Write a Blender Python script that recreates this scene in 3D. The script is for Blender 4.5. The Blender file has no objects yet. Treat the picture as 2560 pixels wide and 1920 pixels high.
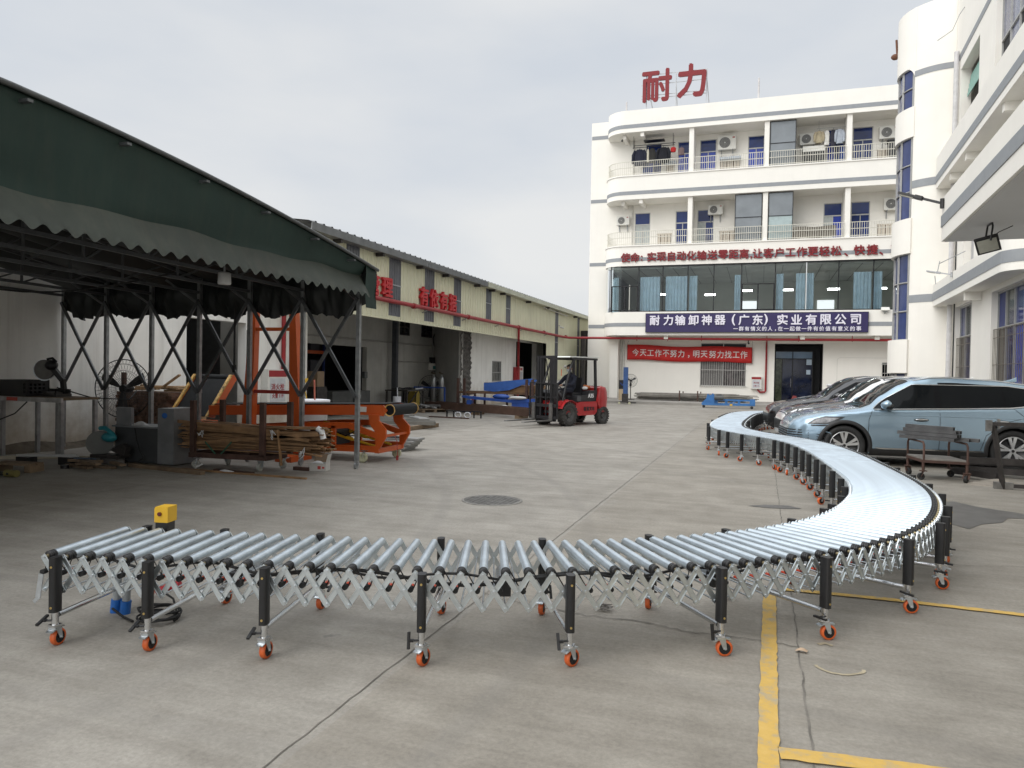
import bpy, math, random
from mathutils import Vector, Matrix
random.seed(7)
R = math.radians
scene = bpy.context.scene
COL = scene.collection

# ---------------------------------------------------------------- camera
cam_d = bpy.data.cameras.new('camera'); cam = bpy.data.objects.new('camera', cam_d); COL.objects.link(cam)
cam_d.sensor_width = 36.0; cam_d.lens = 1830.0 / 2560.0 * 36.0; cam_d.clip_start = 0.05; cam_d.clip_end = 2000
YAW, PITCH, ROLL = R(18.79), R(-0.96), R(1.04)
_f = Vector((-math.sin(YAW)*math.cos(PITCH), math.cos(YAW)*math.cos(PITCH), math.sin(PITCH)))
_r = Vector((math.cos(YAW), math.sin(YAW), 0)); _u = _r.cross(_f)
_r2 = _r*math.cos(ROLL) + _u*math.sin(ROLL); _u2 = _u*math.cos(ROLL) - _r*math.sin(ROLL)
cam.matrix_world = Matrix(((_r2.x,_u2.x,-_f.x,0),(_r2.y,_u2.y,-_f.y,0),(_r2.z,_u2.z,-_f.z,1.6),(0,0,0,1)))
scene.camera = cam

# ---------------------------------------------------------------- sky, sun, exposure
SUN_EL, SUN_AZ = R(36), R(214)       # azimuth clockwise from +Y
w = bpy.data.worlds.new('World'); scene.world = w; w.use_nodes = True
nt = w.node_tree; N = nt.nodes; L = nt.links
bg = N['Background']; bg.inputs['Strength'].default_value = 0.1
sky = N.new('ShaderNodeTexSky'); sky.sky_type = 'NISHITA'; sky.sun_disc = False
sky.sun_elevation = SUN_EL; sky.sun_rotation = SUN_AZ; sky.dust_density = 3.0
tc = N.new('ShaderNodeTexCoord'); mp = N.new('ShaderNodeMapping'); mp.inputs['Scale'].default_value = (1.2, 1.2, 3.4)
L.new(tc.outputs['Generated'], mp.inputs['Vector'])
nz = N.new('ShaderNodeTexNoise'); nz.inputs['Scale'].default_value = 1.6; nz.inputs['Detail'].default_value = 5; nz.inputs['Roughness'].default_value = 0.5
L.new(mp.outputs['Vector'], nz.inputs['Vector'])
cr = N.new('ShaderNodeValToRGB'); cr.color_ramp.elements[0].position = 0.36; cr.color_ramp.elements[1].position = 0.68
cr.color_ramp.elements[0].color = (4.9, 5.2, 5.6, 1); cr.color_ramp.elements[1].color = (6.15, 6.18, 6.15, 1)
L.new(nz.outputs['Fac'], cr.inputs['Fac'])
mx = N.new('ShaderNodeMixRGB'); mx.inputs['Fac'].default_value = 0.93
L.new(sky.outputs['Color'], mx.inputs['Color1']); L.new(cr.outputs['Color'], mx.inputs['Color2'])
# an overcast sky is brightest overhead
zs = N.new('ShaderNodeSeparateXYZ'); L.new(tc.outputs['Generated'], zs.inputs['Vector'])
zr_ = N.new('ShaderNodeMapRange'); zr_.interpolation_type = 'SMOOTHSTEP'; zr_.inputs['From Min'].default_value = 0.42; zr_.inputs['From Max'].default_value = 1.0; zr_.inputs['To Min'].default_value = 1.0; zr_.inputs['To Max'].default_value = 1.9
L.new(zs.outputs['Z'], zr_.inputs['Value'])
# ... and brighter again in the half of the sky where the veiled sun stands
dt = N.new('ShaderNodeVectorMath'); dt.operation = 'DOT_PRODUCT'; L.new(tc.outputs['Generated'], dt.inputs[0])
dt.inputs[1].default_value = (math.sin(SUN_AZ)*math.cos(SUN_EL), math.cos(SUN_AZ)*math.cos(SUN_EL), math.sin(SUN_EL))
dr_ = N.new('ShaderNodeMapRange'); dr_.interpolation_type = 'SMOOTHSTEP'; dr_.inputs['From Min'].default_value = 0.15; dr_.inputs['From Max'].default_value = 1.0; dr_.inputs['To Min'].default_value = 1.0; dr_.inputs['To Max'].default_value = 1.75
L.new(dt.outputs['Value'], dr_.inputs['Value'])
ml_ = N.new('ShaderNodeMath'); ml_.operation = 'MULTIPLY'; L.new(zr_.outputs['Result'], ml_.inputs[0]); L.new(dr_.outputs['Result'], ml_.inputs[1])
vm = N.new('ShaderNodeVectorMath'); vm.operation = 'SCALE'; L.new(mx.outputs['Color'], vm.inputs[0]); L.new(ml_.outputs[0], vm.inputs['Scale'])
L.new(vm.outputs['Vector'], bg.inputs['Color'])
sd = bpy.data.lights.new('sun', 'SUN'); sd.energy = 1.0; sd.angle = R(50); sd.color = (1.0, 0.97, 0.92)
sun = bpy.data.objects.new('sun', sd); COL.objects.link(sun); sun.location = (0, 0, 60)
_sv = Vector((math.sin(SUN_AZ)*math.cos(SUN_EL), math.cos(SUN_AZ)*math.cos(SUN_EL), math.sin(SUN_EL)))
sun.rotation_euler = _sv.to_track_quat('Z', 'Y').to_euler()
vs = scene.view_settings; vs.view_transform = 'Standard'; vs.look = 'None'; vs.gamma = 1; vs.exposure = 0.45; vs.use_curve_mapping = False
scene.cycles.max_bounces = 6; scene.cycles.diffuse_bounces = 4; scene.cycles.glossy_bounces = 4
scene.cycles.transmission_bounces = 4; scene.cycles.transparent_max_bounces = 8
scene.cycles.use_denoising = True

# ---------------------------------------------------------------- materials
MATS = {}
def mat(name, col, rough=0.6, metal=0.0, var=0.12, scale=6.0, bump=0.0, bscale=60.0, spec=0.5, coat=0.0, streak=0.0, dirt=None, tint=None, aniso=(1,1,1)):
    """Principled surface whose base colour varies with noise; streak = vertical weather runs, dirt = (z, colour, amount)"""
    if name in MATS: return MATS[name]
    m = bpy.data.materials.new(name); m.use_nodes = True; nt = m.node_tree; N = nt.nodes; L = nt.links
    b = N['Principled BSDF']; b.inputs['Roughness'].default_value = rough; b.inputs['Metallic'].default_value = metal
    b.inputs['Specular IOR Level'].default_value = spec
    if coat: b.inputs['Coat Weight'].default_value = coat; b.inputs['Coat Roughness'].default_value = 0.04
    tc = N.new('ShaderNodeTexCoord'); mp = N.new('ShaderNodeMapping'); mp.inputs['Scale'].default_value = aniso
    L.new(tc.outputs['Object'], mp.inputs['Vector'])
    nz = N.new('ShaderNodeTexNoise'); nz.inputs['Scale'].default_value = scale; nz.inputs['Detail'].default_value = 6; nz.inputs['Roughness'].default_value = 0.6
    L.new(mp.outputs['Vector'], nz.inputs['Vector'])
    cr = N.new('ShaderNodeValToRGB'); cr.color_ramp.elements[0].position = 0.3; cr.color_ramp.elements[1].position = 0.7
    lo = tuple(max(0, c*(1-var)) for c in col); hi = tuple(min(1, c*(1+var)) for c in (tint or col))
    cr.color_ramp.elements[0].color = lo + (1,); cr.color_ramp.elements[1].color = hi + (1,)
    L.new(nz.outputs['Fac'], cr.inputs['Fac']); out = cr.outputs['Color']
    if streak:
        m2 = N.new('ShaderNodeMapping'); m2.inputs['Scale'].default_value = (3.0, 3.0, 0.12); L.new(tc.outputs['Object'], m2.inputs['Vector'])
        n2 = N.new('ShaderNodeTexNoise'); n2.inputs['Scale'].default_value = 1.5; n2.inputs['Detail'].default_value = 7; n2.inputs['Roughness'].default_value = 0.65
        L.new(m2.outputs['Vector'], n2.inputs['Vector'])
        r2 = N.new('ShaderNodeMapRange'); r2.inputs['From Min'].default_value = 0.5; r2.inputs['From Max'].default_value = 0.75; r2.inputs['To Max'].default_value = streak
        L.new(n2.outputs['Fac'], r2.inputs['Value'])
        mm = N.new('ShaderNodeMixRGB'); mm.inputs['Color2'].default_value = (0.22, 0.18, 0.13, 1)
        L.new(r2.outputs['Result'], mm.inputs['Fac']); L.new(out, mm.inputs['Color1']); out = mm.outputs['Color']
    if dirt:
        zt, dc, da = dirt
        sp = N.new('ShaderNodeSeparateXYZ'); g = N.new('ShaderNodeNewGeometry'); L.new(g.outputs['Position'], sp.inputs['Vector'])
        n3 = N.new('ShaderNodeTexNoise'); n3.inputs['Scale'].default_value = 2.2; n3.inputs['Detail'].default_value = 8; n3.inputs['Roughness'].default_value = 0.7
        L.new(tc.outputs['Object'], n3.inputs['Vector'])
        ad = N.new('ShaderNodeMath'); ad.operation = 'MULTIPLY_ADD'; ad.inputs[1].default_value = -1.6*zt; ad.inputs[2].default_value = 0.8*zt
        L.new(n3.outputs['Fac'], ad.inputs[0])
        ad2 = N.new('ShaderNodeMath'); ad2.operation = 'ADD'; L.new(sp.outputs['Z'], ad2.inputs[0]); L.new(ad.outputs[0], ad2.inputs[1])
        r3 = N.new('ShaderNodeMapRange'); r3.inputs['From Min'].default_value = 0; r3.inputs['From Max'].default_value = zt; r3.inputs['To Min'].default_value = da; r3.inputs['To Max'].default_value = 0
        L.new(ad2.outputs[0], r3.inputs['Value'])
        mm = N.new('ShaderNodeMixRGB'); mm.inputs['Color2'].default_value = dc + (1,)
        L.new(r3.outputs['Result'], mm.inputs['Fac']); L.new(out, mm.inputs['Color1']); out = mm.outputs['Color']
    L.new(out, b.inputs['Base Color'])
    if bump:
        nb = N.new('ShaderNodeTexNoise'); nb.inputs['Scale'].default_value = bscale; nb.inputs['Detail'].default_value = 5
        L.new(tc.outputs['Object'], nb.inputs['Vector'])
        bp = N.new('ShaderNodeBump'); bp.inputs['Strength'].default_value = bump; bp.inputs['Distance'].default_value = 0.02
        L.new(nb.outputs['Fac'], bp.inputs['Height']); L.new(bp.outputs['Normal'], b.inputs['Normal'])
    MATS[name] = m; return m
def glass(name, tint, refl=0.25, alpha=0.6, rough=0.02):
    """thin pane: tinted see-through mixed with a mirror reflection that grows at grazing angles"""
    if name in MATS: return MATS[name]
    m = bpy.data.materials.new(name); m.use_nodes = True; nt = m.node_tree; N = nt.nodes; L = nt.links
    N.remove(N['Principled BSDF']); o = N['Material Output']
    t = N.new('ShaderNodeBsdfTransparent'); t.inputs['Color'].default_value = tuple(c*alpha for c in tint) + (1,)
    g = N.new('ShaderNodeBsdfGlossy'); g.inputs['Roughness'].default_value = rough; g.inputs['Color'].default_value = (0.9, 0.93, 0.95, 1)
    fr = N.new('ShaderNodeLayerWeight'); fr.inputs['Blend'].default_value = refl
    x = N.new('ShaderNodeMixShader'); L.new(fr.outputs['Fresnel'], x.inputs['Fac']); L.new(t.outputs[0], x.inputs[1]); L.new(g.outputs[0], x.inputs[2])
    L.new(x.outputs[0], o.inputs['Surface']); MATS[name] = m; return m
def emit(name, col, s):
    if name in MATS: return MATS[name]
    m = bpy.data.materials.new(name); m.use_nodes = True; b = m.node_tree.nodes['Principled BSDF']
    b.inputs['Base Color'].default_value = (0.8, 0.8, 0.8, 1); b.inputs['Emission Color'].default_value = col + (1,); b.inputs['Emission Strength'].default_value = s
    MATS[name] = m; return m

# ---------------------------------------------------------------- mesh builder
def V(*a): return Vector(a if len(a) > 1 else a[0])
class MB:
    def __init__(s): s.v = []; s.f = []; s.s = []; s.m = []; s.mi = 0
    def add(s, vs, fs, smooth=False):
        b = len(s.v); s.v += [tuple(p) for p in vs]
        for f in fs: s.f.append([b+i for i in f]); s.s.append(smooth); s.m.append(s.mi)
        return s
    def poly(s, pts): return s.add(pts, [list(range(len(pts)))])
    def box(s, x0, x1, y0, y1, z0, z1):
        vs = [(x, y, z) for z in (z0, z1) for y in (y0, y1) for x in (x0, x1)]
        return s.add(vs, [(0,2,3,1),(4,5,7,6),(0,1,5,4),(2,6,7,3),(0,4,6,2),(1,3,7,5)])
    def obox(s, c, size, M=None):
        M = M or Matrix.Identity(3); h = [k/2 for k in size]; c = Vector(c)
        vs = [c + M @ Vector((x*h[0], y*h[1], z*h[2])) for z in (-1, 1) for y in (-1, 1) for x in (-1, 1)]
        return s.add(vs, [(0,2,3,1),(4,5,7,6),(0,1,5,4),(2,6,7,3),(0,4,6,2),(1,3,7,5)])
    def bar(s, p0, p1, w, h, up=(0,0,1)):
        p0 = Vector(p0); p1 = Vector(p1); d = p1-p0; l = d.length
        if l < 1e-6: return s
        d.normalize(); up = Vector(up)
        if abs(d.dot(up)) > 0.99: up = Vector((1,0,0)) if abs(d.x) < 0.9 else Vector((0,1,0))
        x = d.cross(up).normalized(); z = x.cross(d)
        M = Matrix((x, d, z)).transposed()
        return s.obox((p0+p1)/2, (w, l, h), M)
    def frame(s, d):
        d = Vector(d).normalized(); a = Vector((0,0,1)) if abs(d.z) < 0.9 else Vector((1,0,0))
        x = d.cross(a).normalized(); return x, d.cross(x)
    def cyl(s, p0, p1, r, n=12, r2=None, caps=True):
        p0 = Vector(p0); p1 = Vector(p1); r2 = r if r2 is None else r2; x, y = s.frame(p1-p0)
        vs = []
        for p, q in ((p0, r), (p1, r2)):
            vs += [p + (x*math.cos(2*math.pi*i/n) + y*math.sin(2*math.pi*i/n))*q for i in range(n)]
        s.add(vs, [(i, (i+1) % n, n+(i+1) % n, n+i) for i in range(n)], True)
        if caps: s.add(vs[:n], [list(range(n))[::-1]]); s.add(vs[n:], [list(range(n))])
        return s
    def tube(s, pts, r, n=8, closed=False):
        pts = [Vector(p) for p in pts]; k = len(pts); vs = []; x = None
        for i, p in enumerate(pts):
            if closed: d = pts[(i+1) % k]-pts[i-1]
            else: d = pts[min(i+1, k-1)]-pts[max(i-1, 0)]
            d.normalize()
            if x is None: x, y = s.frame(d)
            else:
                x = (x - d*x.dot(d))
                if x.length < 1e-6: x, y = s.frame(d)
                x.normalize(); y = d.cross(x)
            rr = r[i] if isinstance(r, (list, tuple)) else r
            vs += [p + (x*math.cos(2*math.pi*j/n) + y*math.sin(2*math.pi*j/n))*rr for j in range(n)]
        fs = [(i*n+j, i*n+(j+1) % n, ((i+1) % k)*n+(j+1) % n, ((i+1) % k)*n+j) for i in range(k if closed else k-1) for j in range(n)]
        s.add(vs, fs, True)
        if not closed: s.add(vs[:n], [list(range(n))[::-1]]); s.add(vs[-n:], [list(range(n))])
        return s
    def lathe(s, c, axis, prof, n=24, smooth=True):
        c = Vector(c); a = Vector(axis).normalized(); x, y = s.frame(a); vs = []
        for r, h in prof: vs += [c + a*h + (x*math.cos(2*math.pi*i/n) + y*math.sin(2*math.pi*i/n))*r for i in range(n)]
        return s.add(vs, [(k*n+i, k*n+(i+1) % n, (k+1)*n+(i+1) % n, (k+1)*n+i) for k in range(len(prof)-1) for i in range(n)], smooth)
    def prism(s, pts, o, ux, uy, d):
        o = Vector(o); ux = Vector(ux); uy = Vector(uy); d = Vector(d); n = len(pts)
        a = [o + ux*p[0] + uy*p[1] for p in pts]; b = [p + d for p in a]
        s.add(a+b, [list(range(n))[::-1], list(range(n, 2*n))] + [(i, (i+1) % n, n+(i+1) % n, n+i) for i in range(n)])
        return s
    def grid(s, fn, nu, nv, smooth=True, flip=False):
        vs = [fn(i/nu, j/nv) for i in range(nu+1) for j in range(nv+1)]
        fs = []
        for i in range(nu):
            for j in range(nv):
                q = (i*(nv+1)+j, (i+1)*(nv+1)+j, (i+1)*(nv+1)+j+1, i*(nv+1)+j+1)
                fs.append(q[::-1] if flip else q)
        return s.add(vs, fs, smooth)
    def ball(s, c, r, n=10, m=8, M=None):
        c = Vector(c); r = (r, r, r) if isinstance(r, (int, float)) else r; M = M or Matrix.Identity(3)
        return s.grid(lambda u, v: c + M @ Vector((r[0]*math.cos(2*math.pi*u)*math.sin(math.pi*v), r[1]*math.sin(2*math.pi*u)*math.sin(math.pi*v), -r[2]*math.cos(math.pi*v))), n, m)
    def wall(s, o, ux, L_, H, holes, th, n):
        """wall in the plane o + ux*u + z*v, thickness th along -n, rectangular holes (u0,u1,v0,v1) with jambs"""
        o = Vector(o); ux = Vector(ux); n = Vector(n); uz = Vector((0,0,1))
        us = sorted({0, L_} | {min(max(a, 0), L_) for h in holes for a in h[:2]}); vs = sorted({0, H} | {min(max(a, 0), H) for h in holes for a in h[2:]})
        P = lambda u, v, k: o + ux*u + uz*v - n*(th*k)
        ins = lambda u, v: any(h[0] < u < h[1] and h[2] < v < h[3] for h in holes)
        for i in range(len(us)-1):
            for j in range(len(vs)-1):
                u0, u1, v0, v1 = us[i], us[i+1], vs[j], vs[j+1]
                if ins((u0+u1)/2, (v0+v1)/2): continue
                s.poly([P(u0,v0,0), P(u1,v0,0), P(u1,v1,0), P(u0,v1,0)]); s.poly([P(u0,v0,1), P(u0,v1,1), P(u1,v1,1), P(u1,v0,1)])
        for h in list(holes) + [(0, L_, 0, H)]:
            u0, u1, v0, v1 = max(h[0], 0), min(h[1], L_), max(h[2], 0), min(h[3], H)
            for a, b in (((u0,v0),(u1,v0)), ((u1,v0),(u1,v1)), ((u1,v1),(u0,v1)), ((u0,v1),(u0,v0))):
                s.poly([P(*a,0), P(*b,0), P(*b,1), P(*a,1)])
        return s
    def build(s, name, ms, parent=None, **kw):
        me = bpy.data.meshes.new(name); off = Vector((0,0,0))
        if parent is not None and parent.name in WORLD: off = WORLD[parent.name]
        me.from_pydata([(p[0]-off[0], p[1]-off[1], p[2]-off[2]) for p in s.v], [], s.f)
        me.polygons.foreach_set('use_smooth', s.s)
        ms = ms if isinstance(ms, (list, tuple)) else [ms]
        for m in ms: me.materials.append(m)
        me.polygons.foreach_set('material_index', s.m); me.update()
        o = bpy.data.objects.new(name, me); COL.objects.link(o)
        if parent is not None:
            o.parent = parent
            if parent.name in WORLD: WORLD[o.name] = off
        for k, v in kw.items(): o[k] = v
        return o
WORLD = {}     # objects whose parts are given in yard coordinates (metres, x along the office front, y along the workshop)
def thing(name, label, cat, loc=(0,0,0), rz=0, group=None, world=False):
    o = bpy.data.objects.new(name, None); COL.objects.link(o); o.location = loc; o.rotation_euler = (0, 0, rz)
    o.empty_display_size = 0.2; o['label'] = label; o['category'] = cat
    if group: o['group'] = group
    if world: WORLD[o.name] = Vector(loc)
    return o
def tag(o, label, cat, group=None):
    o['label'] = label; o['category'] = cat
    if group: o['group'] = group
    return o
def struct(o): o['kind'] = 'structure'; return o
def copy_tree(o, parent=None):
    c = o.copy(); COL.objects.link(c); c.parent = parent
    for ch in list(o.children): copy_tree(ch, c)
    return c
def text_mesh(body, size, depth, bold=0.0, align='CENTER'):
    cu = bpy.data.curves.new('text', 'FONT'); cu.body = body; cu.size = size; cu.extrude = depth/2
    cu.align_x = align; cu.align_y = 'CENTER'; cu.resolution_u = 3
    o = bpy.data.objects.new('text', cu); COL.objects.link(o)
    dg = bpy.context.evaluated_depsgraph_get(); me = bpy.data.meshes.new_from_object(o.evaluated_get(dg))
    bpy.data.objects.remove(o); bpy.data.curves.remove(cu); me.materials.clear()
    if bold > 0:                       # thicken the strokes: shifted copies, each half a millimetre behind the last
        vs = [v.co.copy() for v in me.vertices]; fs = [tuple(p.vertices) for p in me.polygons]; V_, F_ = [], []
        for k, (dx, dy) in enumerate(((0,0),(1,0.3),(-1,-0.3),(0.3,-1),(-0.3,1))):
            b = len(V_); V_ += [(v.x+dx*bold, v.y+dy*bold, v.z-0.0005*k) for v in vs]; F_ += [tuple(i+b for i in f) for f in fs]
        bpy.data.meshes.remove(me); me = bpy.data.meshes.new('text'); me.from_pydata(V_, [], F_); me.update()
    return me
def put_text(name, body, size, depth, m, parent, o, ux, uy, bold=0.0, align='CENTER', sx=1.0, center=True):
    """lettering laid on a surface at o (yard coordinates): ux = reading direction, uy = up"""
    me = text_mesh(body, size, depth, bold, align); ux = Vector(ux); uy = Vector(uy); n = ux.cross(uy)
    ox = oy = 0
    if center and len(me.vertices):
        xs = [v.co.x for v in me.vertices]; ys = [v.co.y for v in me.vertices]
        oy = (min(ys)+max(ys))/2
        if align == 'CENTER': ox = (min(xs)+max(xs))/2
    off = WORLD.get(parent.name, Vector((0,0,0))) if parent is not None else Vector((0,0,0)); o = Vector(o)-off
    for v in me.vertices: v.co = o + ux*(v.co.x-ox)*sx + uy*(v.co.y-oy) + n*v.co.z
    me.materials.append(m); ob = bpy.data.objects.new(name, me); COL.objects.link(ob)
    if parent is not None: ob.parent = parent
    return ob

# common materials
WHITE = mat('white_render', (0.83, 0.805, 0.745), 0.85, var=0.025, scale=1.2, streak=0.035, bump=0.05, bscale=40)
GREYBAND = mat('grey_band_paint', (0.27, 0.285, 0.30), 0.7, var=0.06)
REDPAINT = mat('red_sign_paint', (0.20, 0.008, 0.012), 0.6, var=0.08)
PIPERED = mat('red_pipe_paint', (0.30, 0.015, 0.02), 0.4, var=0.15)
BLACKPLASTIC = mat('black_plastic', (0.012, 0.012, 0.013), 0.42, var=0.25)
RUBBER = mat('black_rubber', (0.016, 0.016, 0.016), 0.75, var=0.25)
ZINC = mat('zinc_plated_steel', (0.60, 0.63, 0.64), 0.34, 1.0, var=0.12, scale=14, tint=(0.62,0.66,0.70))
CHROME = mat('chrome_tube', (0.72, 0.73, 0.74), 0.12, 1.0, var=0.05)
GALV = mat('galvanised_tube', (0.36, 0.37, 0.38), 0.45, 0.85, var=0.2, scale=9)
DARKSTEEL = mat('dark_steel', (0.055, 0.05, 0.048), 0.5, 0.5, var=0.3, scale=7)
RUSTY = mat('rusty_brown_steel', (0.075, 0.040, 0.030), 0.7, 0.2, var=0.4, scale=5)
ALU = mat('window_aluminium', (0.42, 0.42, 0.41), 0.5, 0.4, var=0.1)
BLACKALU = mat('black_window_frame', (0.012, 0.012, 0.014), 0.4, 0.3, var=0.2)
CREAMRAIL = mat('cream_railing_paint', (0.62, 0.60, 0.52), 0.5, var=0.08)
DARKVOID = mat('dark_interior', (0.018, 0.019, 0.021), 0.9, var=0.3, scale=1.5)
WOOD = mat('raw_timber', (0.36, 0.24, 0.13), 0.8, var=0.3, scale=3, aniso=(1, 12, 12))
OLDWOOD = mat('weathered_timber', (0.17, 0.12, 0.075), 0.85, var=0.35, scale=4)
BROWNSTRIP = mat('brown_wood_strip', (0.25, 0.145, 0.07), 0.75, var=0.35, scale=5)
ORANGE = mat('orange_paint', (0.50, 0.085, 0.012), 0.38, var=0.10, scale=3)
MACHBLUE = mat('blue_machine_paint', (0.022, 0.075, 0.32), 0.45, var=0.18, scale=4)
LIGHTBLUE = mat('light_blue_machine_paint', (0.035, 0.15, 0.38), 0.45, var=0.15, scale=4)
YELLOWP = mat('yellow_paint', (0.68, 0.40, 0.02), 0.45, var=0.08)
BLUEGLASS = mat('blue_tinted_glass', (0.012, 0.030, 0.14), 0.05, var=0.35, scale=0.9, spec=0.4)
DARKGLASS = mat('dark_car_glass', (0.005, 0.006, 0.007), 0.03, var=0.1, spec=0.10)
WHITEPLASTIC = mat('white_plastic', (0.62, 0.63, 0.66), 0.45, var=0.06)
CASEWHITE = mat('ivory_metal_casing', (0.68, 0.67, 0.62), 0.5, var=0.05)
# ================================================================ the yard
def concrete():
    m = bpy.data.materials.new('yard_concrete'); m.use_nodes = True; nt = m.node_tree; N = nt.nodes; L = nt.links; b = N['Principled BSDF']
    tc = N.new('ShaderNodeTexCoord')
    def noise(s, d=6, r=0.6, sc=(1,1,1)):
        mp = N.new('ShaderNodeMapping'); mp.inputs['Scale'].default_value = sc; L.new(tc.outputs['Object'], mp.inputs['Vector'])
        n = N.new('ShaderNodeTexNoise'); n.inputs['Scale'].default_value = s; n.inputs['Detail'].default_value = d; n.inputs['Roughness'].default_value = r
        L.new(mp.outputs['Vector'], n.inputs['Vector']); return n.outputs['Fac']
    def ramp(f, a, b_, ca, cb):
        c = N.new('ShaderNodeValToRGB'); c.color_ramp.elements[0].position = a; c.color_ramp.elements[1].position = b_
        c.color_ramp.elements[0].color = ca + (1,); c.color_ramp.elements[1].color = cb + (1,); L.new(f, c.inputs['Fac']); return c.outputs['Color']
    def mix(mode, f, a, c):
        x = N.new('ShaderNodeMixRGB'); x.blend_type = mode
        if isinstance(f, float): x.inputs['Fac'].default_value = f
        else: L.new(f, x.inputs['Fac'])
        for k, v in (('Color1', a), ('Color2', c)):
            if isinstance(v, tuple): x.inputs[k].default_value = v + (1,)
            else: L.new(v, x.inputs[k])
        return x.outputs['Color']
    base = ramp(noise(0.35, 7, 0.62), 0.3, 0.72, (0.275, 0.257, 0.226), (0.36, 0.339, 0.303))
    # slabs poured at different times differ a little in tone
    sp = N.new('ShaderNodeSeparateXYZ'); L.new(tc.outputs['Object'], sp.inputs['Vector'])
    mr = N.new('ShaderNodeMapRange'); mr.inputs['From Min'].default_value = -10; mr.inputs['From Max'].default_value = 10; L.new(sp.outputs['X'], mr.inputs['Value'])
    sl = N.new('ShaderNodeValToRGB'); sl.color_ramp.interpolation = 'CONSTANT'; e = sl.color_ramp.elements
    e[0].position = 0; e[0].color = (0.93,)*3 + (1,); e[1].position = 0.11; e[1].color = (1.0, 1.0, 1.0, 1)
    for p, c in ((0.4075, (0.93, 0.915, 0.89, 1)), (0.51, (0.90, 0.89, 0.87, 1)), (0.80, (0.97, 0.96, 0.94, 1))):
        k = e.new(p); k.color = c
    L.new(mr.outputs['Result'], sl.inputs['Fac'])
    base = mix('MULTIPLY', 1.0, base, sl.outputs['Color'])
    base = mix('MULTIPLY', 0.75, base, ramp(noise(1.7, 8, 0.7), 0.35, 0.62, (0.72, 0.71, 0.69), (1.06, 1.06, 1.06)))
    base = mix('MULTIPLY', 0.7, base, ramp(noise(2.4, 6, 0.7, (0.22, 2.2, 1)), 0.36, 0.6, (0.80, 0.79, 0.78), (1.05, 1.05, 1.05)))   # broom marks and tyre drag
    base = mix('MULTIPLY', 0.45, base, ramp(noise(38, 6, 0.75), 0.34, 0.62, (0.6, 0.59, 0.57), (1.15, 1.14, 1.12)))     # grain
    spots = ramp(noise(5.2, 3, 0.5), 0.70, 0.76, (0.0,)*3, (1.0,)*3)
    base = mix('MIX', mix('MULTIPLY', 1.0, spots, (0.55,)*3), base, (0.16, 0.15, 0.14))                              # oil spots
    light = ramp(noise(0.9, 9, 0.75, (1, 0.45, 1)), 0.58, 0.72, (0.0,)*3, (1.0,)*3)
    base = mix('MIX', mix('MULTIPLY', 1.0, light, (0.35,)*3), base, (0.39, 0.375, 0.35))                             # worn pale patches
    # tyre tracks: soft arcs broken up by noise
    for cx, cy, rad, wd, amt in ((-14.0, 4.0, 11.2, 0.11, 0.42), (-14.0, 4.0, 12.8, 0.11, 0.42), (9.0, 30.0, 19.0, 0.13, 0.3), (9.0, 30.0, 20.6, 0.13, 0.3), (-3.0, -12.0, 14.6, 0.10, 0.35), (-3.0, -12.0, 16.1, 0.10, 0.35), (6.0, 2.0, 5.1, 0.10, 0.3)):
        ds = N.new('ShaderNodeVectorMath'); ds.operation = 'DISTANCE'; L.new(tc.outputs['Object'], ds.inputs[0]); ds.inputs[1].default_value = (cx, cy, 0)
        sb = N.new('ShaderNodeMath'); sb.operation = 'SUBTRACT'; L.new(ds.outputs['Value'], sb.inputs[0]); sb.inputs[1].default_value = rad
        ab = N.new('ShaderNodeMath'); ab.operation = 'ABSOLUTE'; L.new(sb.outputs[0], ab.inputs[0])
        mr_ = N.new('ShaderNodeMapRange'); mr_.interpolation_type = 'SMOOTHSTEP'; mr_.inputs['From Min'].default_value = wd*0.3; mr_.inputs['From Max'].default_value = wd; mr_.inputs['To Min'].default_value = amt; mr_.inputs['To Max'].default_value = 0; L.new(ab.outputs[0], mr_.inputs['Value'])
        ml = N.new('ShaderNodeMath'); ml.operation = 'MULTIPLY'; L.new(mr_.outputs['Result'], ml.inputs[0]); L.new(noise(1.1, 8, 0.75), ml.inputs[1])
        base = mix('MIX', ml.outputs[0], base, (0.17, 0.16, 0.145))
    L.new(base, b.inputs['Base Color'])
    rr = N.new('ShaderNodeMapRange'); rr.inputs['To Min'].default_value = 0.55; rr.inputs['To Max'].default_value = 0.9; L.new(noise(3.0), rr.inputs['Value']); L.new(rr.outputs['Result'], b.inputs['Roughness'])
    bp = N.new('ShaderNodeBump'); bp.inputs['Strength'].default_value = 0.35; bp.inputs['Distance'].default_value = 0.006
    L.new(noise(70, 6, 0.7), bp.inputs['Height']); L.new(bp.outputs['Normal'], b.inputs['Normal'])
    return m
g = MB(); g.grid(lambda u, v: (-150+300*u, -60+300*v, 0.0), 12, 12, False); struct(g.build('ground', concrete()))
JOINT = mat('joint_dirt', (0.17, 0.156, 0.135), 0.95, var=0.5, scale=5)
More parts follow.
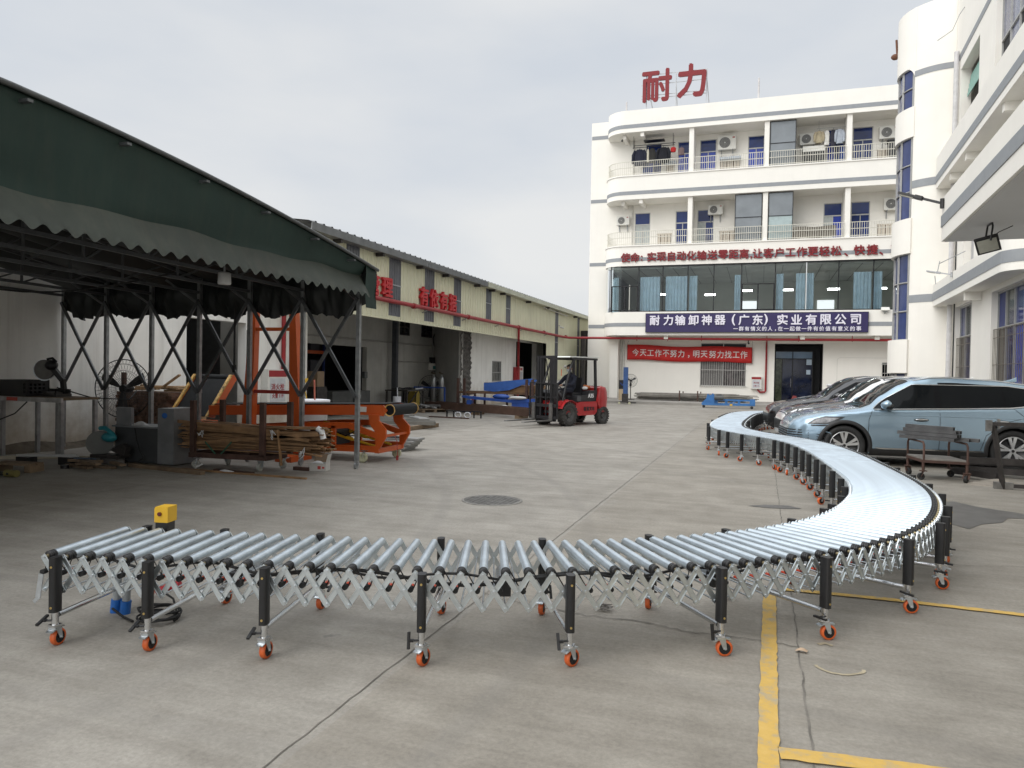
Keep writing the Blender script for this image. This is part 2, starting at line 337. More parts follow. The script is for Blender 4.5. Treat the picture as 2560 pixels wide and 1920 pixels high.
def ribbon(pts, wd, z=0.004, wob=0.0, rnd=random, steps=0):
    """thin flat strip along a polyline; wob roughens both edges"""
    P = [Vector((p[0], p[1], 0)) for p in pts]
    if steps:
        Q = []
        for a, b in zip(P[:-1], P[1:]):
            n = max(1, int((b-a).length/steps)); Q += [a.lerp(b, i/n) for i in range(n)]
        P = Q + [P[-1]]
    vs = []; k = len(P)
    for i, p in enumerate(P):
        d = (P[min(i+1, k-1)]-P[max(i-1, 0)]).normalized(); n = Vector((-d.y, d.x, 0))
        c = p + n*rnd.uniform(-wob, wob); h = wd/2*(1+rnd.uniform(-1, 1)*min(1, wob*60)*0.4)
        vs += [c+n*h+Vector((0,0,z)), c-n*h+Vector((0,0,z))]
    m = MB(); m.add(vs, [(2*i, 2*i+1, 2*i+3, 2*i+2) for i in range(k-1)]); return m
for x, wd, y0, y1 in ((-1.85, 0.007, 1.2, 36.5), (0.24, 0.009, 1.0, 36.5), (-7.8, 0.010, 1, 36.5)):
    struct(ribbon([(x, y0), (x+0.02, (y0+y1)/2), (x, y1)], wd, wob=0.006, steps=0.09).build('expansion_joint', JOINT))
for y, x0, x1 in ((9.0, -12, -1.85), (14.8, -7.8, 0.2), (26.0, -7.8, 0.2)):
    struct(ribbon([(x0, y), (x1, y+0.06)], 0.006, wob=0.006, steps=0.1).build('expansion_joint', JOINT))
rc = random.Random(3)
def crack(pts, wd=0.008, wob=0.02): struct(ribbon(pts, wd, 0.006, wob, rc, 0.04).build('crack', JOINT))
crack([(-1.85, 4.92), (-1.6, 4.80), (-1.36, 4.76), (-1.05, 4.70), (-0.75, 4.72), (-0.35, 4.64), (-0.02, 4.66), (0.24, 4.62)], 0.009)
crack([(-1.36, 4.76), (-1.30, 4.95), (-1.12, 5.05), (-1.0, 5.3)], 0.005)
crack([(0.26, 6.9), (0.9, 7.4), (1.7, 7.2), (2.6, 7.5), (4.0, 7.3)], 0.006)
crack([(-6.2, 10.6), (-4.9, 10.2), (-3.9, 10.5), (-2.2, 10.3)], 0.006)
# worn yellow bay lines
def worn_yellow():
    m = bpy.data.materials.new('worn_yellow_road_paint'); m.use_nodes = True; nt = m.node_tree; N = nt.nodes; L = nt.links; b = N['Principled BSDF']; b.inputs['Roughness'].default_value = 0.7
    tc = N.new('ShaderNodeTexCoord'); n = N.new('ShaderNodeTexNoise'); n.inputs['Scale'].default_value = 7; n.inputs['Detail'].default_value = 9; n.inputs['Roughness'].default_value = 0.72
    L.new(tc.outputs['Object'], n.inputs['Vector']); c = N.new('ShaderNodeValToRGB'); e = c.color_ramp.elements
    e[0].position = 0.36; e[0].color = (0.36, 0.31, 0.22, 1); e[1].position = 0.50; e[1].color = (0.56, 0.36, 0.085, 1); k = e.new(0.75); k.color = (0.63, 0.43, 0.14, 1)
    L.new(n.outputs['Fac'], c.inputs['Fac']); L.new(c.outputs['Color'], b.inputs['Base Color']); return m
WY = worn_yellow()
struct(ribbon([(0.045, 1.5), (0.062, 3.15), (0.095, 5.75)], 0.088, 0.009, 0.003, rc, 0.05).build('painted_line', WY))
struct(ribbon([(0.108, 3.285), (0.6, 3.34), (1.8, 3.42), (3.4, 3.5)], 0.10, 0.009, 0.003, rc, 0.05).build('painted_line', WY))
struct(ribbon([(0.155, 5.84), (0.9, 5.86), (1.72, 5.83), (4.2, 5.9)], 0.07, 0.009, 0.003, rc, 0.05).build('painted_line', WY))
struct(ribbon([(0.3, 19.3), (1.5, 19.4), (5, 19.6)], 0.10, 0.004, 0.006, rc, 0.08).build('painted_line', WY))
def ring(cx, cy, r, a0, a1): return [(cx+r*math.cos(R(a0+(a1-a0)*i/14)), cy+r*math.sin(R(a0+(a1-a0)*i/14))) for i in range(15)]
FADED = mat('faded_yellow_numeral', (0.36, 0.31, 0.215), 0.8, var=0.35, scale=9)
struct(ribbon(ring(0.44, 4.42, 0.13, 200, 350), 0.020, 0.004, 0.006, rc).build('painted_numeral', FADED))
struct(ribbon([(0.36, 4.72), (0.40, 4.75), (0.44, 4.73)], 0.03, 0.004, 0.006, rc).build('painted_numeral', FADED))
# damp patches
def stain(name, pts, col, rough, z=0.005):
    m = MB(); m.poly([(x, y, z) for x, y in pts]); return struct(m.build(name, mat(name+'_%d' % len(MATS), col, rough, var=0.25, scale=4)))
stain('wet_patch', [(1.98, 9.3), (2.1, 10.0), (2.2, 10.7), (2.42, 10.95), (2.62, 10.6), (2.95, 10.35), (3.2, 10.0), (2.75, 9.9), (2.6, 9.55), (2.35, 9.35), (2.15, 9.0)], (0.115, 0.108, 0.10), 0.38)
stain('wet_patch', [(-0.12, 9.45), (0.08, 9.62), (0.35, 9.68), (0.5, 9.52), (0.3, 9.42), (0.1, 9.4)], (0.10, 0.095, 0.09), 0.4)
stain('oil_stain', [(-4.75, 3.02), (-4.6, 3.1), (-4.35, 3.12), (-4.2, 3.04), (-4.4, 2.95)], (0.19, 0.185, 0.18), 0.6)
# manhole
mh = thing('manhole_cover', 'round cast iron manhole cover in the middle of the concrete yard', 'manhole cover', (-3.12, 8.48, 0))
IRON = mat('cast_iron', (0.17, 0.165, 0.155), 0.6, 0.4, var=0.3, scale=10)
m = MB(); m.lathe((0,0,0), (0,0,1), [(0.375, -0.02), (0.375, 0.010), (0.345, 0.010), (0.345, 0.004)], 40); m.build('rim', mat('manhole_rim', (0.24, 0.23, 0.21), 0.75, var=0.3), mh)
m = MB(); m.cyl((0,0,-0.02), (0,0,0.007), 0.338, 40)
for i in range(-5, 6):
    h = math.sqrt(0.32**2-(i*0.058)**2)*0.97
    for j in range(-int(h/0.058), int(h/0.058)+1): m.box(i*0.058-0.017, i*0.058+0.017, j*0.058-0.017, j*0.058+0.017, 0.0085, 0.012)
m.build('lid', IRON, mh)
# litter
m = MB(); m.grid(lambda u, v: (0.22+0.065*u+0.01*v, 4.53+0.035*v, 0.012+0.02*math.sin(3.1*u)*math.sin(2.5*v+0.4)), 5, 3); o = m.build('dry_leaf', mat('dry_leaf', (0.48, 0.35, 0.24), 0.8, var=0.2)); tag(o, 'curled dry tan leaf on the concrete beside the yellow line', 'leaf')
m = MB(); rr_ = random.Random(5)
for k in range(9): m.tube([(-0.97+rr_.uniform(-.06,.06), 4.86+rr_.uniform(-.05,.05), 0.012+rr_.uniform(0,.03)) for _ in range(5)], 0.003, 4)
o = m.build('wire_scrap', mat('wire_scrap_grey', (0.3, 0.28, 0.26), 0.6)); tag(o, 'small tangle of grey wire scrap on the ground under the roller conveyor', 'scrap')
# ================================================================ main office building (front at y = 43, recessed wall at y = 44.6)
YF, YW = 43.0, 44.6
XL, XR = -9.1, 15.0
office = thing('office_building', 'white four storey office building with grey bands, rounded corner balconies and a ribbon window', 'building', (2.5, 44.6, 0), world=True)
def outline(off=0.0, x1=XR, back=YW):
    r = 1.15; pts = [(x1, YF-off)]
    cx, cy = XL+r, YF+r
    for i in range(11):
        a = R(270-90*i/10); pts.append((cx+(r+off)*math.cos(a), cy+(r+off)*math.sin(a)))
    pts.append((XL-off, back)); return pts
def slab(mb, z0, z1, off=0.0, back=YW):
    p = outline(off, back=back); p = p + [(XR, back)]; n = len(p)
    mb.add([(x, y, z0) for x, y in p] + [(x, y, z1) for x, y in p], [list(range(n)), list(range(n, 2*n))[::-1]] + [(i, n+i, n+(i+1) % n, (i+1) % n) for i in range(n)])
def band(mb, z0, z1, off):
    p = outline(off); n = len(p)
    mb.add([(x, y, z0) for x, y in p] + [(x, y, z1) for x, y in p], [(i, i+1, n+i+1, n+i) for i in range(n-1)])
    q = outline(0); mb.add([(x, y, z0) for x, y in p] + [(x, y, z0) for x, y in q], [(i, n+i, n+i+1, i+1) for i in range(n-1)]); mb.add([(x, y, z1) for x, y in p] + [(x, y, z1) for x, y in q], [(i, i+1, n+i+1, n+i) for i in range(n-1)])
for nm, z0, z1 in (('roof_fascia', 15.75, 17.03), ('balcony_slab', 11.83, 13.17), ('balcony_slab', 7.93, 9.07), ('overhang_slab', 3.87, 5.24)):
    m = MB(); slab(m, z0, z1); m.build(nm, WHITE, office)
for z0, z1 in ((13.17, 13.24), (9.07, 9.14)):
    m = MB(); slab(m, z0, z1, 0.05); m.build('balcony_kerb', WHITE, office)
for z0, z1 in ((15.99, 16.21), (12.10, 12.31), (8.21, 8.42), (4.38, 4.60)):
    m = MB(); band(m, z0, z1, 0.012); m.mi = 0; m.box(-10.225, XL-0.02, YW-0.012, YW+0.05, z0, z1); m.build('grey_band', GREYBAND, office)
# walls: left return block and the recessed back wall with its openings
doors4 = [(-7.55, -6.3), (-4.95, -4.25, ), (-3.75, -2.75), (-0.95, 0.0), (3.0, 4.1), (4.55, 5.6)]
doors4 = [(-6.9, -5.95), (-5.0, -4.2), (-3.72, -2.78), (-1.02, -0.12), (3.15, 4.05), (4.50, 5.52), (8.4, 9.3), (10.6, 11.5)]
doors3 = [(-7.48, -6.55), (-5.05, -4.22), (-3.78, -2.85), (3.10, 4.06), (4.50, 5.46), (8.4, 9.3), (10.6, 11.5)]
m = MB()
m.wall((-10.25, YW, 0), (1,0,0), -8.85+10.25, 17.03, [], 6.0, (0,-1,0))
h4 = [(a+8.85, b+8.85, 13.24-7.9, 15.45-7.9) for a, b in doors4]; h3 = [(a+8.85, b+8.85, 9.14-7.9, 11.35-7.9) for a, b in doors3]
m.wall((-8.85, YW, 7.9), (1,0,0), XR+8.85, 17.03-7.9, h4+h3, 0.25, (0,-1,0))
m.wall((-8.85, YW, 0), (1,0,0), XR+8.85, 5.24, [(-3.41+8.85, -0.86+8.85, 0.97, 3.50), (0.70+8.85, 3.27+8.85, 0.14, 3.49), (6.26+8.85, 8.4+8.85, 1.35, 2.47)], 0.3, (0,-1,0))
m.box(XR-0.25, XR, YW+0.26, 55, 0, 17.0); m.box(-10.0, XR-0.26, 54.75, 55, 0, 17.0); m.box(-8.6, XR-0.3, YW+0.3, 54.7, 16.7, 16.98)
m.build('wall', WHITE, office)
for x in (-4.08, 0.0, 4.19, 8.6, 12.8):
    m = MB(); m.box(x-0.13, x+0.13, YF+0.12, YW-0.005, 13.245, 15.745); m.build('party_wall', WHITE, office)
    m = MB(); m.box(x-0.13, x+0.13, YF+0.12, YW-0.005, 9.145, 11.825); m.build('party_wall', WHITE, office)
for x, y0, y1 in ((-8.0, 43.4, 44.58), (-6.9, 43.1, 44.58)):
    for z in (15.5, 11.6): m = MB(); m.box(x-0.1, x+0.1, y0, y1, z, z+0.235); m.build('ceiling_beam', WHITE, office)
for x in (-5.3, 2.1, 5.8):
    m = MB(); m.box(x-0.12, x+0.12, YF+0.2, YW-0.01, 3.66, 3.868); m.build('soffit_beam', WHITE, office)
m = MB(); m.box(-8.72, -8.22, YF+0.9, YW-0.005, 0.14, 3.866); m.build('corner_column', WHITE, office)
m = MB(); m.box(-8.85, XR, YW+0.31, 54, 5.0, 5.2); m.build('floor_slab', mat('office_floor', (0.42, 0.41, 0.38), 0.4), office)
# balcony railings
def railing(z0, z1, x0, x1, first):
    m = MB(); inset = 0.08
    p = outline(-inset); p = [q for q in p if True]
    if first: path = [(x1, YF+inset)] + p[1:-1] + [(XL+inset, YW-0.02)]
    else: path = [(x1, YF+inset), (x0, YF+inset)]
    for z in (z1, (z0+z1)/2+0.06, z0+0.09):
        for a, b in zip(path[:-1], path[1:]): m.bar((a[0], a[1], z), (b[0], b[1], z), 0.035, 0.03)
    acc = 0.0
    for a, b in zip(path[:-1], path[1:]):
        l = math.dist(a, b)
        while acc < l:
            t = acc/l; x = a[0]+(b[0]-a[0])*t; y = a[1]+(b[1]-a[1])*t; m.box(x-0.011, x+0.011, y-0.011, y+0.011, z0, z1-0.015); acc += 0.118
        acc -= l
    m.build('railing', CREAMRAIL, office)
for z0, z1 in ((13.24, 14.05), (9.14, 9.95)):
    railing(z0, z1, 0, -4.23, True)
    for a, b in ((-3.93, -0.15), (0.15, 4.04), (4.34, 8.45), (8.75, 12.6)): railing(z0, z1, a, b, False)
# balcony doors: transom of blue glass over a two leaf door
CURT = mat('pale_door_curtain', (0.42, 0.45, 0.44), 0.8)
BRIGHTBLUE = mat('bright_blue_door_glass', (0.02, 0.05, 0.36), 0.12, var=0.25, scale=1.3)
def door(x0, x1, z0, z1, gl):
    y = YW+0.06; m = MB(); zt = z1-0.72; t = 0.045
    for a, b, c, d in ((x0, x0+t, z0, z1), (x1-t, x1, z0, z1), (x0+t, x1-t, z1-t, z1), (x0+t, x1-t, zt-t/2, zt+t), (x0+t, x1-t, z0, z0+t), ((x0+x1)/2-t/2, (x0+x1)/2+t/2, z0+t, zt-t/2)):
        m.box(a, b, y-0.04, y+0.04, c, d)
    f = m.build('balcony_door', ALU, office)
    m = MB(); m.box(x0+t, x1-t, y-0.006, y+0.006, zt+t, z1-t); m.build('transom_pane', BLUEGLASS, f)
    xm = (x0+x1)/2
    for k, (a, b) in enumerate(((x0+t, xm-t/2), (xm+t/2, x1-t))):
        m = MB(); m.box(a, b, y-0.006, y+0.006, z0+t, zt-t/2); m.build('door_pane', gl[k], f)
G = (BLUEGLASS, BRIGHTBLUE, CURT)
for (a, b), k in zip(doors4, ((1,0),(1,1),(1,1),(1,1),(1,0),(0,0),(0,1),(0,0))): door(a, b, 13.24, 15.45, (G[k[0]], G[k[1]]))
for (a, b), k in zip(doors3, ((2,2),(0,0),(2,0),(2,1),(0,0),(0,1),(0,0))): door(a, b, 9.14, 11.35, (G[k[0]], G[k[1]]))
# louvred washroom windows and sinks on the balconies
LOUV = mat('beige_slat', (0.52, 0.46, 0.38), 0.6, var=0.12); SLOT = mat('slot_shadow_gap', (0.16, 0.12, 0.09), 0.8)
def slats(x0, x1, z0, z1):
    y = YW-0.04; m = MB(); m.box(x0, x1, y, y+0.03, z0, z1); f = m.build('washroom_screen', SLOT, office)
    n = max(3, int((x1-x0)/0.17)); m = MB()
    for i in range(n): a = x0+(x1-x0)*i/n; m.box(a+0.03, a+(x1-x0)/n-0.02, y-0.03, y-0.002, z0, z1)
    m.box(x0-0.04, x1+0.04, y-0.035, y-0.002, z1, z1+0.07); m.build('slats', LOUV, f)
for z in (13.3, 9.2):
    for a, b in ((-6.25+0.6, -5.2), (-2.55, -1.45), (5.75, 6.9)) if z > 10 else ((-6.1, -5.3), (-2.5, -1.55), (0.95, 1.9), (5.85, 7.0)): slats(a, b, z, z+0.78)
SINK = mat('grey_wash_sink', (0.40, 0.45, 0.50), 0.4, var=0.1)
for a, b in ((-5.75, -5.05), (-2.6, -1.4)):
    m = MB(); m.prism([(0,0),(0.42,0),(0.30,0.16),(0.12,0.16)], (a, YW-0.46, 14.12), (0,1,0), (0,0,1), (b-a, 0, 0)); m.build('wash_sink', SINK, office)
# frosted privacy screens
FROST = mat('frosted_grey_glass', (0.20, 0.22, 0.235), 0.25, var=0.12, scale=1.2); FROSTL = mat('frosted_pale_glass', (0.36, 0.44, 0.44), 0.25, var=0.1)
def screen(x0, x1, z0, z1, lower):
    y = YF+0.20; t = 0.035; zm = z0+(z1-z0)*0.5; m = MB()
    for a, b, c, d in ((x0, x0+t, z0, z1), (x1-t, x1, z0, z1), (x0+t, x1-t, z1-t, z1), (x0+t, x1-t, zm, zm+t), (x0+t, x1-t, z0, z0+t)): m.box(a, b, y-0.03, y+0.03, c, d)
    f = m.build('privacy_screen', BLACKALU, office)
    m = MB(); m.box(x0+t, x1-t, y-0.006, y+0.006, zm+t, z1-t); m.build('screen_pane', FROST, f)
    m = MB(); m.box(x0+t, x1-t, y-0.006, y+0.006, z0+t, zm); m.build('screen_pane', lower, f)
screen(0.16, 1.52, 13.26, 15.72, FROST); screen(-1.62, -0.16, 9.16, 11.80, FROST); screen(0.16, 1.45, 9.16, 11.80, FROSTL)
TARP = mat('grey_brown_tarp', (0.20, 0.18, 0.15), 0.8, var=0.15)
m = MB(); m.grid(lambda u, v: (1.5+2.15*u, YF+0.17+0.02*math.sin(u*40), 9.2+0.62*v+0.03*math.sin(u*9)), 40, 3); o = m.build('tarpaulin', TARP); tag(o, 'grey brown tarpaulin tied behind the third floor railing', 'tarpaulin')
# ribbon window with room behind
GLZ = glass('ribbon_window_glass', (0.95, 0.97, 0.96), 0.30, 0.95)
xs = [-8.55, -6.92, -5.53, -4.11, -2.67, -1.17, 0.61, 2.21, 3.83, 5.53, 7.3, 9.0, 10.7, 12.4, 14.1]
zb, zt = 5.25, 7.92; yg = YF+0.10
fr = MB(); t = 0.045
def vbar(x, y=yg, m=None): (m or fr).box(x-t/2, x+t/2, y-0.05, y+0.05, zb, zt)
for x in xs:
    if abs(x-2.21) > 0.01: vbar(x)
fr.box(-8.0, XR, yg-0.05, yg+0.05, zt-0.06, zt+0.005); fr.box(-8.0, XR, yg-0.05, yg+0.05, zb-0.006, zb+0.05)
def casement(x0, x1, zm):
    fr.box(x0, x1, yg-0.055, yg+0.04, zm, zm+0.05); xm = (x0+x1)/2; fr.box(xm-0.03, xm+0.03, yg-0.056, yg+0.04, zb, zm)
    fr.box(x0+t/2, x0+t/2+0.06, yg-0.056, yg+0.04, zb, zm); fr.box(x1-t/2-0.06, x1-t/2, yg-0.056, yg+0.04, zb, zm); fr.box(x0, x1, yg-0.056, yg+0.04, zb+0.05, zb+0.10)
casement(-8.55, -6.92, 6.72); casement(-1.17, 0.61, 6.72); casement(7.3, 9.0, 6.72)
arc = outline(-0.10)[1:-1]
for a in (arc[5], arc[-1]): fr.box(a[0]-0.02, a[0]+0.02, a[1]-0.02, a[1]+0.02, zb, zt)
rib = fr.build('ribbon_window', BLACKALU, office)
m = MB(); m.box(2.185, 2.235, yg-0.05, yg+0.05, zb, zt); m.build('pale_mullion', mat('pale_mullion', (0.6,0.62,0.62), 0.5), rib)
for a, b in zip(xs[:-1], xs[1:]):
    m = MB(); m.poly([(a+t/2, yg, zb), (b-t/2, yg, zb), (b-t/2, yg, zt-0.06), (a+t/2, yg, zt-0.06)]); m.build('pane', GLZ, rib)
n = len(arc); m = MB(); m.add([(x, y, zb) for x, y in arc]+[(x, y, zt) for x, y in arc], [(i, i+1, n+i+1, n+i) for i in range(n-1)], True)
m.add([(-8.55, yg, zb), (arc[0][0], yg, zb), (arc[0][0], yg, zt), (-8.55, yg, zt)], [(0,1,2,3)]); m.build('curved_pane', GLZ, rib)
ROOM = mat('room_wall', (0.44, 0.46, 0.42), 0.85, var=0.08, scale=0.6)
m = MB(); m.box(-8.8, XR-0.3, 51.0, 51.1, 5.25, 7.9); m.box(-8.95, -8.85, YW, 51, 5.25, 7.9); m.build('room_wall', ROOM, office)
m = MB(); m.box(-8.8, XR-0.3, YF+0.25, 51.0, 7.78, 7.9); m.build('ceiling', mat('room_ceiling', (0.55, 0.57, 0.54), 0.85, var=0.12, scale=0.8), office)
m = MB()
for x in range(-8, 14, 1): m.box(x, x+0.02, YF+0.3, 50.9, 7.762, 7.778)
m.build('ceiling_seams', mat('seam_grey', (0.12, 0.12, 0.12), 0.8), office)
m = MB()
for x0, x1 in ((-1.4, -0.4), (3.3, 4.3), (8, 9.2)): m.box(x0, x1, 50.93, 50.97, 5.3, 6.55)
m.build('far_window', emit('daylit_far_window', (0.85, 0.92, 0.95), 0.75), office)
CURTAIN = mat('blue_curtain', (0.46, 0.62, 0.72), 0.8, var=0.12, scale=3)
def curtain(x0, x1, y=YF+0.42, wave=0.045, k=None, zt_=7.32):
    k = k or max(3, int((x1-x0)/0.17)); m = MB()
    m.grid(lambda u, v: (x0+(x1-x0)*(u + 0.02*math.sin(9*u)*(1-v)), y+wave*math.sin(u*k*2*math.pi)*(1.15-0.5*v), 5.27+(zt_-5.27)*v), k*8, 4)
    m.build('curtain', CURTAIN, office)
for a, b in ((-8.45, -8.15), (-6.88, -5.72), (-5.40, -4.15), (-4.05, -3.60), (-1.55, -1.22), (0.68, 1.05), (1.70, 2.18), (2.24, 2.62), (4.6, 5.48), (5.56, 6.0), (8.2, 9.0)): curtain(a, b)
m = MB(); m.grid(lambda u, v: (XL+0.30+0.55*u, YF+1.0-0.55*u+0.03*math.sin(u*30), 5.27+2.0*v), 30, 2); m.build('curtain', CURTAIN, office)
TUBE = emit('lit_fluorescent_tube', (0.95, 1.0, 0.98), 14.0)
for x, y in ((-0.95, 46.2), (1.35, 46.2), (3.85, 46.2), (6.3, 46.2), (-5.9, 47.5), (-3.2, 48.2), (9.4, 46.2)):
    m = MB(); m.cyl((x-0.32, y, 6.72), (x+0.32, y, 6.72), 0.045, 8); l_ = m.build('ceiling_lamp', TUBE, office)
    m = MB(); m.box(x-0.34, x+0.34, y-0.06, y+0.06, 6.775, 6.80); m.tube([(x-0.25, y, 6.8), (x-0.25, y, 7.76)], 0.006, 4); m.tube([(x+0.25, y, 6.8), (x+0.25, y, 7.76)], 0.006, 4); m.build('lamp_bracket', ALU, l_)
# ground floor window with bars, door, small window
def barred(x0, x1, z0, z1, panes, name='barred_window'):
    y = YW+0.10; m = MB(); t = 0.05; nx = len(panes); w_ = (x1-x0)/nx; zt = z1-0.62 if z1-z0 > 1.5 else z1-0.05
    for i in range(nx+1): x = x0+w_*i; m.box(max(x0, x-t/2), min(x1, x+t/2), y-0.03, y+0.03, z0, z1)
    for z in (z0+t/2, zt, z1-t/2): m.box(x0, x1, y-0.031, y+0.031, z-t/2, z+t/2)
    f = m.build(name, ALU, office)
    for i, g_ in enumerate(panes):
        m = MB(); m.box(x0+w_*i+t/2, x0+w_*(i+1)-t/2, y-0.005, y+0.005, z0+t, zt-t/2); m.build('pane', g_, f)
        if zt < z1-0.1: m = MB(); m.box(x0+w_*i+t/2, x0+w_*(i+1)-t/2, y-0.005, y+0.005, zt+t/2, z1-t); m.build('pane', DARKGLASS, f)
    m = MB(); yb = YW-0.09
    for i in range(int((x1-x0)/0.13)+1): m.cyl((x0+0.13*i, yb, z0-0.05), (x0+0.13*i, yb, zt), 0.010, 5)
    for z in (z0+0.03, (z0+zt)/2, zt-0.05): m.box(x0-0.05, x1+0.05, yb-0.014, yb+0.014, z-0.012, z+0.012)
    for x in (x0, x1): m.box(x-0.012, x+0.012, yb, YW, z0, z0+0.03)
    m.build('security_bars', mat('pale_bars', (0.5,0.49,0.46), 0.6), f)
GREYCURT = mat('grey_window_curtain', (0.16, 0.155, 0.15), 0.85, var=0.1, scale=2, aniso=(30,1,1))
SHOPWIN = mat('cluttered_window_view', (0.06, 0.05, 0.05), 0.15, var=0.9, scale=3)
barred(-3.41, -0.86, 0.97, 3.50, (GREYCURT, SHOPWIN)); barred(6.26, 8.4, 1.35, 2.47, (DARKGLASS, DARKGLASS))
m = MB()
m.box(0.72, 3.25, 46.6, 46.7, 0.14, 3.48); m.box(0.70, 0.72, YW+0.31, 46.6, 0.14, 3.48); m.box(3.25, 3.27, YW+0.31, 46.6, 0.14, 3.48); m.box(0.72, 3.25, YW+0.31, 46.6, 3.45, 3.48)
m.build('entrance_recess', mat('black_entrance_lining', (0.012, 0.012, 0.014), 0.5, var=0.4), office)
yd = YW+0.85; m = MB(); t = 0.05
for a, b, c, d in ((0.73, 0.78, 0.14, 3.1), (1.12, 1.16, 0.14, 2.62), (1.68, 1.73, 0.14, 3.1), (2.75, 2.8, 0.14, 3.1), (0.78, 2.75, 2.62, 2.67), (0.78, 2.75, 3.05, 3.1)): m.box(a, b, yd-0.03, yd+0.03, c, d)
ed = m.build('entrance_door', BLACKALU, office)
SKYBL = mat('pale_reflecting_glass', (0.13, 0.20, 0.29), 0.06, var=0.2, scale=1.2)
for a, b, c, d, g_ in ((0.78, 1.68, 2.67, 3.05, SKYBL), (1.73, 2.75, 2.67, 3.05, SKYBL), (0.78, 1.12, 0.2, 2.62, mat('foliage_reflection_glass', (0.05, 0.06, 0.03), 0.12, var=0.8, scale=5)), (1.16, 1.68, 0.2, 2.62, mat('deep_blue_glass', (0.008, 0.012, 0.03), 0.06, var=0.6, scale=2)), (1.73, 2.75, 0.2, 2.62, mat('deep_blue_glass', (0.008, 0.012, 0.03), 0.06))):
    m = MB(); m.box(a, b, yd-0.004, yd+0.004, c, d); m.build('pane', g_, ed)
for x, z, s in ((2.45, 2.3, 0.28), (2.45, 1.75, 0.22)):
    m = MB(); m.box(x, x+s, yd-0.008, yd-0.004, z, z+s*1.2); m.build('paper_notice', mat('pale_paper', (0.42, 0.52, 0.62), 0.7), ed)
m = MB(); m.cyl((1.62, yd-0.07, 1.0), (1.62, yd-0.07, 1.5), 0.013, 8); m.build('door_handle', CHROME, ed)
# moulded arch line and small fittings on the right of the wall
m = MB(); m.tube([(4.0, YW-0.004, 0.3), (4.0, YW-0.004, 2.60), (4.05, YW-0.004, 2.68), (4.15, YW-0.004, 2.72), (7.5, YW-0.004, 2.72)], 0.014, 6); m.build('wall_conduit', CASEWHITE, office)
for x in (-8.15, -7.98): m = MB(); m.cyl((x, YW-0.07, 0.14), (x, YW-0.07, 3.86), 0.055, 10); m.build('downpipe', mat('cream_pvc', (0.62, 0.60, 0.55), 0.5), office)
for z0, z1 in ((13.2, 15.74), (9.1, 11.82)): m = MB(); m.cyl((-7.62, YW-0.05, z0), (-7.62, YW-0.05, z1), 0.045, 8); m.build('downpipe', mat('cream_pvc', (0.62, 0.60, 0.55), 0.5), office)
# plinth / kerb along the front
m = MB(); m.box(-12.2, XR, 39.2, 54.5, -0.05, 0.135); p_ = m.build('pavement', mat('pavement_concrete', (0.28, 0.265, 0.24), 0.85, var=0.15, scale=1.5, bump=0.2)); struct(p_)
# lightning rods
for x, z1 in ((-7.95, 17.75), (-0.5, 18.35)):
    m = MB(); m.cyl((x, 43.6, 17.0), (x, 43.6, z1), 0.05, 8); m.cyl((x, 43.6, z1), (x, 43.6, z1+0.03), 0.05, 8, 0.01); m.build('roof_rod', mat('rod_grey', (0.55, 0.53, 0.52), 0.6), office)

# ---------------------------------------------------------------- things on the office
def fan_unit(loc, wd, ht, label, ry=0):
    t = thing('air_conditioner', label, 'air conditioner', loc, 0, 'air conditioner units on the balconies')
    m = MB(); m.box(-wd/2, wd/2, -0.15, 0.15, 0, ht); m.build('casing', CASEWHITE, t)
    cx = -wd*0.12; r = ht*0.40
    m = MB(); m.cyl((cx, -0.157, ht*0.5), (cx, -0.151, ht*0.5), r, 24); g_ = m.build('fan_recess', mat('fan_dark', (0.14, 0.14, 0.135), 0.6, var=0.2), t)
    m = MB()
    for k in (0.98, 0.78, 0.58, 0.38): m.tube([(cx+r*k*math.cos(2*math.pi*i/20), -0.163, ht*0.5+r*k*math.sin(2*math.pi*i/20)) for i in range(20)], 0.005, 4, True)
    m.cyl((cx, -0.172, ht*0.5), (cx, -0.158, ht*0.5), r*0.16, 10); m.build('fan_guard', mat('fan_guard', (0.45,0.45,0.43), 0.5), g_)
    m = MB(); m.box(wd*0.30, wd*0.44, -0.154, -0.151, ht*0.80, ht*0.90); m.build('badge', mat('badge_red', (0.35, 0.08, 0.07), 0.5), t)
    for x in (-wd*0.32, wd*0.32):
        m = MB(); m.box(x-0.02, x+0.02, -0.16, 0.20, -0.04, 0.0); m.bar((x, 0.18, -0.40), (x, -0.13, -0.03), 0.025, 0.025); m.box(x-0.02, x+0.02, 0.18, 0.21, -0.42, 0.0); m.build('bracket', GALV, t)
fan_unit((-2.18, YW-0.22, 14.70), 1.00, 0.78, 'largest air conditioner, with yellowed fan, on the top balcony between two blue doors')
fan_unit((2.20, YW-0.22, 14.62), 0.92, 0.62, 'air conditioner on the top balcony beside the hanging shirts')
fan_unit((6.25, YW-0.22, 14.62), 0.92, 0.66, 'air conditioner high at the right end of the top balcony row')
fan_unit((-8.15, YW-0.22, 10.62), 0.76, 0.52, 'air conditioner on the outer wall at the rounded corner of the third floor')
fan_unit((-2.75, YW-0.22, 10.98), 0.82, 0.54, 'air conditioner over a blue door beside a frosted screen on the third floor')
fan_unit((6.55, YW-0.22, 10.75), 0.90, 0.64, 'air conditioner on the third floor at the right end of the balcony row')
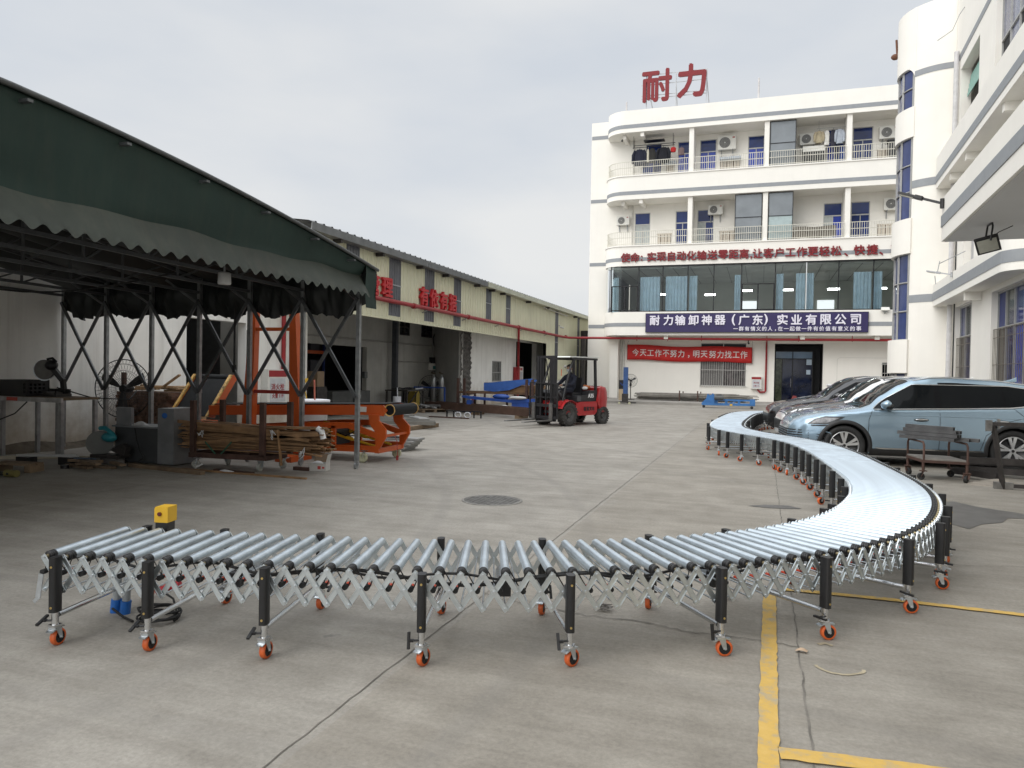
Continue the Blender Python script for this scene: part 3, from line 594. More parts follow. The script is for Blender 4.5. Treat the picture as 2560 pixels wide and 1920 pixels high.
# laundry
rk = MB()
for z, y in ((15.05, 43.75), (15.28, 44.1)): rk.cyl((-7.55, y, z), (-5.1, y, z), 0.018, 6)
for x in (-7.5, -5.2): rk.bar((x, 43.7, 15.0), (x, 44.2, 15.35), 0.03, 0.03); rk.bar((x, 44.1, 15.3), (x, 44.1, 15.74), 0.02, 0.02); rk.bar((x, 43.75, 15.05), (x, 43.75, 15.74), 0.02, 0.02)
rk.bar((-6.9, 43.9, 15.42), (-5.7, 43.9, 15.42), 0.5, 0.03)
o = rk.build('clothes_rack', BLACKALU); tag(o, 'black clothes drying rack under the ceiling of the top corner balcony', 'drying rack')
rk = MB(); rk.cyl((2.6, 43.8, 15.3), (4.1, 43.8, 15.3), 0.015, 6); rk.cyl((2.7, 43.8, 15.3), (2.7, 43.8, 15.745), 0.01, 5); rk.cyl((4.0, 43.8, 15.3), (4.0, 43.8, 15.745), 0.01, 5)
o = rk.build('clothes_rail', ALU); tag(o, 'thin clothes rail carrying shirts on the top balcony', 'clothes rail')
def jacket(x, y, ztop, wd, ht, col, label, sleeves=True, seed=0, name='jacket', tilt=0.0):
    rn = random.Random(seed); ph = rn.uniform(0, 6); m = MB()
    def body(u, v):
        a = 2*math.pi*u; h = v; wx = wd*0.5*(0.55+0.45*min(1, (1-h)*5)) * (1+0.06*math.sin(5*h+ph)); th = 0.09*(1-0.4*h)
        return (x+tilt*(1-h)*0.1+wx*math.cos(a), y+th*math.sin(a)+0.015*math.sin(6*a+ph), ztop-ht+ht*h)
    m.grid(body, 18, 7)
    if sleeves:
        for s in (-1, 1): m.tube([(x+s*wd*0.40, y, ztop-0.06), (x+s*wd*0.60, y-0.02, ztop-ht*0.35), (x+s*wd*0.62, y-0.04, ztop-ht*0.72), (x+s*wd*0.60, y-0.03, ztop-ht*0.88)], [0.085, 0.085, 0.07, 0.06], 8)
    m.tube([(x, y, ztop-0.02), (x, y, ztop+0.05), (x+0.03, y, ztop+0.09), (x, y, ztop+0.12)], 0.008, 4)
    o = m.build(name, mat('cloth_%s' % label.split()[0], col, 0.9, var=0.2, scale=5)); tag(o, label, 'clothing', 'laundry on the balconies')
jacket(-7.15, 43.75, 14.93, 0.62, 0.95, (0.012, 0.014, 0.03), 'navy jacket hung at the left end of the corner balcony rack', True, 1)
jacket(-6.40, 43.75, 14.93, 0.42, 0.85, (0.025, 0.024, 0.022), 'black jacket with pale edge, middle of the corner balcony rack', False, 2)
jacket(-6.64, 43.74, 14.90, 0.14, 0.75, (0.55, 0.52, 0.42), 'cream narrow garment hung beside the black jacket', False, 3, 'shirt')
jacket(-5.75, 43.75, 14.95, 0.60, 0.90, (0.008, 0.009, 0.014), 'blackish hooded coat hung right of the cream garment', True, 4)
jacket(-6.75, 44.0, 14.2, 0.4, 0.95, (0.02, 0.04, 0.13), 'blue work trousers hanging below the navy jacket', False, 5, 'trousers')
jacket(-5.18, 43.8, 14.93, 0.30, 0.28, (0.45, 0.02, 0.02), 'red small cloth hung near the black coat', False, 6, 'cloth')
jacket(-4.72, 43.8, 14.86, 0.36, 0.42, (0.17, 0.12, 0.12), 'mixed socks and small items clipped on a hanger', False, 7, 'hanger_of_socks')
jacket(2.72, 43.8, 15.16, 0.36, 0.65, (0.36, 0.31, 0.21), 'khaki shirt first on the thin clothes rail', True, 8, 'shirt')
jacket(3.12, 43.8, 15.16, 0.26, 0.80, (0.62, 0.61, 0.57), 'white shirt second on the thin clothes rail', False, 9, 'shirt')
jacket(3.42, 43.8, 15.16, 0.26, 0.90, (0.03, 0.03, 0.045), 'dark shirt third on the thin clothes rail', False, 10, 'shirt')
jacket(3.76, 43.8, 15.18, 0.34, 0.78, (0.40, 0.44, 0.50), 'pale blue shirt last on the thin clothes rail', True, 11, 'shirt')
jacket(3.95, 44.1, 14.4, 0.3, 1.0, (0.02, 0.05, 0.2), 'bright blue trousers hanging behind the shirts', False, 12, 'trousers')
m = MB(); m.box(1.95, 3.0, 43.9, 44.45, 13.25, 14.1); o = m.build('cabinet', mat('black_cabinet', (0.02,0.02,0.02), 0.5)); tag(o, 'black cabinet with a white top on the top balcony under the air conditioner', 'cabinet')
m = MB(); m.box(1.9, 3.05, 43.85, 44.5, 14.105, 14.4); m.build('white_top', CASEWHITE, o)
m = MB(); m.box(6.2, 7.0, 43.6, 44.3, 13.25, 14.3); m.box(6.1, 7.05, 43.55, 44.35, 14.303, 14.36); o = m.build('washing_machine', mat('charcoal_appliance', (0.03,0.03,0.032), 0.4)); tag(o, 'charcoal washing machine at the right end of the top balcony', 'washing machine')
# rooftop sign
rs = thing('rooftop_sign', 'big red two character sign 耐力 on a thin steel frame on the roof', 'sign', (-5.2, 43.4, 17.03), world=True)
m = MB()
for x in (-6.75, -5.05, -3.33): m.bar((x, 43.4, 17.03), (x, 43.4, 19.15), 0.05, 0.05)
m.bar((-6.55, 43.4, 17.9), (-6.4, 44.2, 17.03), 0.04, 0.04); m.bar((-3.33, 43.4, 18.6), (-3.2, 44.4, 17.03), 0.04, 0.04); m.bar((-5.05, 43.4, 18.6), (-5.05, 44.4, 17.03), 0.04, 0.04)
for z in (17.75, 17.92, 18.55, 19.12): m.bar((-7.05, 43.40, z), (-3.3, 43.40, z), 0.035, 0.035)
m.build('sign_frame', mat('frame_grey', (0.42,0.43,0.44), 0.5, 0.4), rs)
put_text('character', '耐', 1.95, 0.14, REDPAINT, rs, (-6.14, 43.26, 18.42), (1,0,0), (0,0,1), 0.045, sx=0.92)
put_text('character', '力', 1.95, 0.14, REDPAINT, rs, (-4.16, 43.26, 18.50), (1,0,0), (0,0,1), 0.06, sx=0.92)
# slogan letters on the fascia
sl = thing('slogan_lettering', 'row of raised red Chinese slogan characters along the white fascia over the ribbon window', 'sign', (0, 42.9, 8.4), world=True)
for ch, x in (('使',-7.98),('命',-7.43),(':',-6.86),('实',-6.46),('现',-5.9),('自',-5.33),('动',-4.77),('化',-4.2),('输',-3.63),('送',-3.05),('零',-2.47),('距',-1.9),('离',-1.34),(',',-0.78),('让',-0.62),('客',-0.05),('户',0.5),('工',1.08),('作',1.66),('更',2.23),('轻',2.8),('松',3.38),('、',4.05),('快',4.52),('捷',5.14),('、',5.75),('高',6.29),('效',6.9)):
    if ch in ':,、': put_text('character', ch, 0.60, 0.06, REDPAINT, sl, (x+0.10, YF-0.06, 8.36 if ch == ':' else 8.20), (1,0,0), (0,0,1), 0.010)
    else: put_text('character', ch, 0.565, 0.06, REDPAINT, sl, (x+0.275, YF-0.06, 8.42), (1,0,0), (0,0,1), 0.012)
# company board
cb = thing('company_signboard', 'long dark blue company board with white characters below the ribbon window', 'sign', (-0.56, 42.9, 4.06), world=True)
m = MB(); m.box(-6.43, 5.30, YF-0.14, YF-0.02, 4.05, 5.11); m.build('board', mat('board_indigo', (0.026, 0.018, 0.085), 0.55, var=0.08, scale=2), cb)
m = MB()
for a, b, c, d in ((-6.45, 5.32, 5.11, 5.13), (-6.45, 5.32, 4.03, 4.05), (-6.45, -6.43, 4.05, 5.11), (5.30, 5.32, 4.05, 5.11)): m.box(a, b, YF-0.145, YF-0.02, c, d)
m.build('edge_trim', BLACKALU, cb)
LETW = mat('white_lettering', (0.72, 0.70, 0.78), 0.5, var=0.04)
for ch, x in zip('耐力输卸神器(广东)实业有限公司', (-6.20,-5.43,-4.75,-4.02,-3.29,-2.56,-1.66,-1.28,-0.55,0.05,0.74,1.46,2.20,2.94,3.66,4.40)):
    put_text('character', ch, 0.66 if ch in '()' else 0.60, 0.04, LETW, cb, (x+(0.12 if ch in '()' else 0.29), YF-0.165, 4.73), (1,0,0), (0,0,1), 0.016)
for ch, x in zip('一群有情义的人，在一起做一件有价值有意义的事', (-1.55,-1.25,-0.94,-0.63,-0.33,-0.03,0.27,0.55,0.80,1.11,1.41,1.71,2.01,2.30,2.60,2.90,3.21,3.52,3.82,4.11,4.42,4.72)):
    put_text('small_character', ch, 0.265, 0.03, LETW, cb, (x+0.13, YF-0.16, 4.235 if ch != '，' else 4.15), (1,0,0), (0,0,1), 0.0045)
# red cloth banner
bn = thing('cloth_banner', 'red cloth banner with white characters stretched across the ground floor wall', 'banner', (-4.1, 44.4, 2.46), world=True)
def bsag(u): return 0.035*math.sin(u*14)+0.02*math.sin(u*31)
m = MB(); m.grid(lambda u, v: (-7.75+7.22*u, YW-0.16-0.02*math.sin(u*9), (3.38-0.09*u-0.05*math.sin(math.pi*u)+0.03*math.sin(u*11)) + (v-1)*(0.92-0.03*math.sin(math.pi*u))), 60, 4); o = m.build('fabric', mat('banner_red', (0.50, 0.018, 0.016), 0.7, var=0.12, scale=2), bn)
sm = o.modifiers.new('thickness', 'SOLIDIFY'); sm.thickness = 0.01
BW = mat('banner_white', (0.72, 0.66, 0.64), 0.7)
for ch, x in zip('今天工作不努力，明天努力找工作', (-7.46,-7.0,-6.56,-6.1,-5.64,-5.2,-4.75,-4.31,-3.88,-3.43,-2.95,-2.51,-2.07,-1.63,-1.2)):
    u = (x+7.75)/7.22; zc = 2.91-0.09*u-0.02*math.sin(math.pi*u)
    put_text('character', ch, 0.46, 0.012, BW, bn, (x+0.22, YW-0.20, zc if ch != '，' else zc-0.16), (1,0,0), (0,0,1), 0.005, sx=0.90)
m = MB()
for x in (-7.76, -0.52): m.tube([(x, YW-0.16, 2.3), (x, YW-0.16, 3.45), (x+(0.06 if x < -4 else -0.0), YW-0.02, 3.6)], 0.006, 4)
m.build('tie_cord', mat('dark_cord', (0.05,0.05,0.05), 0.8), bn)
# wall camera, floodlight
def cctv(loc, label, rz=0, col=BLACKPLASTIC):
    t = thing('security_camera', label, 'camera', loc, rz, 'small security cameras')
    m = MB(); m.cyl((0, 0, 0), (0, -0.10, 0), 0.035, 8); m.tube([(0, -0.08, 0), (0, -0.12, -0.06)], 0.015, 6); m.build('bracket', col, t)
    m = MB(); m.cyl((0, -0.10, -0.09), (0.02, -0.32, -0.14), 0.05, 10); m.build('camera_body', col, t)
cctv((-0.75, YW, 3.62), 'dark security camera over the right end of the red banner'); cctv((-8.2, 43.9, 15.62), 'tiny dark camera under the roof at the rounded corner')
fl = thing('wall_floodlight', 'white floodlight on the fascia just right of the company board', 'floodlight', (6.10, 43.0, 5.05))
m = MB(); m.obox((0, -0.16, 0.20), (0.40, 0.09, 0.22), Matrix.Rotation(R(-40), 3, 'X')); m.build('lamp_head', CASEWHITE, fl); m = MB(); m.bar((0, 0, -0.02), (0, -0.14, 0.06), 0.05, 0.03); m.box(-0.12, 0.12, -0.15, -0.13, 0.05, 0.20); m.build('bracket', GALV, fl)
# fire hydrant cabinet with its riser
fb = thing('hydrant_cabinet', 'white hydrant cabinet with red header on the office wall beside the door', 'hydrant cabinet', (-0.25, 44.6, 0.86), world=True)
m = MB(); m.box(-0.55, 0.03, YW-0.22, YW-0.005, 0.86, 1.57); m.build('case', CASEWHITE, fb)
m = MB(); m.box(-0.52, 0.0, YW-0.228, YW-0.221, 1.42, 1.55); m.build('header_strip', PIPERED, fb)
m = MB(); m.box(-0.47, -0.06, YW-0.228, YW-0.221, 0.92, 1.38); m.build('door_panel', mat('cabinet_glass', (0.52, 0.53, 0.55), 0.2), fb)
put_text('lettering', '消火栓', 0.10, 0.004, PIPERED, fb, (-0.26, YW-0.234, 1.22), (1,0,0), (0,0,1), 0.002)
put_text('lettering', '火警 119', 0.08, 0.004, PIPERED, fb, (-0.26, YW-0.234, 1.04), (1,0,0), (0,0,1), 0.002)
# the red fire main: along the workshop eaves, round the corner and along the office
fm = thing('fire_main_pipe', 'long red fire main pipe running along the workshop eaves and across the office front', 'pipe', (-11.3, 30, 3.78), world=True)
pts = [(-11.27, 16.3, 3.80), (-11.27, 30, 3.78), (-11.27, 42.9, 3.74), (-11.1, 43.2, 3.73), (-10.8, 43.28, 3.73), (0, 43.32, 3.66), (XR, 43.32, 3.62)]
m = MB(); m.tube(pts, 0.072, 10); m.build('main_run', PIPERED, fm)
for y in (22.6, 27.5, 34.0, 38.4, 43.1): m = MB(); m.cyl((-11.27, y-0.09, 3.78), (-11.27, y+0.09, 3.78), 0.098, 10); m.build('coupling', PIPERED, fm)
m = MB(); m.tube([(-11.27, 34.0, 3.76), (-11.27, 34.0, 3.24), (-11.3, 34.1, 3.17), (-12.2, 36.8, 3.24), (-12.26, 37.0, 3.20), (-12.26, 37.0, 0.3)], 0.062, 8); m.build('riser', PIPERED, fm)
m = MB(); m.tube([(-0.02+0.27, 43.32, 3.64), (0.25, 44.3, 3.60), (0.25, YW-0.09, 3.5), (0.25, YW-0.09, 0.78), (0.2, YW-0.09, 0.70), (-0.05, YW-0.09, 0.68), (-0.2, YW-0.09, 0.84)], 0.052, 8); m.build('riser', PIPERED, fm)
for x in (-7.0, -5.2, -3.3, 0.25, 1.9, 4.6): m = MB(); m.box(x-0.02, x+0.02, 43.30, 43.34, 3.55, 3.87); m.build('hanger', PIPERED, fm)
for y in (19, 23.5, 27.2, 31, 34.5, 38.9): m = MB(); m.bar((-11.43, y, 3.62), (-11.22, y, 3.70), 0.04, 0.03); m.build('hanger', GALV, fm)
# ================================================================ long workshop shed on the left (eave panels at x = -11.43, wall at x = -12.5)
shed = thing('workshop_shed', 'long low workshop shed with pale green metal eave panels, grey gutter and white lower walls', 'building', (-14, 28, 0), world=True)
PANEL = mat('pale_green_metal_panel', (0.66, 0.645, 0.47), 0.5, var=0.06, scale=1.2, streak=0.16)
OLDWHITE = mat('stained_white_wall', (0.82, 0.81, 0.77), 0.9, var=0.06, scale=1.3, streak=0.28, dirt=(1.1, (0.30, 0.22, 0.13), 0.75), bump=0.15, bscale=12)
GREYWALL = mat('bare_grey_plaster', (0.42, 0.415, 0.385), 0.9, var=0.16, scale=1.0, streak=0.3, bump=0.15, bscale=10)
XP, XWL = -11.43, -12.5
def ribbed(y0, y1, z0, z1, x=XP, pitch=0.27, dep=0.03, name='metal_panel', m_=None, parent=None):
    m = MB(); ys = []; y = y0
    while y < y1-1e-6:
        e = min(pitch, y1-y); ys += [(y, 0), (y+e*0.62, 0), (y+e*0.70, dep), (y+e*0.92, dep)]; y += e
    ys.append((y1, 0)); n = len(ys)
    m.add([(x+d, q, z0) for q, d in ys]+[(x+d, q, z1) for q, d in ys], [(i, i+1, n+i+1, n+i) for i in range(n-1)])
    return m.build(name, m_ or PANEL, parent or shed)
skl = [(18.48, 19.26, 3.35, 5.12), (21.05, 21.9, 3.35, 5.12), (23.68, 24.53, 3.36, 5.12), (26.29, 27.07, 3.36, 5.12), (29.8, 30.53, 3.86, 5.12), (32.43, 33.15, 3.86, 5.12), (41.1, 41.87, 1.2, 5.05), (46.5, 47.2, 1.2, 5.05)]
cur = 16.3
SKY_ = mat('grey_translucent_sheet', (0.11, 0.115, 0.13), 0.28, var=0.25, scale=2)
for a, b, z0, z1 in skl:
    zb_ = 3.24 if cur < 39 else 1.2
    if cur < 39.42 < a: ribbed(cur, 39.42, 3.24, 5.22); ribbed(39.42, a, 1.2, 5.22)
    else: ribbed(cur, a, zb_, 5.22)
    if z0 > zb_+0.02: ribbed(a, b, zb_, z0)
    o = ribbed(a, b, z0, 5.22, XP-0.01, 0.16, 0.02, 'skylight_strip', SKY_)
    m = MB(); zc = z0+(z1-z0)*0.56; m.box(XP-0.005, XP+0.03, a, b, zc, zc+0.035); m.build('lap_joint', mat('lap_grey', (0.35,0.36,0.37), 0.5), o)
    cur = b
ribbed(cur, 52.0, 1.2, 5.22)
m = MB(); m.box(XP-0.06, XP+0.045, 16.3, 39.42, 3.21, 3.245); m.box(XP-0.06, XP+0.045, 39.42, 52, 1.17, 1.205); m.build('panel_trim', PANEL, shed)
m = MB(); m.box(XP-0.14, XP-0.02, 39.42, 52, 0, 1.165); m.build('base_wall', OLDWHITE, shed)
# gutter and roof
GUT = mat('dark_grey_gutter', (0.17, 0.178, 0.18), 0.5, 0.2, var=0.2, scale=3); GUTL = mat('pale_green_gutter', (0.50, 0.51, 0.40), 0.5, var=0.12, scale=2)
def gutter(y0, y1, mm):
    m = MB(); pr_ = [(0.04, 5.20), (0.34, 5.20), (0.36, 5.40), (0.33, 5.40), (0.31, 5.23), (0.04, 5.23)]
    m.prism(pr_, (XP, y0, 0), (1,0,0), (0,0,1), (0, y1-y0, 0)); return m.build('gutter', mm, shed)
gutter(16.3, 23.3, GUT); gutter(23.36, 29.2, GUT); gutter(29.26, 52.0, GUTL)
ROOFM = mat('grey_roof_sheet', (0.20, 0.205, 0.21), 0.5, 0.3, var=0.15); m = MB()
ys = []; y = 16.2
while y < 52: ys += [(y, 0), (y+0.27, 0), (y+0.30, 0.035), (y+0.36, 0.035)]; y += 0.39
n = len(ys); m.add([(XP+0.30, q, 5.42+d) for q, d in ys]+[(-20, q, 6.55+d) for q, d in ys], [(i, i+1, n+i+1, n+i) for i in range(n-1)])
m.add([(-20, 11, 6.55), (-20, 52, 6.55), (-29, 52, 5.4), (-29, 11, 5.4)], [(0,1,2,3)])
m.add([(XWL-0.3, 11, 4.4), (XWL-0.3, 16.2, 4.4), (-20, 16.2, 6.5), (-20, 11, 6.5)], [(0,1,2,3)]); m.add([(XP+0.30, 16.2, 5.40), (XP+0.30, 52, 5.40), (-20, 52, 6.5), (-20, 16.2, 6.5)], [(0,1,2,3)]); m.build('roof', ROOFM, shed)
for y in (17.8, 20.2, 23.0, 25.2, 28.4, 30.2, 31.6, 35.5, 38.9, 45.4): m = MB(); m.box(XP+0.04, XP+0.30, y-0.05, y+0.05, 5.10, 5.198); m.build('gutter_bracket', DARKSTEEL, shed)
m = MB(); m.tube([(XP+0.16, 38.2, 5.12), (XP+0.16, 43.4, 5.05)], 0.03, 6); m.build('eave_conduit', mat('pale_conduit', (0.55,0.54,0.5), 0.5), shed)
# lower walls
m = MB(); m.wall((XWL, -8, 0), (0,1,0), 26.0, 4.2, [(21.5, 23.55, 0, 2.72)], 0.25, (1,0,0)); m.box(XWL-0.24, XWL, 18.0, 18.22, 0, 5.0); m.build('front_wall', OLDWHITE, shed)
m = MB(); m.box(XWL-0.12, XWL+0.07, 15.56, 15.95, 0, 2.55); m.build('door_pier', mat('grey_cement_pier', (0.36, 0.35, 0.33), 0.9, var=0.15, streak=0.4), shed)
m = MB(); rn = random.Random(2)
m.grid(lambda u, v: (XWL+0.02+0.28*(1-v)*(0.8+0.3*math.sin(40*u)+0.15*math.sin(97*u)), 4+9*u, 0.17*v*(0.85+0.25*math.sin(31*u+1))), 60, 3); m.build('rubble_ledge', mat('broken_plinth', (0.12, 0.10, 0.075), 0.95, var=0.4, scale=5, bump=0.5, bscale=15), shed)
m = MB(); m.wall((XWL, 30.87, 0), (0,1,0), 11.6, 3.6, [(33.66-30.87, 34.97-30.87, 1.10, 2.12), (6.45, 10.2, 0, 3.25)], 0.28, (1,0,0)); m.build('front_wall', OLDWHITE, shed)
m = MB(); rn = random.Random(4)
m.grid(lambda u, v: (XWL+0.06*math.sin(63*v+5*u)*math.sin(37*v)+0.02, 29.66+1.18*u, 3.6*v), 8, 60, False); m.build('broken_brick_edge', mat('broken_brick', (0.105, 0.098, 0.09), 0.95, var=0.55, scale=9, bump=0.8, bscale=9), shed)
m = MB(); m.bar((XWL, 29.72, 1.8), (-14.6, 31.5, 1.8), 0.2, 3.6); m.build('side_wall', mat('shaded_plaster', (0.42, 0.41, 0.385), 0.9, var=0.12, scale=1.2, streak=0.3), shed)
XB = -14.6
m = MB(); m.wall((XB, 17.5, 0), (0,1,0), 14.2, 5.0, [(3.3, 7.75, 0, 2.45), (10.45, 11.45, 3.08, 3.75), (12.55, 13.75, 3.1, 3.75)], 0.2, (1,0,0)); m.box(XB-0.2, XWL-0.25, 17.3, 17.5, 0, 5); m.build('back_wall', GREYWALL, shed)
m = MB(); m.tube([(XB+0.05, 18, 2.72), (XB+0.05, 31.4, 2.72)], 0.03, 6); m.tube([(XB+0.05, 27.6, 1.95), (XB+0.05, 31.2, 1.95)], 0.025, 6); m.tube([(XB+0.05, 31.2, 0.4), (XB+0.05, 31.2, 3.3)], 0.035, 6); m.build('wall_conduit', mat('grey_conduit', (0.30, 0.29, 0.27), 0.6), shed)
for a, b, z0, z1 in ((27.95, 28.95, 3.08, 3.75), (30.05, 31.25, 3.1, 3.75)):
    m = MB(); t = 0.06
    for c in (a, (a+b)/2-t/2, b-t): m.box(XB-0.1, XB-0.03, c, c+t, z0, z1)
    for z in (z0, (z0+z1)/2, z1-t): m.box(XB-0.1, XB-0.03, a, b, z, z+t)
    f = m.build('high_window', DARKSTEEL, shed); m = MB(); m.box(XB-0.13, XB-0.11, a, b, z0, z1); m.build('pane', mat('dim_pane', (0.03,0.033,0.036), 0.15, var=0.4), f)
m = MB(); m.box(-14.42, -14.22, 26.95, 27.15, 0, 4.9); m.build('column', mat('steel_column_paint', (0.06,0.065,0.075), 0.5, 0.2, var=0.2), shed)
# dim rooms behind the openings
m = MB(); m.wall((-19.5, 9, 0), (0,1,0), 40, 5.0, [], 0.1, (1,0,0)); m.box(-19.4, XWL-0.27, 11.0, 11.1, 0, 5); m.box(-19.4, -14.85, 33.0, 33.1, 0, 5); m.box(-19.4, -14.85, 20.5, 20.6, 0, 5); m.build('inner_partition', mat('shade_toned_plaster', (0.07, 0.07, 0.068), 0.9, var=0.2), shed)  # plaster colour darkened to stand in for the shade indoors
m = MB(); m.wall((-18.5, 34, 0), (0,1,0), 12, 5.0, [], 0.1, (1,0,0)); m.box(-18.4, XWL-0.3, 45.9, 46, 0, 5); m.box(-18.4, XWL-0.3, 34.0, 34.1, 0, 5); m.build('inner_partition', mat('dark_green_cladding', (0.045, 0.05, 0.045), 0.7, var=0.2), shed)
# barred shed window
m = MB(); t = 0.05; y0, y1, z0, z1 = 33.66, 34.97, 1.10, 2.12
for a, b, c, d in ((y0, y0+t, z0, z1), (y1-t, y1, z0, z1), (y0, y1, z0, z0+t), (y0, y1, z1-t, z1), (y0, y1, 1.52, 1.57)): m.box(XWL-0.10, XWL+0.01, a, b, c, d)
for k in range(1, 6): y = y0+(y1-y0)*k/6; m.box(XWL-0.03, XWL-0.01, y-0.02, y+0.02, z0, z1)
f = m.build('barred_window', mat('window_grey', (0.28,0.28,0.27), 0.6), shed); m = MB(); m.box(XWL-0.14, XWL-0.12, y0, y1, z0, z1); m.build('pane', mat('dull_pane', (0.14,0.14,0.135), 0.2, var=0.3), f)
# steel frame at the far corner
m = MB(); m.box(-10.55, -10.35, 44.2, 44.5, 0.135, 3.85); m.box(-11.38, -10.4, 46.2, 46.4, 2.55, 2.65)
for y in (44.7, 45.3, 45.9): m.box(-10.5, -10.42, y, y+0.06, 0.135, 3.4)
m.box(-11.38, -10.28, 47.4, 47.5, 0.135, 4.4); o = m.build('steel_gate_frame', DARKSTEEL); tag(o, 'dark steel frame in the gap between workshop shed and office', 'gate frame')  # wide back sheet: dark colour stands in for the unlit gap
# raised red characters on the panels
sc_ = thing('shed_lettering', 'red raised Chinese characters fixed to the pale green eave panels of the workshop', 'sign', (-11.3, 23, 4.21), world=True)
for ch, y in (('化', 18.1), ('管', 19.93), ('理', 20.77), ('有', 23.47), ('依', 24.31), ('有', 25.15), ('据', 25.99)):
    put_text('character', ch, 0.68, 0.10, mat('bright_red_sign', (0.48,0.02,0.025), 0.45, var=0.08), sc_, (XP+0.10, y, 4.21), (0,1,0), (0,0,1), 0.018)
cctv((XP+0.1, 41.6, 4.36), 'white camera on the eave panels beside the grey skylight strip', R(90), CASEWHITE)
hb = thing('hydrant_cabinet', 'narrow hydrant cabinet at the foot of the red riser by the dark workshop doorway', 'hydrant cabinet', (-12.3, 37.4, 1.1), world=True)
m = MB(); m.box(XWL+0.02, XWL+0.24, 36.85, 37.33, 0.95, 1.85); m.build('case', PIPERED, hb); m = MB(); m.box(XWL+0.03, XWL+0.20, 37.36, 38.0, 1.10, 1.88); m.build('open_door', CASEWHITE, hb)
m = MB(); m.box(XWL+0.201, XWL+0.206, 37.50, 37.86, 1.68, 1.82); m.build('red_square', PIPERED, hb); m = MB(); m.box(XWL+0.201, XWL+0.206, 37.48, 37.88, 1.14, 1.62); m.build('notice', mat('grey_notice', (0.4,0.41,0.42), 0.6), hb)
# ---- second hydrant cabinet, brooms, and fittings on the near wall
hb = thing('hydrant_cabinet', 'white and red hydrant cabinet on the wall behind the orange gantry', 'hydrant cabinet', (-12.4, 16.1, 0.7), world=True)
m = MB(); m.box(XWL+0.005, XWL+0.22, 16.15, 17.0, 0.62, 1.55); m.build('case', CASEWHITE, hb); m = MB(); m.box(XWL+0.221, XWL+0.226, 16.2, 16.95, 1.35, 1.52); m.build('header_strip', PIPERED, hb)
m = MB(); m.box(XWL+0.221, XWL+0.226, 16.25, 16.9, 0.68, 1.31); m.build('door_panel', mat('cabinet_glass', (0.52, 0.53, 0.55), 0.2), hb); m = MB(); m.box(XWL+0.005, XWL+0.2, 16.9, 17.06, 0.45, 0.62); m.ball((XWL+0.12, 16.75, 0.52), 0.09); m.build('valve', PIPERED, hb)
put_text('lettering', '消火栓', 0.19, 0.004, PIPERED, hb, (XWL+0.23, 16.57, 1.08), (0,1,0), (0,0,1), 0.003); put_text('lettering', '火警 119', 0.13, 0.004, PIPERED, hb, (XWL+0.23, 16.57, 0.84), (0,1,0), (0,0,1), 0.002)
m = MB(); m.tube([(XWL+0.06, 17.03, 1.5), (XWL+0.06, 17.03, 3.3)], 0.06, 8); o = m.build('riser_pipe', PIPERED); tag(o, 'red riser pipe climbing the white wall behind the orange gantry', 'pipe')
bt = thing('broom', 'twig broom with a yellow handle leaning upside down on the white wall', 'broom', (-12.3, 17.5, 0))
m = MB(); m.cyl((0.12, 0.25, 0.05), (-0.05, 0.06, 1.0), 0.018, 6); m.build('handle', YELLOWP, bt); m = MB(); rn = random.Random(8)
for k in range(26): a = rn.uniform(-0.10, 0.10); m.cyl((-0.05+rn.uniform(-.03,.03), 0.06+a*0.5, 0.98), (-0.10+rn.uniform(-.04,.04), -0.02+a*1.4, 1.75+rn.uniform(-.12,.15)), 0.010, 4)
m.build('twigs', mat('broom_twigs', (0.22, 0.17, 0.10), 0.9, var=0.3), bt)
bt = thing('broom', 'yellow plastic broom leaning on the white wall beside the twig broom', 'broom', (-12.25, 17.9, 0))
m = MB(); m.cyl((0.15, 0.0, 0.05), (-0.1, -0.05, 1.15), 0.016, 6); m.build('handle', YELLOWP, bt); m = MB(); m.obox((-0.1, -0.05, 1.2), (0.08, 0.36, 0.07), Matrix.Rotation(R(25), 3, 'X')); m.build('head', YELLOWP, bt)
# wall boxes in the bay
for y, z, lab in ((22.9+2.0, 1.25, 'small grey switch box on the bay wall beside the rack doorway'), ):
    o = MB().box(XB+0.01, XB+0.12, y, y+0.22, z, z+0.25).build('switch_box', mat('switch_grey', (0.1,0.11,0.11), 0.5)); tag(o, lab, 'switch box')
db = thing('wall_controller', 'pale wall controller with a teal label and a dark top in the workshop bay', 'control box', (XB, 31.1, 1.75), world=True)
m = MB(); m.box(XB+0.005, XB+0.2, 30.85, 31.5, 1.60, 1.92); m.build('case', CASEWHITE, db); m = MB(); m.box(XB+0.205, XB+0.21, 30.9, 31.45, 1.66, 1.80); m.build('teal_label', mat('teal', (0.05,0.22,0.22), 0.5), db); m = MB(); m.box(XB+0.005, XB+0.16, 30.92, 31.42, 1.925, 2.2); m.build('dark_top', BLACKPLASTIC, db)
m = MB(); m.tube([(XB+0.1, 31.3, 1.6), (XB+0.1, 31.3, 1.1), (XB+0.12, 31.35, 0.6), (XB+0.14, 31.3, 0.2)], 0.02, 5); m.build('cable', RUBBER, db)
m = MB(); m.tube([(XB+0.1, 31.6, 3.5), (XB+0.12, 31.7, 3.2), (XB+0.2, 31.5, 2.7), (XB+0.1, 31.2, 2.75), (XB+0.1, 31.1, 3.1), (XB+0.1, 31.4, 3.4)], 0.022, 5); o = m.build('cable_loop', RUBBER); tag(o, 'black cable hanging in a loop high on the workshop bay wall', 'cable')
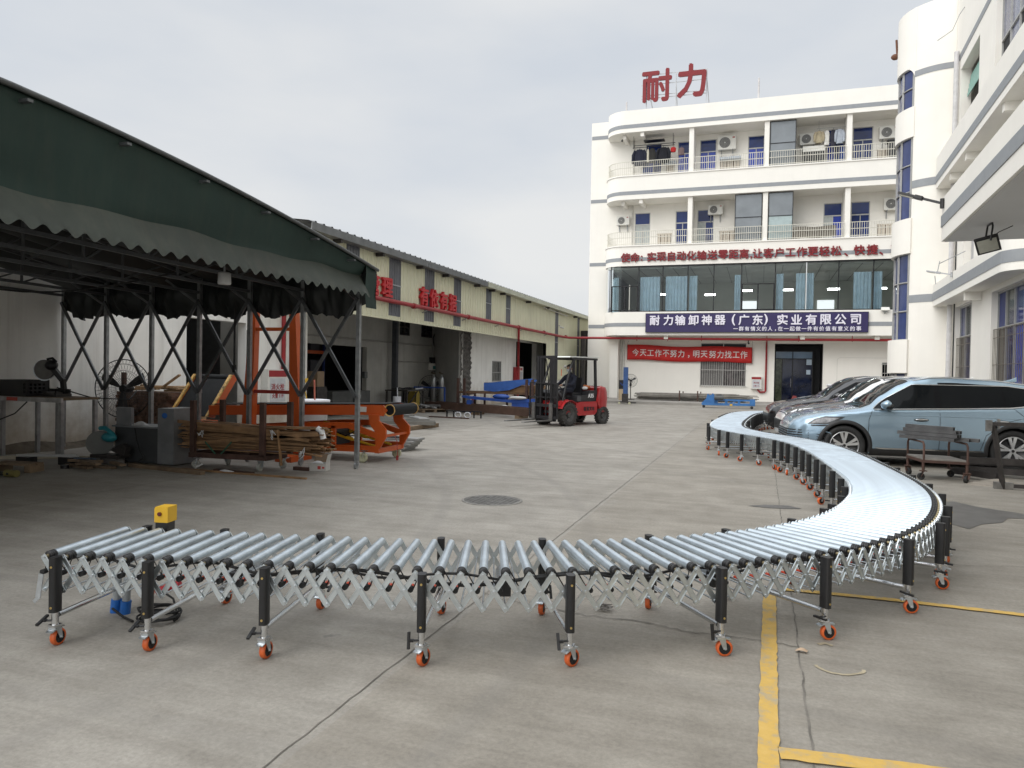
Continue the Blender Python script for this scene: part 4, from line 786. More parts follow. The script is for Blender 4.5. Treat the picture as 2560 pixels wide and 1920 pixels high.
# storage racks seen through the two dark openings
RACKBLUE = mat('rack_upright_blue', (0.015, 0.03, 0.13), 0.5, var=0.2)
def rack(loc, rz, label, n=2):
    t = thing('storage_rack', label, 'rack', loc, rz, 'pallet racks in the workshop')
    for x in [1.6*i for i in range(n+1)]:
        for y in (0, 0.8): m = MB(); m.box(x-0.04, x+0.04, y-0.04, y+0.04, 0, 3.2); m.build('upright', RACKBLUE, t)
    rn = random.Random(len(label))
    for z in (0.45, 1.3, 2.15):
        for y in (0, 0.8): m = MB(); m.box(0.04, 1.6*n-0.04, y-0.03, y+0.03, z, z+0.12); m.build('beam', ORANGE, t)
        m = MB(); m.box(0.04, 1.6*n-0.04, 0.03, 0.77, z+0.123, z+0.15); m.build('shelf', DARKSTEEL, t)
        for i in range(2*n):
            hgt = rn.uniform(0.25, 0.55); m = MB(); m.box(0.12+0.8*i, 0.7+0.8*i, 0.12, 0.7, z+0.153, z+0.153+hgt); m.build('stored_box', mat('box_%d' % rn.randint(0, 3), rn.choice([(0.03,0.035,0.05), (0.16,0.11,0.06), (0.02,0.02,0.02), (0.06,0.06,0.07)]), 0.7), t)
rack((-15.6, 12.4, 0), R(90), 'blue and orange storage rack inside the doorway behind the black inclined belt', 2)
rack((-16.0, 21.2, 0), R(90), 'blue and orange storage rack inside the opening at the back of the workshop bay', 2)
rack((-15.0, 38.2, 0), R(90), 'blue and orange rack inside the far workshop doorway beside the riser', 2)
# ================================================================ white wing on the right; local frame: s = towards the camera along its front, d = outwards, z = up
WO = Vector((5.35, 27.65, 0)); WA = Vector((-0.0424, -0.9991, 0)); WN = Vector((-0.9991, 0.0424, 0))
def W(s, d, z=0): return WO + WA*s + WN*d + Vector((0,0,z))
wing = thing('white_wing_building', 'white wing building with grey bands, projecting canopy and a curved stair tower', 'building', (5.6, 24, 0), world=True)
def wbox(m, s0, s1, d0, d1, z0, z1):
    P = [W(s, d, z) for z in (z0, z1) for d in (d0, d1) for s in (s0, s1)]
    return m.add(P, [(0,2,3,1),(4,5,7,6),(0,1,5,4),(2,6,7,3),(0,4,6,2),(1,3,7,5)])
DW = -0.5
holes = [(0.95, 3.32, 0.9, 3.90), (5.62, 9.6, 0.9, 3.88), (1.95, 3.35, 4.75, 7.0), (5.0, 7.5, 5.2, 7.4), (0.80, 3.40, 8.95, 11.50), (5.25, 8.6, 9.23, 12.3), (10.5, 13.5, 5.2, 7.4), (10.5, 13.5, 9.2, 11.5)]
m = MB(); S0 = 0.02
m.wall(W(S0, DW), WA, 36.0, 14.2, [(a-S0, b-S0, c, d) for a, b, c, d in holes], 0.30, WN); m.build('wall', WHITE, wing)
m = MB(); wbox(m, 0.02, 36, DW-8, DW-0.31, 13.7, 13.95); wbox(m, 0.02, 36, DW-8.2, DW-8.0, 0, 14.2); m.build('roof_slab', WHITE, wing)
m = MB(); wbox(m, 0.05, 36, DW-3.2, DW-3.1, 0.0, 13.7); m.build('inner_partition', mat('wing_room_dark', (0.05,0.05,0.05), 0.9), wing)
m = MB()
for z in (4.4, 8.4): wbox(m, 0.05, 36, DW-3.0, DW-0.31, z, z+0.2)
m.build('floor_slab', mat('office_floor', (0.30,0.29,0.27), 0.4), wing)
# balcony ledges
def ledge(s1, z0, z1, b0, b1, rounded):
    m = MB(); mb_ = MB()
    if rounded:
        r = 0.5; pts = [(0.02, 0)] + [(s1-r+r*math.sin(R(9*i)), -r+r*math.cos(R(9*i))) for i in range(11)]
    else: pts = [(0.02, 0), (s1, 0)]
    pts2 = pts + [(s1, DW+0.003), (0.02, DW+0.003)] if True else pts
    n = len(pts2); m.add([W(s, d, z0) for s, d in pts2]+[W(s, d, z1) for s, d in pts2], [list(range(n)), list(range(n, 2*n))[::-1]]+[(i, n+i, n+(i+1) % n, (i+1) % n) for i in range(n)]); m.build('ledge', WHITE, wing)
    o_ = [W(s, d) + (WN*0.012) for s, d in pts]; n = len(o_)
    if rounded: o_ = [W(s + (0.012*math.sin(R(9*(i-1))) if i > 0 else 0), d + 0.012*(math.cos(R(9*(i-1))) if i > 0 else 1)) for i, (s, d) in enumerate(pts)]
    mb_.add([p+Vector((0,0,b0)) for p in o_]+[p+Vector((0,0,b1)) for p in o_], [(i, i+1, n+i+1, n+i) for i in range(n-1)]); mb_.build('grey_band', GREYBAND, wing)
ledge(9.1, 4.02, 4.74, 4.20, 4.47, True); ledge(36.0, 7.92, 8.95, 8.10, 8.35, False)
m = MB(); wbox(m, 0.55, 36, DW+0.001, DW+0.012, 11.86, 12.06); m.build('grey_band', GREYBAND, wing)
for s in (2.0, 4.2, 8.2, 12.4):
    m = MB(); wbox(m, s-0.1, s+0.1, DW+0.004, -0.08, 7.72, 7.918); m.build('soffit_beam', WHITE, wing)
m = MB(); wbox(m, 4.35, 4.55, DW+0.004, -0.1, 3.80, 4.018); m.build('soffit_beam', WHITE, wing)
# entrance canopy
m = MB(); wbox(m, 15.3, 27.0, DW+0.004, 2.2, 3.66, 4.30); m.build('canopy_slab', WHITE, wing)
m = MB(); wbox(m, 15.29, 27.0, 2.2, 2.212, 3.87, 4.04); m.build('grey_band', GREYBAND, wing)
SOFF = mat('grey_soffit', (0.58, 0.575, 0.57), 0.85, var=0.06, scale=0.7)
m = MB(); wbox(m, 15.34, 26.9, DW+0.1, 2.16, 3.648, 3.658); m.build('soffit', SOFF, wing)
# downpipe
PVC = mat('pale_pvc_pipe', (0.58, 0.57, 0.57), 0.45)
m = MB(); m.cyl(W(0.62, DW+0.10, 0), W(0.62, DW+0.10, 12.15), 0.075, 10); m.build('downpipe', PVC, wing)
m = MB(); m.cyl(W(0.95, DW+0.03, 0), W(0.95, DW+0.03, 7.9), 0.02, 6); m.build('cable_run', BLACKPLASTIC, wing)
# windows
BAYCURT = mat('window_blue_curtain', (0.02, 0.035, 0.15), 0.5, var=0.3, scale=2.5, aniso=(1,6,1)); GREYP = mat('grey_green_pane', (0.05, 0.06, 0.06), 0.1, var=0.3, spec=0.3); DIMP = mat('dim_brown_pane', (0.035, 0.032, 0.03), 0.12, var=0.5, scale=3, spec=0.25)
def wwin(s0, s1, z0, z1, n, zm, panes_hi, panes_lo, bars):
    m = MB(); t = 0.05; d0, d1 = DW-0.22, DW-0.14; wd = (s1-s0)/n
    for i in range(n+1): s = s0+wd*i; wbox(m, max(s0, s-t/2), min(s1, s+t/2), d0, d1, z0, z1)
    for z in (z0+t/2, zm, z1-t/2): wbox(m, s0, s1, d0-0.003, d1+0.003, z-t/2, z+t/2)
    f = m.build('window', ALU, wing)
    for i in range(n):
        a, b = s0+wd*i+t/2, s0+wd*(i+1)-t/2
        m = MB(); wbox(m, a, b, d0+0.03, d0+0.04, zm+t/2, z1-t); m.build('upper_pane', panes_hi[i % len(panes_hi)], f)
        m = MB(); wbox(m, a, b, d0+0.03, d0+0.04, z0+t, zm-t/2); m.build('lower_pane', panes_lo[i % len(panes_lo)], f)
    if bars:
        m = MB(); db_ = DW-0.06; k = int((s1-s0)/0.14)
        for i in range(k+1): s = s0+(s1-s0)*i/k; m.cyl(W(s, db_, z0), W(s, db_, zm-0.02), 0.0065, 4)
        for z in (z0+0.02, z0+0.55, z0+1.1, zm-0.25, zm-0.03): m.bar(W(s0, db_, z), W(s1, db_, z), 0.013, 0.013)
        m.build('security_grille', mat('bronze_grille', (0.15, 0.125, 0.09), 0.55, 0.3), f)
wwin(0.95, 3.32, 0.9, 3.90, 3, 2.94, (BLUEGLASS, GREYP, BAYCURT), (DIMP, BLUEGLASS, BAYCURT), True)
wwin(5.62, 9.6, 0.9, 3.88, 5, 2.94, (BAYCURT, GREYP, BLUEGLASS, BAYCURT, GREYP), (DIMP, BLUEGLASS, BRIGHTBLUE, BAYCURT, DIMP), True)
wwin(5.25, 8.6, 9.23, 12.3, 4, 10.47, (mat('lilac_pane', (0.14, 0.15, 0.22), 0.08, var=0.2), ), (DARKVOID, mat('lilac_pane', (0.14,0.15,0.22), 0.08), DARKVOID, DARKVOID), False)
wwin(5.0, 7.5, 5.2, 7.4, 3, 6.6, (BLUEGLASS,), (DIMP, BLUEGLASS, DIMP), False)
wwin(10.5, 13.5, 9.2, 11.5, 4, 10.6, (BLUEGLASS,), (DIMP, BLUEGLASS), False); wwin(10.5, 13.5, 5.2, 7.4, 4, 6.6, (BLUEGLASS,), (DIMP, BLUEGLASS), False)
m = MB(); wbox(m, 1.97, 3.33, DW-0.24, DW-0.20, 4.76, 6.98); m.build('balcony_door', mat('pale_grey_door', (0.40,0.40,0.41), 0.5), wing)
m = MB()
for i in range(5): wbox(m, 0.85, 3.38, DW-0.28+0.02*i, DW-0.26+0.02*i, 11.15-0.14*i, 11.26-0.14*i)
f = m.build('green_shutter', mat('pale_green_slats', (0.22, 0.42, 0.36), 0.5, var=0.1), wing)
m = MB(); wbox(m, 0.83, 3.38, DW-0.42, DW-0.40, 8.97, 11.48); m.build('dark_window', mat('dim_brown_pane2', (0.035,0.033,0.03), 0.15, var=0.4), wing)
# curved stair tower
cxT, cyT, RT = 5.86, 29.13, 1.50
def tw(a, r, z): return (cxT + r*math.cos(a), cyT + r*math.sin(a), z)      # a measured from +x; the tower runs from facing -y (270) round to facing -x and back (90)
def tsurf(m, a0, a1, r, z0, z1, n=28, thick=None, ztop=None):
    m.grid(lambda u, v: tw(R(a0+(a1-a0)*u), r, z0+((z1 if ztop is None else ztop(a0+(a1-a0)*u))-z0)*v), n, 1)
AW = 221.0                                                                    # window strip begins here and runs round the back
m = MB(); m.grid(lambda u, v: tw(R(270-(270-AW)*u), RT, 14.25*v), 26, 1); m.add([(cxT, cyT-RT, 0), (7.5, cyT-RT, 0), (7.5, cyT-RT, 14.25), (cxT, cyT-RT, 14.25)], [(0,1,2,3)])
m.add([tw(R(AW), RT, 0), tw(R(AW), RT-0.22, 0), tw(R(AW), RT-0.22, 14.25), tw(R(AW), RT, 14.25)], [(0,1,2,3)]); m.build('tower_wall', WHITE, wing)
# spandrels, bulging a little further at each lower floor
wins = [(10.9, 12.25, 0.0), (7.10, 9.87, 0.03), (2.95, 5.90, 0.07), (0.6, 1.80, 0.1)]
edges = [(14.25, 12.25, 0.012), (10.9, 9.87, 0.03), (7.10, 5.90, 0.06), (2.95, 1.80, 0.09)]
for zt_, zb_, ex in edges:
    m = MB(); tsurf(m, AW+1.5, 95, RT+ex, zb_, zt_, 30)
    m.grid(lambda u, v: tw(R(AW+1.5+(95-AW-1.5)*u), RT+ex-0.25*v, zb_), 24, 1); m.grid(lambda u, v: tw(R(AW+1.5+(95-AW-1.5)*u), RT+ex-0.25*v, zt_), 24, 1)
    m.add([tw(R(AW+1.5), RT+ex, zb_), tw(R(AW+1.5), RT-0.22, zb_), tw(R(AW+1.5), RT-0.22, zt_), tw(R(AW+1.5), RT+ex, zt_)], [(0,1,2,3)])
    m.build('spandrel', WHITE, wing)
m = MB(); m.grid(lambda u, v: (cxT + (RT*math.cos(R(270-175*u)))*(1-v), cyT + (RT*math.sin(R(270-175*u)))*(1-v), 14.2), 24, 1); m.build('tower_roof', WHITE, wing)
# rounded head over the top window
m = MB(); m.grid(lambda u, v: tw(R(AW+1.0-16*u), RT+0.008, 12.26-(12.26-11.72)*v*max(0.0, 1-math.sqrt(max(0, 1-(1-u)**2)))), 12, 6); m.build('arched_head', WHITE, wing)
TWG = mat('stair_blue_glass', (0.035, 0.05, 0.14), 0.06, var=0.4, scale=0.7); m = MB()
tsurf(m, AW, 95, RT-0.10, 0.2, 12.4, 24); m.build('stair_glass', TWG, wing)
m = MB()
for z0, z1, _ in wins:
    for k in range(5): a = AW-4-22*k; p = tw(R(a), RT-0.07, 0); m.box(p[0]-0.03, p[0]+0.03, p[1]-0.03, p[1]+0.03, z0, z1)
    nz_ = 2 if z1-z0 < 1.6 else 3
    for k in range(nz_+1):
        z = z0+(z1-z0)*k/nz_; m.tube([tw(R(AW-(AW-95)*i/16), RT-0.07, z) for i in range(17)], 0.028, 4)
m.build('stair_window_frame', ALU, wing)
for z0, z1 in ((11.88, 12.08), (8.10, 8.36), (4.20, 4.46)): m = MB(); m.grid(lambda u, v: tw(R(270-(270-AW)*u) if u < 1 else R(AW), RT+0.012, z0+(z1-z0)*v), 24, 1); m.build('grey_band', GREYBAND, wing)
m = MB(); p = tw(R(168), RT+0.05, 13.2); m.ball((p[0]-0.05, p[1], 13.15), (0.14, 0.1, 0.11), 8, 6); m.cyl((p[0]+0.02, p[1], 13.2), (p[0]-0.02, p[1], 13.75), 0.04, 6); m.build('rusty_spout', mat('rust', (0.14, 0.06, 0.035), 0.8), wing)
m = MB(); q = W(1.2, DW+0.02, 13.3); m.tube([q, q+Vector((-0.15,-0.1,-0.25)), q+Vector((-0.35,-0.15,-0.75)), q+Vector((-0.75,-0.1,-1.0))], 0.012, 4); m.build('loose_cable', mat('grey_cable', (0.3,0.3,0.3), 0.6), wing)
# lamps on the wing
def street_lamp(base, tip, label, col, antenna=False):
    b = Vector(base); t_ = Vector(tip); t = thing('wall_lamp', label, 'street lamp', base, 0)
    d = (t_-b); m = MB(); m.cyl((0,0,-0.07), (0,0,0.07), 0.035, 8); m.build('wall_bracket', col, t)
    m = MB(); m.bar((0,0,0), d*0.5, 0.034, 0.034); m.build('arm', col, t)
    m = MB(); m.bar(d*0.45, d, 0.11, 0.035); m.bar(d*0.45, d*0.62, 0.09, 0.06); h = m.build('lamp_head', col, t)
    m = MB(); m.bar(d*0.66-Vector((0,0,0.028)), d*0.97-Vector((0,0,0.028)), 0.08, 0.012); m.build('led_panel', mat('led_yellow', (0.5,0.48,0.4), 0.4), h)
    return t
b_ = W(15.45, 2.22, 4.20); street_lamp(tuple(b_), tuple(b_+Vector((-0.55, 0.22, 0.24))), 'black lamp on a long arm fixed to the corner of the white canopy', BLACKPLASTIC)
b_ = W(3.3, 0.02, 4.66); t_ = street_lamp(tuple(b_), tuple(b_+Vector((-0.62, 0.2, 0.15))), 'silver lamp on a short arm over the lower grey banded ledge', GALV)
m = MB(); m.cyl((-0.35, 0.12, 0.10), (-0.30, 0.1, 0.42), 0.012, 5); m.cyl((-0.32, 0.1, 0.34), (0.25, -0.35, 0.62), 0.012, 5); m.cyl((-0.4, 0.2, 0.0), (-0.38, 0.15, -0.25), 0.012, 5); m.build('antenna_rod', GALV, t_)
fp = W(16.65, 1.86, 3.648); fl = thing('floodlight', 'black framed floodlight hanging from the grey soffit of the canopy', 'floodlight', tuple(fp))
rot = Matrix.Rotation(R(-28), 3, 'Z') @ Matrix.Rotation(R(52), 3, 'Y')
m = MB(); m.tube([(-0.02,-0.13,-0.24), (0,-0.13,-0.05), (0,-0.10,-0.012), (0,0.10,-0.012), (0,0.13,-0.05), (-0.02,0.13,-0.24)], 0.012, 6); m.build('bracket', BLACKPLASTIC, fl)
_z = Vector((0.10, 0.78, 0.62)).normalized(); _x = Vector((0.93, -0.30, 0.22)); _x = (_x-_z*_x.dot(_z)).normalized(); rot = Matrix((_x, _z.cross(_x), _z)).transposed(); c_ = Vector((-0.02, 0, -0.27)); zz = rot @ Vector((0,0,1))
m = MB(); m.obox(c_, (0.27, 0.23, 0.045), rot); h = m.build('lamp_head', BLACKPLASTIC, fl)
m = MB(); m.obox(c_-zz*0.027, (0.22, 0.18, 0.008), rot); m.obox(c_+zz*0.024, (0.22, 0.18, 0.008), rot); m.build('lens', mat('floodlight_lens', (0.36, 0.36, 0.31), 0.25, var=0.15), h)
m = MB(); m.tube([(0.02, 0.15, -0.2), (0.15, 0.2, -0.08), (0.3, 0.15, -0.01)], 0.006, 5); m.build('cable', RUBBER, fl)
# ================================================================ retractable green tarpaulin canopy on the left
tent = thing('tarpaulin_canopy', 'large dark green retractable tarpaulin canopy on scissor braced steel poles', 'canopy', (-9.2, 4, 0), world=True)
def tarp_mat():
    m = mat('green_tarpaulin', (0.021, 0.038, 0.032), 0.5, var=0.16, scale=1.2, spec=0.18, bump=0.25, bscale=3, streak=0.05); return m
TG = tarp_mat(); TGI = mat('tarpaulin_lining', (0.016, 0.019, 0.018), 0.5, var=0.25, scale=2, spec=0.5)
PX = [-12.38, -11.34, -10.29, -9.24, -8.19, -7.14, -6.1]
YE, YN, YR = 10.34, -2.55, 3.9
def roofz(y):
    t = (y-YR)/(YE-YR) if y > YR else (YR-y)/(YR-YN)
    return 3.17+0.69*(1-t**1.6)
rn = random.Random(11)
def sag(x, y):
    k = 0
    for a, b in zip(PX[:-1], PX[1:]):
        if a <= x <= b: k = math.sin(math.pi*(x-a)/(b-a))
    return k
m = MB()
m.grid(lambda u, v: (-12.45+6.63*u, YN+(YE-YN)*v, roofz(YN+(YE-YN)*v)+0.035*0), 12, 36); m.build('roof_tarp', TG, tent)
m = MB()
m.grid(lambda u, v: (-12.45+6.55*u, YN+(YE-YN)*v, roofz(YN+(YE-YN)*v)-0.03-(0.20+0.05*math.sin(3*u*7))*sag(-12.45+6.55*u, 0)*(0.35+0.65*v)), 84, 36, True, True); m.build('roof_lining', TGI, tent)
RIM = mat('canopy_edge_tube', (0.09, 0.095, 0.095), 0.4, 0.5, var=0.2)
m = MB(); m.tube([(-5.80, YN+(YE-YN)*i/30, roofz(YN+(YE-YN)*i/30)+0.0) for i in range(31)], 0.026, 8); m.build('edge_tube', RIM, tent)
# gable cloth: leans in above the seam, flares out below it, wavy hem
def gable(u, v):
    y = YN+0.2+(10.02-YN-0.2)*u; zt = roofz(y)-0.02; zs = 3.06+0.015*math.sin(y*2.3)+0.012*math.sin(y*5.1); zb = 2.735+0.034*math.sin(2*math.pi*y/0.205)
    if v < 0.6: k = v/0.6; return (-5.84-0.10*k+0.012*math.sin(y*1.9+k*3)*k, y, zt+(zs-zt)*k)
    k = (v-0.6)/0.4; return (-5.94+0.19*k+0.014*math.sin(y*3.1)*k+0.008*math.sin(y*1.3+2)*k, y, zs+(2.735-zs)*k+0.030*math.sin(2*math.pi*y/0.205)*k**7)
m = MB(); m.grid(lambda u, v: gable(u, v*0.6), 160, 10); m.build('gable_cloth', TG, tent)
m = MB(); m.grid(lambda u, v: gable(u, 0.6+0.4*v), 720, 12); m.build('gable_valance', mat('dusty_lit_tarpaulin', (0.046, 0.053, 0.042), 0.5, var=0.25, scale=1.5, spec=0.22, streak=0.12), tent)  # paler colour holds dust plus the sky light the flare catches
m = MB(); m.grid(lambda u, v: (-5.835+0.01*math.sin(8*v), 10.02+0.33*u, roofz(10.02+0.33*u)-0.01+(2.555-roofz(10.02+0.33*u)+0.01)*v), 3, 6); m.build('corner_flap', TG, tent)
def swag(u, v):
    x = -12.45+6.62*u; s = 0
    for a, b in zip(PX[:-1], PX[1:]):
        if a <= x <= b: t = (x-a)/(b-a); s = math.sin(math.pi*t)**0.4; ph = PX.index(a)
    zb = 2.62-0.18*s + 0.025*math.sin(x*9) if s else 2.62
    return (x, YE+0.01-0.22*s*math.sin(math.pi*min(1, v*1.1))*(0.6+0.4*math.sin(x*5)) - 0.03*math.sin(x*23+v*5)*v - 0.035*s*math.sin(x*41+7*v*math.sin(x*3))*v + 0.02*math.sin(x*67-v*11)*s, 3.16+0.02*math.sin(x*31)*v*v+(zb-3.16)*v)
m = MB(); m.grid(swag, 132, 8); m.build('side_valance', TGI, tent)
for y in (4.45, 5.45, 6.5, 7.55, 8.6, 9.55):
    m = MB(); m.bar((-6.1, y, roofz(y)-0.085), (-5.745, y, roofz(y)-0.085), 0.05, 0.025)
    m.build('purlin_end', mat('truss_steel', (0.13,0.135,0.14), 0.45, 0.6), tent)
POLE = mat('canopy_pole_steel', (0.27, 0.28, 0.285), 0.42, 0.7, var=0.25, scale=8)
def castor(parent, x, y, z_top, r=0.05, col=None, yaw=0.0, sub=True):
    pass
for i, x in enumerate(PX):
    for y in (10.28, -2.49):
        m = MB(); m.box(x-0.032, x+0.032, y-0.03, y+0.03, 0.13, roofz(y)-0.06); p = m.build('pole', POLE, tent)
        m = MB(); m.box(x-0.039, x+0.039, y-0.036, y+0.036, 1.13, 1.19); m.build('collar', POLE, p)
        m = MB(); m.box(x-0.03, x+0.03, y-0.02, y+0.02, 0.10, 0.128); m.box(x-0.028, x-0.022, y-0.03, y+0.03, 0.045, 0.10); m.box(x+0.022, x+0.028, y-0.03, y+0.03, 0.045, 0.10); m.cyl((x-0.018, y-0.02, 0.05), (x+0.018, y-0.02, 0.05), 0.05, 14); m.build('castor', GALV, p)
    # truss over each pole pair
    m = MB(); ys = [YN+0.1+(YE-0.1-YN-0.1)*k/16 for k in range(17)]
    lo = [(x, y, 2.87+0.10*(1-abs(y-YR)/6.5)) for y in ys]; hi = [(x, y, roofz(y)-0.09) for y in ys]
    for a, b in zip(lo[:-1], lo[1:]): m.bar(a, b, 0.045, 0.045)
    for a, b in zip(hi[:-1], hi[1:]): m.bar(a, b, 0.04, 0.04)
    for k in range(1, 16):
        if k % 2 == 0: m.bar(lo[k], hi[k], 0.03, 0.03)
        else: m.bar(lo[k-1], hi[k], 0.025, 0.025)
    m.build('roof_truss', mat('truss_steel', (0.13,0.135,0.14), 0.45, 0.6, var=0.2), tent)
BRACE = mat('brace_steel', (0.12, 0.125, 0.13), 0.42, 0.7, var=0.3, scale=6)
for a, b in zip(PX[:-1], PX[1:]):
    for y in (10.24, ):
        m = MB(); m.bar((a, y-0.022, 2.74), (b, y-0.022, 1.14), 0.028, 0.054); m.build('scissor_brace', BRACE, tent)
        m = MB(); m.bar((b, y+0.006, 2.74), (a, y+0.006, 1.14), 0.028, 0.054); m.build('scissor_brace', BRACE, tent)
        m = MB(); m.bar((b, y-0.06, 2.70), (b-0.22, y-0.5, 3.03), 0.025, 0.03); m.build('corner_brace', BRACE, tent)
m = MB(); m.tube([(-8.45, 10.22, 2.85), (-8.45, 10.22, 1.62)], 0.016, 6); m.box(-8.475, -8.425, 10.2, 10.24, 1.5, 1.63); m.build('hanging_strap', RUBBER, tent)
m = MB(); P = [(-8.19+t*0.0, 4.6+3.8*t, 2.93-0.55*math.sin(math.pi*t)*(1-0.3*t)) for t in [i/12 for i in range(13)]]; m.tube([(-9.0+1.0*i/12, q[1], q[2]) for i, q in enumerate(P)], 0.011, 5); o = m.build('hanging_cable', RUBBER, tent)
lp = thing('drum_lamp', 'white drum shaped lamp hanging under the green canopy hem', 'lamp', (-6.62, 7.80, 2.86))
m = MB(); m.lathe((0,0,-0.20), (0,0,1), [(0.0, 0), (0.078, 0.004), (0.084, 0.02), (0.080, 0.15), (0.06, 0.16), (0, 0.16)], 20); m.build('shade', mat('milky_lamp', (0.60, 0.60, 0.59), 0.4), lp); m = MB(); m.cyl((0,0,-0.04), (0,0,0.13), 0.012, 6); m.build('stem', GALV, lp)
# ================================================================ flexible powered roller conveyor, S shaped
CPTS = [(-3.74,3.285),(-3.39,3.36),(-3.07,3.43),(-2.54,3.545),(-1.975,3.685),(-1.51,3.83),(-1.115,3.99),(-.69,4.23),(-.31,4.50),(0.09,4.85),(.44,5.28),(.71,5.74),(.93,6.30),(1.10,7.0),(1.18,7.6),(1.20,8.24),(1.16,9.0),(1.10,9.75),(1.03,10.6),(0.92,11.5),(.76,12.3),(.49,13.02),(.14,13.62),(-.2,14.2),(-.46,14.85),(-.60,15.5),(-.66,16.3),(-.66,17.4),(-.60,18.8),(-.52,20.2),(-.40,21.4),(-.12,22.4),(.42,23.0),(1.1,23.2),(1.9,23.25),(2.6,23.27)]
CPTS = [(x*1.056, y*1.056) for x, y in CPTS]
def catmull(P, n=14):
    P = [Vector((p[0], p[1], 0)) for p in P]; P = [2*P[0]-P[1]] + P + [2*P[-1]-P[-2]]; out = []
    for i in range(1, len(P)-2):
        a, b, c, d = P[i-1:i+3]
        for k in range(n):
            t = k/n; out.append(0.5*((2*b)+(c-a)*t+(2*a-5*b+4*c-d)*t*t+(3*b-a-3*c+d)*t**3))
    return out + [P[-2]]
CL = catmull(CPTS)
for _ in range(6): CL = [CL[0]] + [(CL[i-1]+CL[i]*2+CL[i+1])/4 for i in range(1, len(CL)-1)] + [CL[-1]]
ARC = [0.0]
for a, b in zip(CL[:-1], CL[1:]): ARC.append(ARC[-1]+(b-a).length)
def at_s(s):
    s = min(max(s, 0), ARC[-1]-1e-6); lo, hi = 0, len(ARC)-1
    while hi-lo > 1:
        k = (lo+hi)//2
        if ARC[k] <= s: lo = k
        else: hi = k
    t = (s-ARC[lo])/(ARC[hi]-ARC[lo]); p = CL[lo].lerp(CL[hi], t)
    a = CL[max(lo-3, 0)]; b = CL[min(hi+3, len(CL)-1)]; d = (b-a).normalized()
    return p, d, Vector((-d.y, d.x, 0))           # point, travel direction, unit normal to the inner (left) side
HW = 0.374
def pitch(s):
    K = [(0, 0.109), (2.0, 0.107), (3.2, 0.102), (5.2, 0.100), (6.2, 0.092), (7.5, 0.08), (9.5, 0.072), (30, 0.068)]
    for (a, x), (b, y) in zip(K[:-1], K[1:]):
        if s <= b: return (x+(y-x)*(s-a)/(b-a))*1.10
    return 0.068
SS = []; s = 0.0
while s < ARC[-1]: SS.append(s); s += pitch(s)
conv = thing('roller_conveyor', 'long S shaped flexible roller conveyor with zinc rollers and black legs on orange castors', 'conveyor', (0.0, 8.0, 0), world=True)
ROLLER = mat('zinc_roller', (0.55, 0.615, 0.665), 0.36, 0.75, var=0.14, scale=5, tint=(0.59,0.665,0.72), bump=0.02, bscale=20)
ZT = 0.514; RR = 0.0245; ZC = ZT-RR; ZLO = 0.305
LINK = mat('zinc_link', (0.58, 0.62, 0.635), 0.36, 0.9, var=0.14, scale=10)
# one roller and its fittings, built lying along local +x from the near end
rm = MB(); rm.cyl((0.075, 0, 0), (0.725, 0, 0), RR, 16); rm.cyl((0.0, 0, 0), (0.075, 0, 0), 0.006, 6); rm.cyl((0.725, 0, 0), (0.738, 0, 0), 0.006, 6)
roller0 = rm.build('roller', ROLLER)
pm = MB(); pm.lathe((0.028, 0, 0), (1,0,0), [(0.0, 0), (0.022, 0.0), (0.0265, 0.003), (0.0265, 0.011), (0.0205, 0.015), (0.0265, 0.019), (0.0265, 0.029), (0.0205, 0.033), (0.0265, 0.037), (0.0265, 0.046), (0.0, 0.047)], 16); pulley0 = pm.build('pulley', BLACKPLASTIC, roller0)
bm_ = MB(); bm_.cyl((0.012, 0, 0), (0.027, 0, 0), 0.011, 8); bush0 = bm_.build('brass_bush', mat('dull_brass', (0.36, 0.30, 0.18), 0.45, 0.8), roller0)
cm = MB(); cm.cyl((0.05, 0.03, -0.095), (0.10, 0.03, -0.095), 0.012, 8); clip0 = cm.build('tension_clip', mat('orange_red_clip', (0.60, 0.06, 0.015), 0.4), roller0)
dm = MB(); dm.cyl((0.018, 0.03, -0.095), (0.05, 0.03, -0.095), 0.016, 8); dm.tube([(0.047, 0.016, 0.018), (0.05, 0.036, -0.095)], 0.0035, 4); dm.tube([(0.047, -0.022, 0.004), (0.05, 0.018, -0.095)], 0.0035, 4); dm.tube([(0.058, -0.018, 0.018), (0.058, -0.085, -0.095)], 0.0035, 4); belt0 = dm.build('drive_belt', RUBBER, roller0)
XF = []
for s in SS:
    p, d, n = at_s(s); XF.append((p, d, n))
far = MB(); farp = MB(); NB = 100
for i, (p, d, n) in enumerate(XF):
    near = p - n*HW + Vector((0,0,ZC))
    if i < NB:
        r = roller0 if i == 0 else roller0.copy()
        if i: COL.objects.link(r)
        r.parent = conv; r.location = near-WORLD[conv.name]; r.rotation_euler = (0, 0, math.atan2(n.y, n.x))
        if i:
            for ch in (pulley0, bush0) + ((clip0, belt0) if i < 62 and i % 9 not in (4,) else ((belt0,) if i < 62 else ())):
                c = ch.copy(); COL.objects.link(c); c.parent = r
    else:
        far.cyl(near+n*0.075, near+n*0.725, RR, 10); farp.cyl(near+n*0.03, near+n*0.074, 0.0245, 8)
o = far.build('roller', ROLLER, conv); o['kind'] = 'stuff'
o = farp.build('pulley', BLACKPLASTIC, conv); o['kind'] = 'stuff'
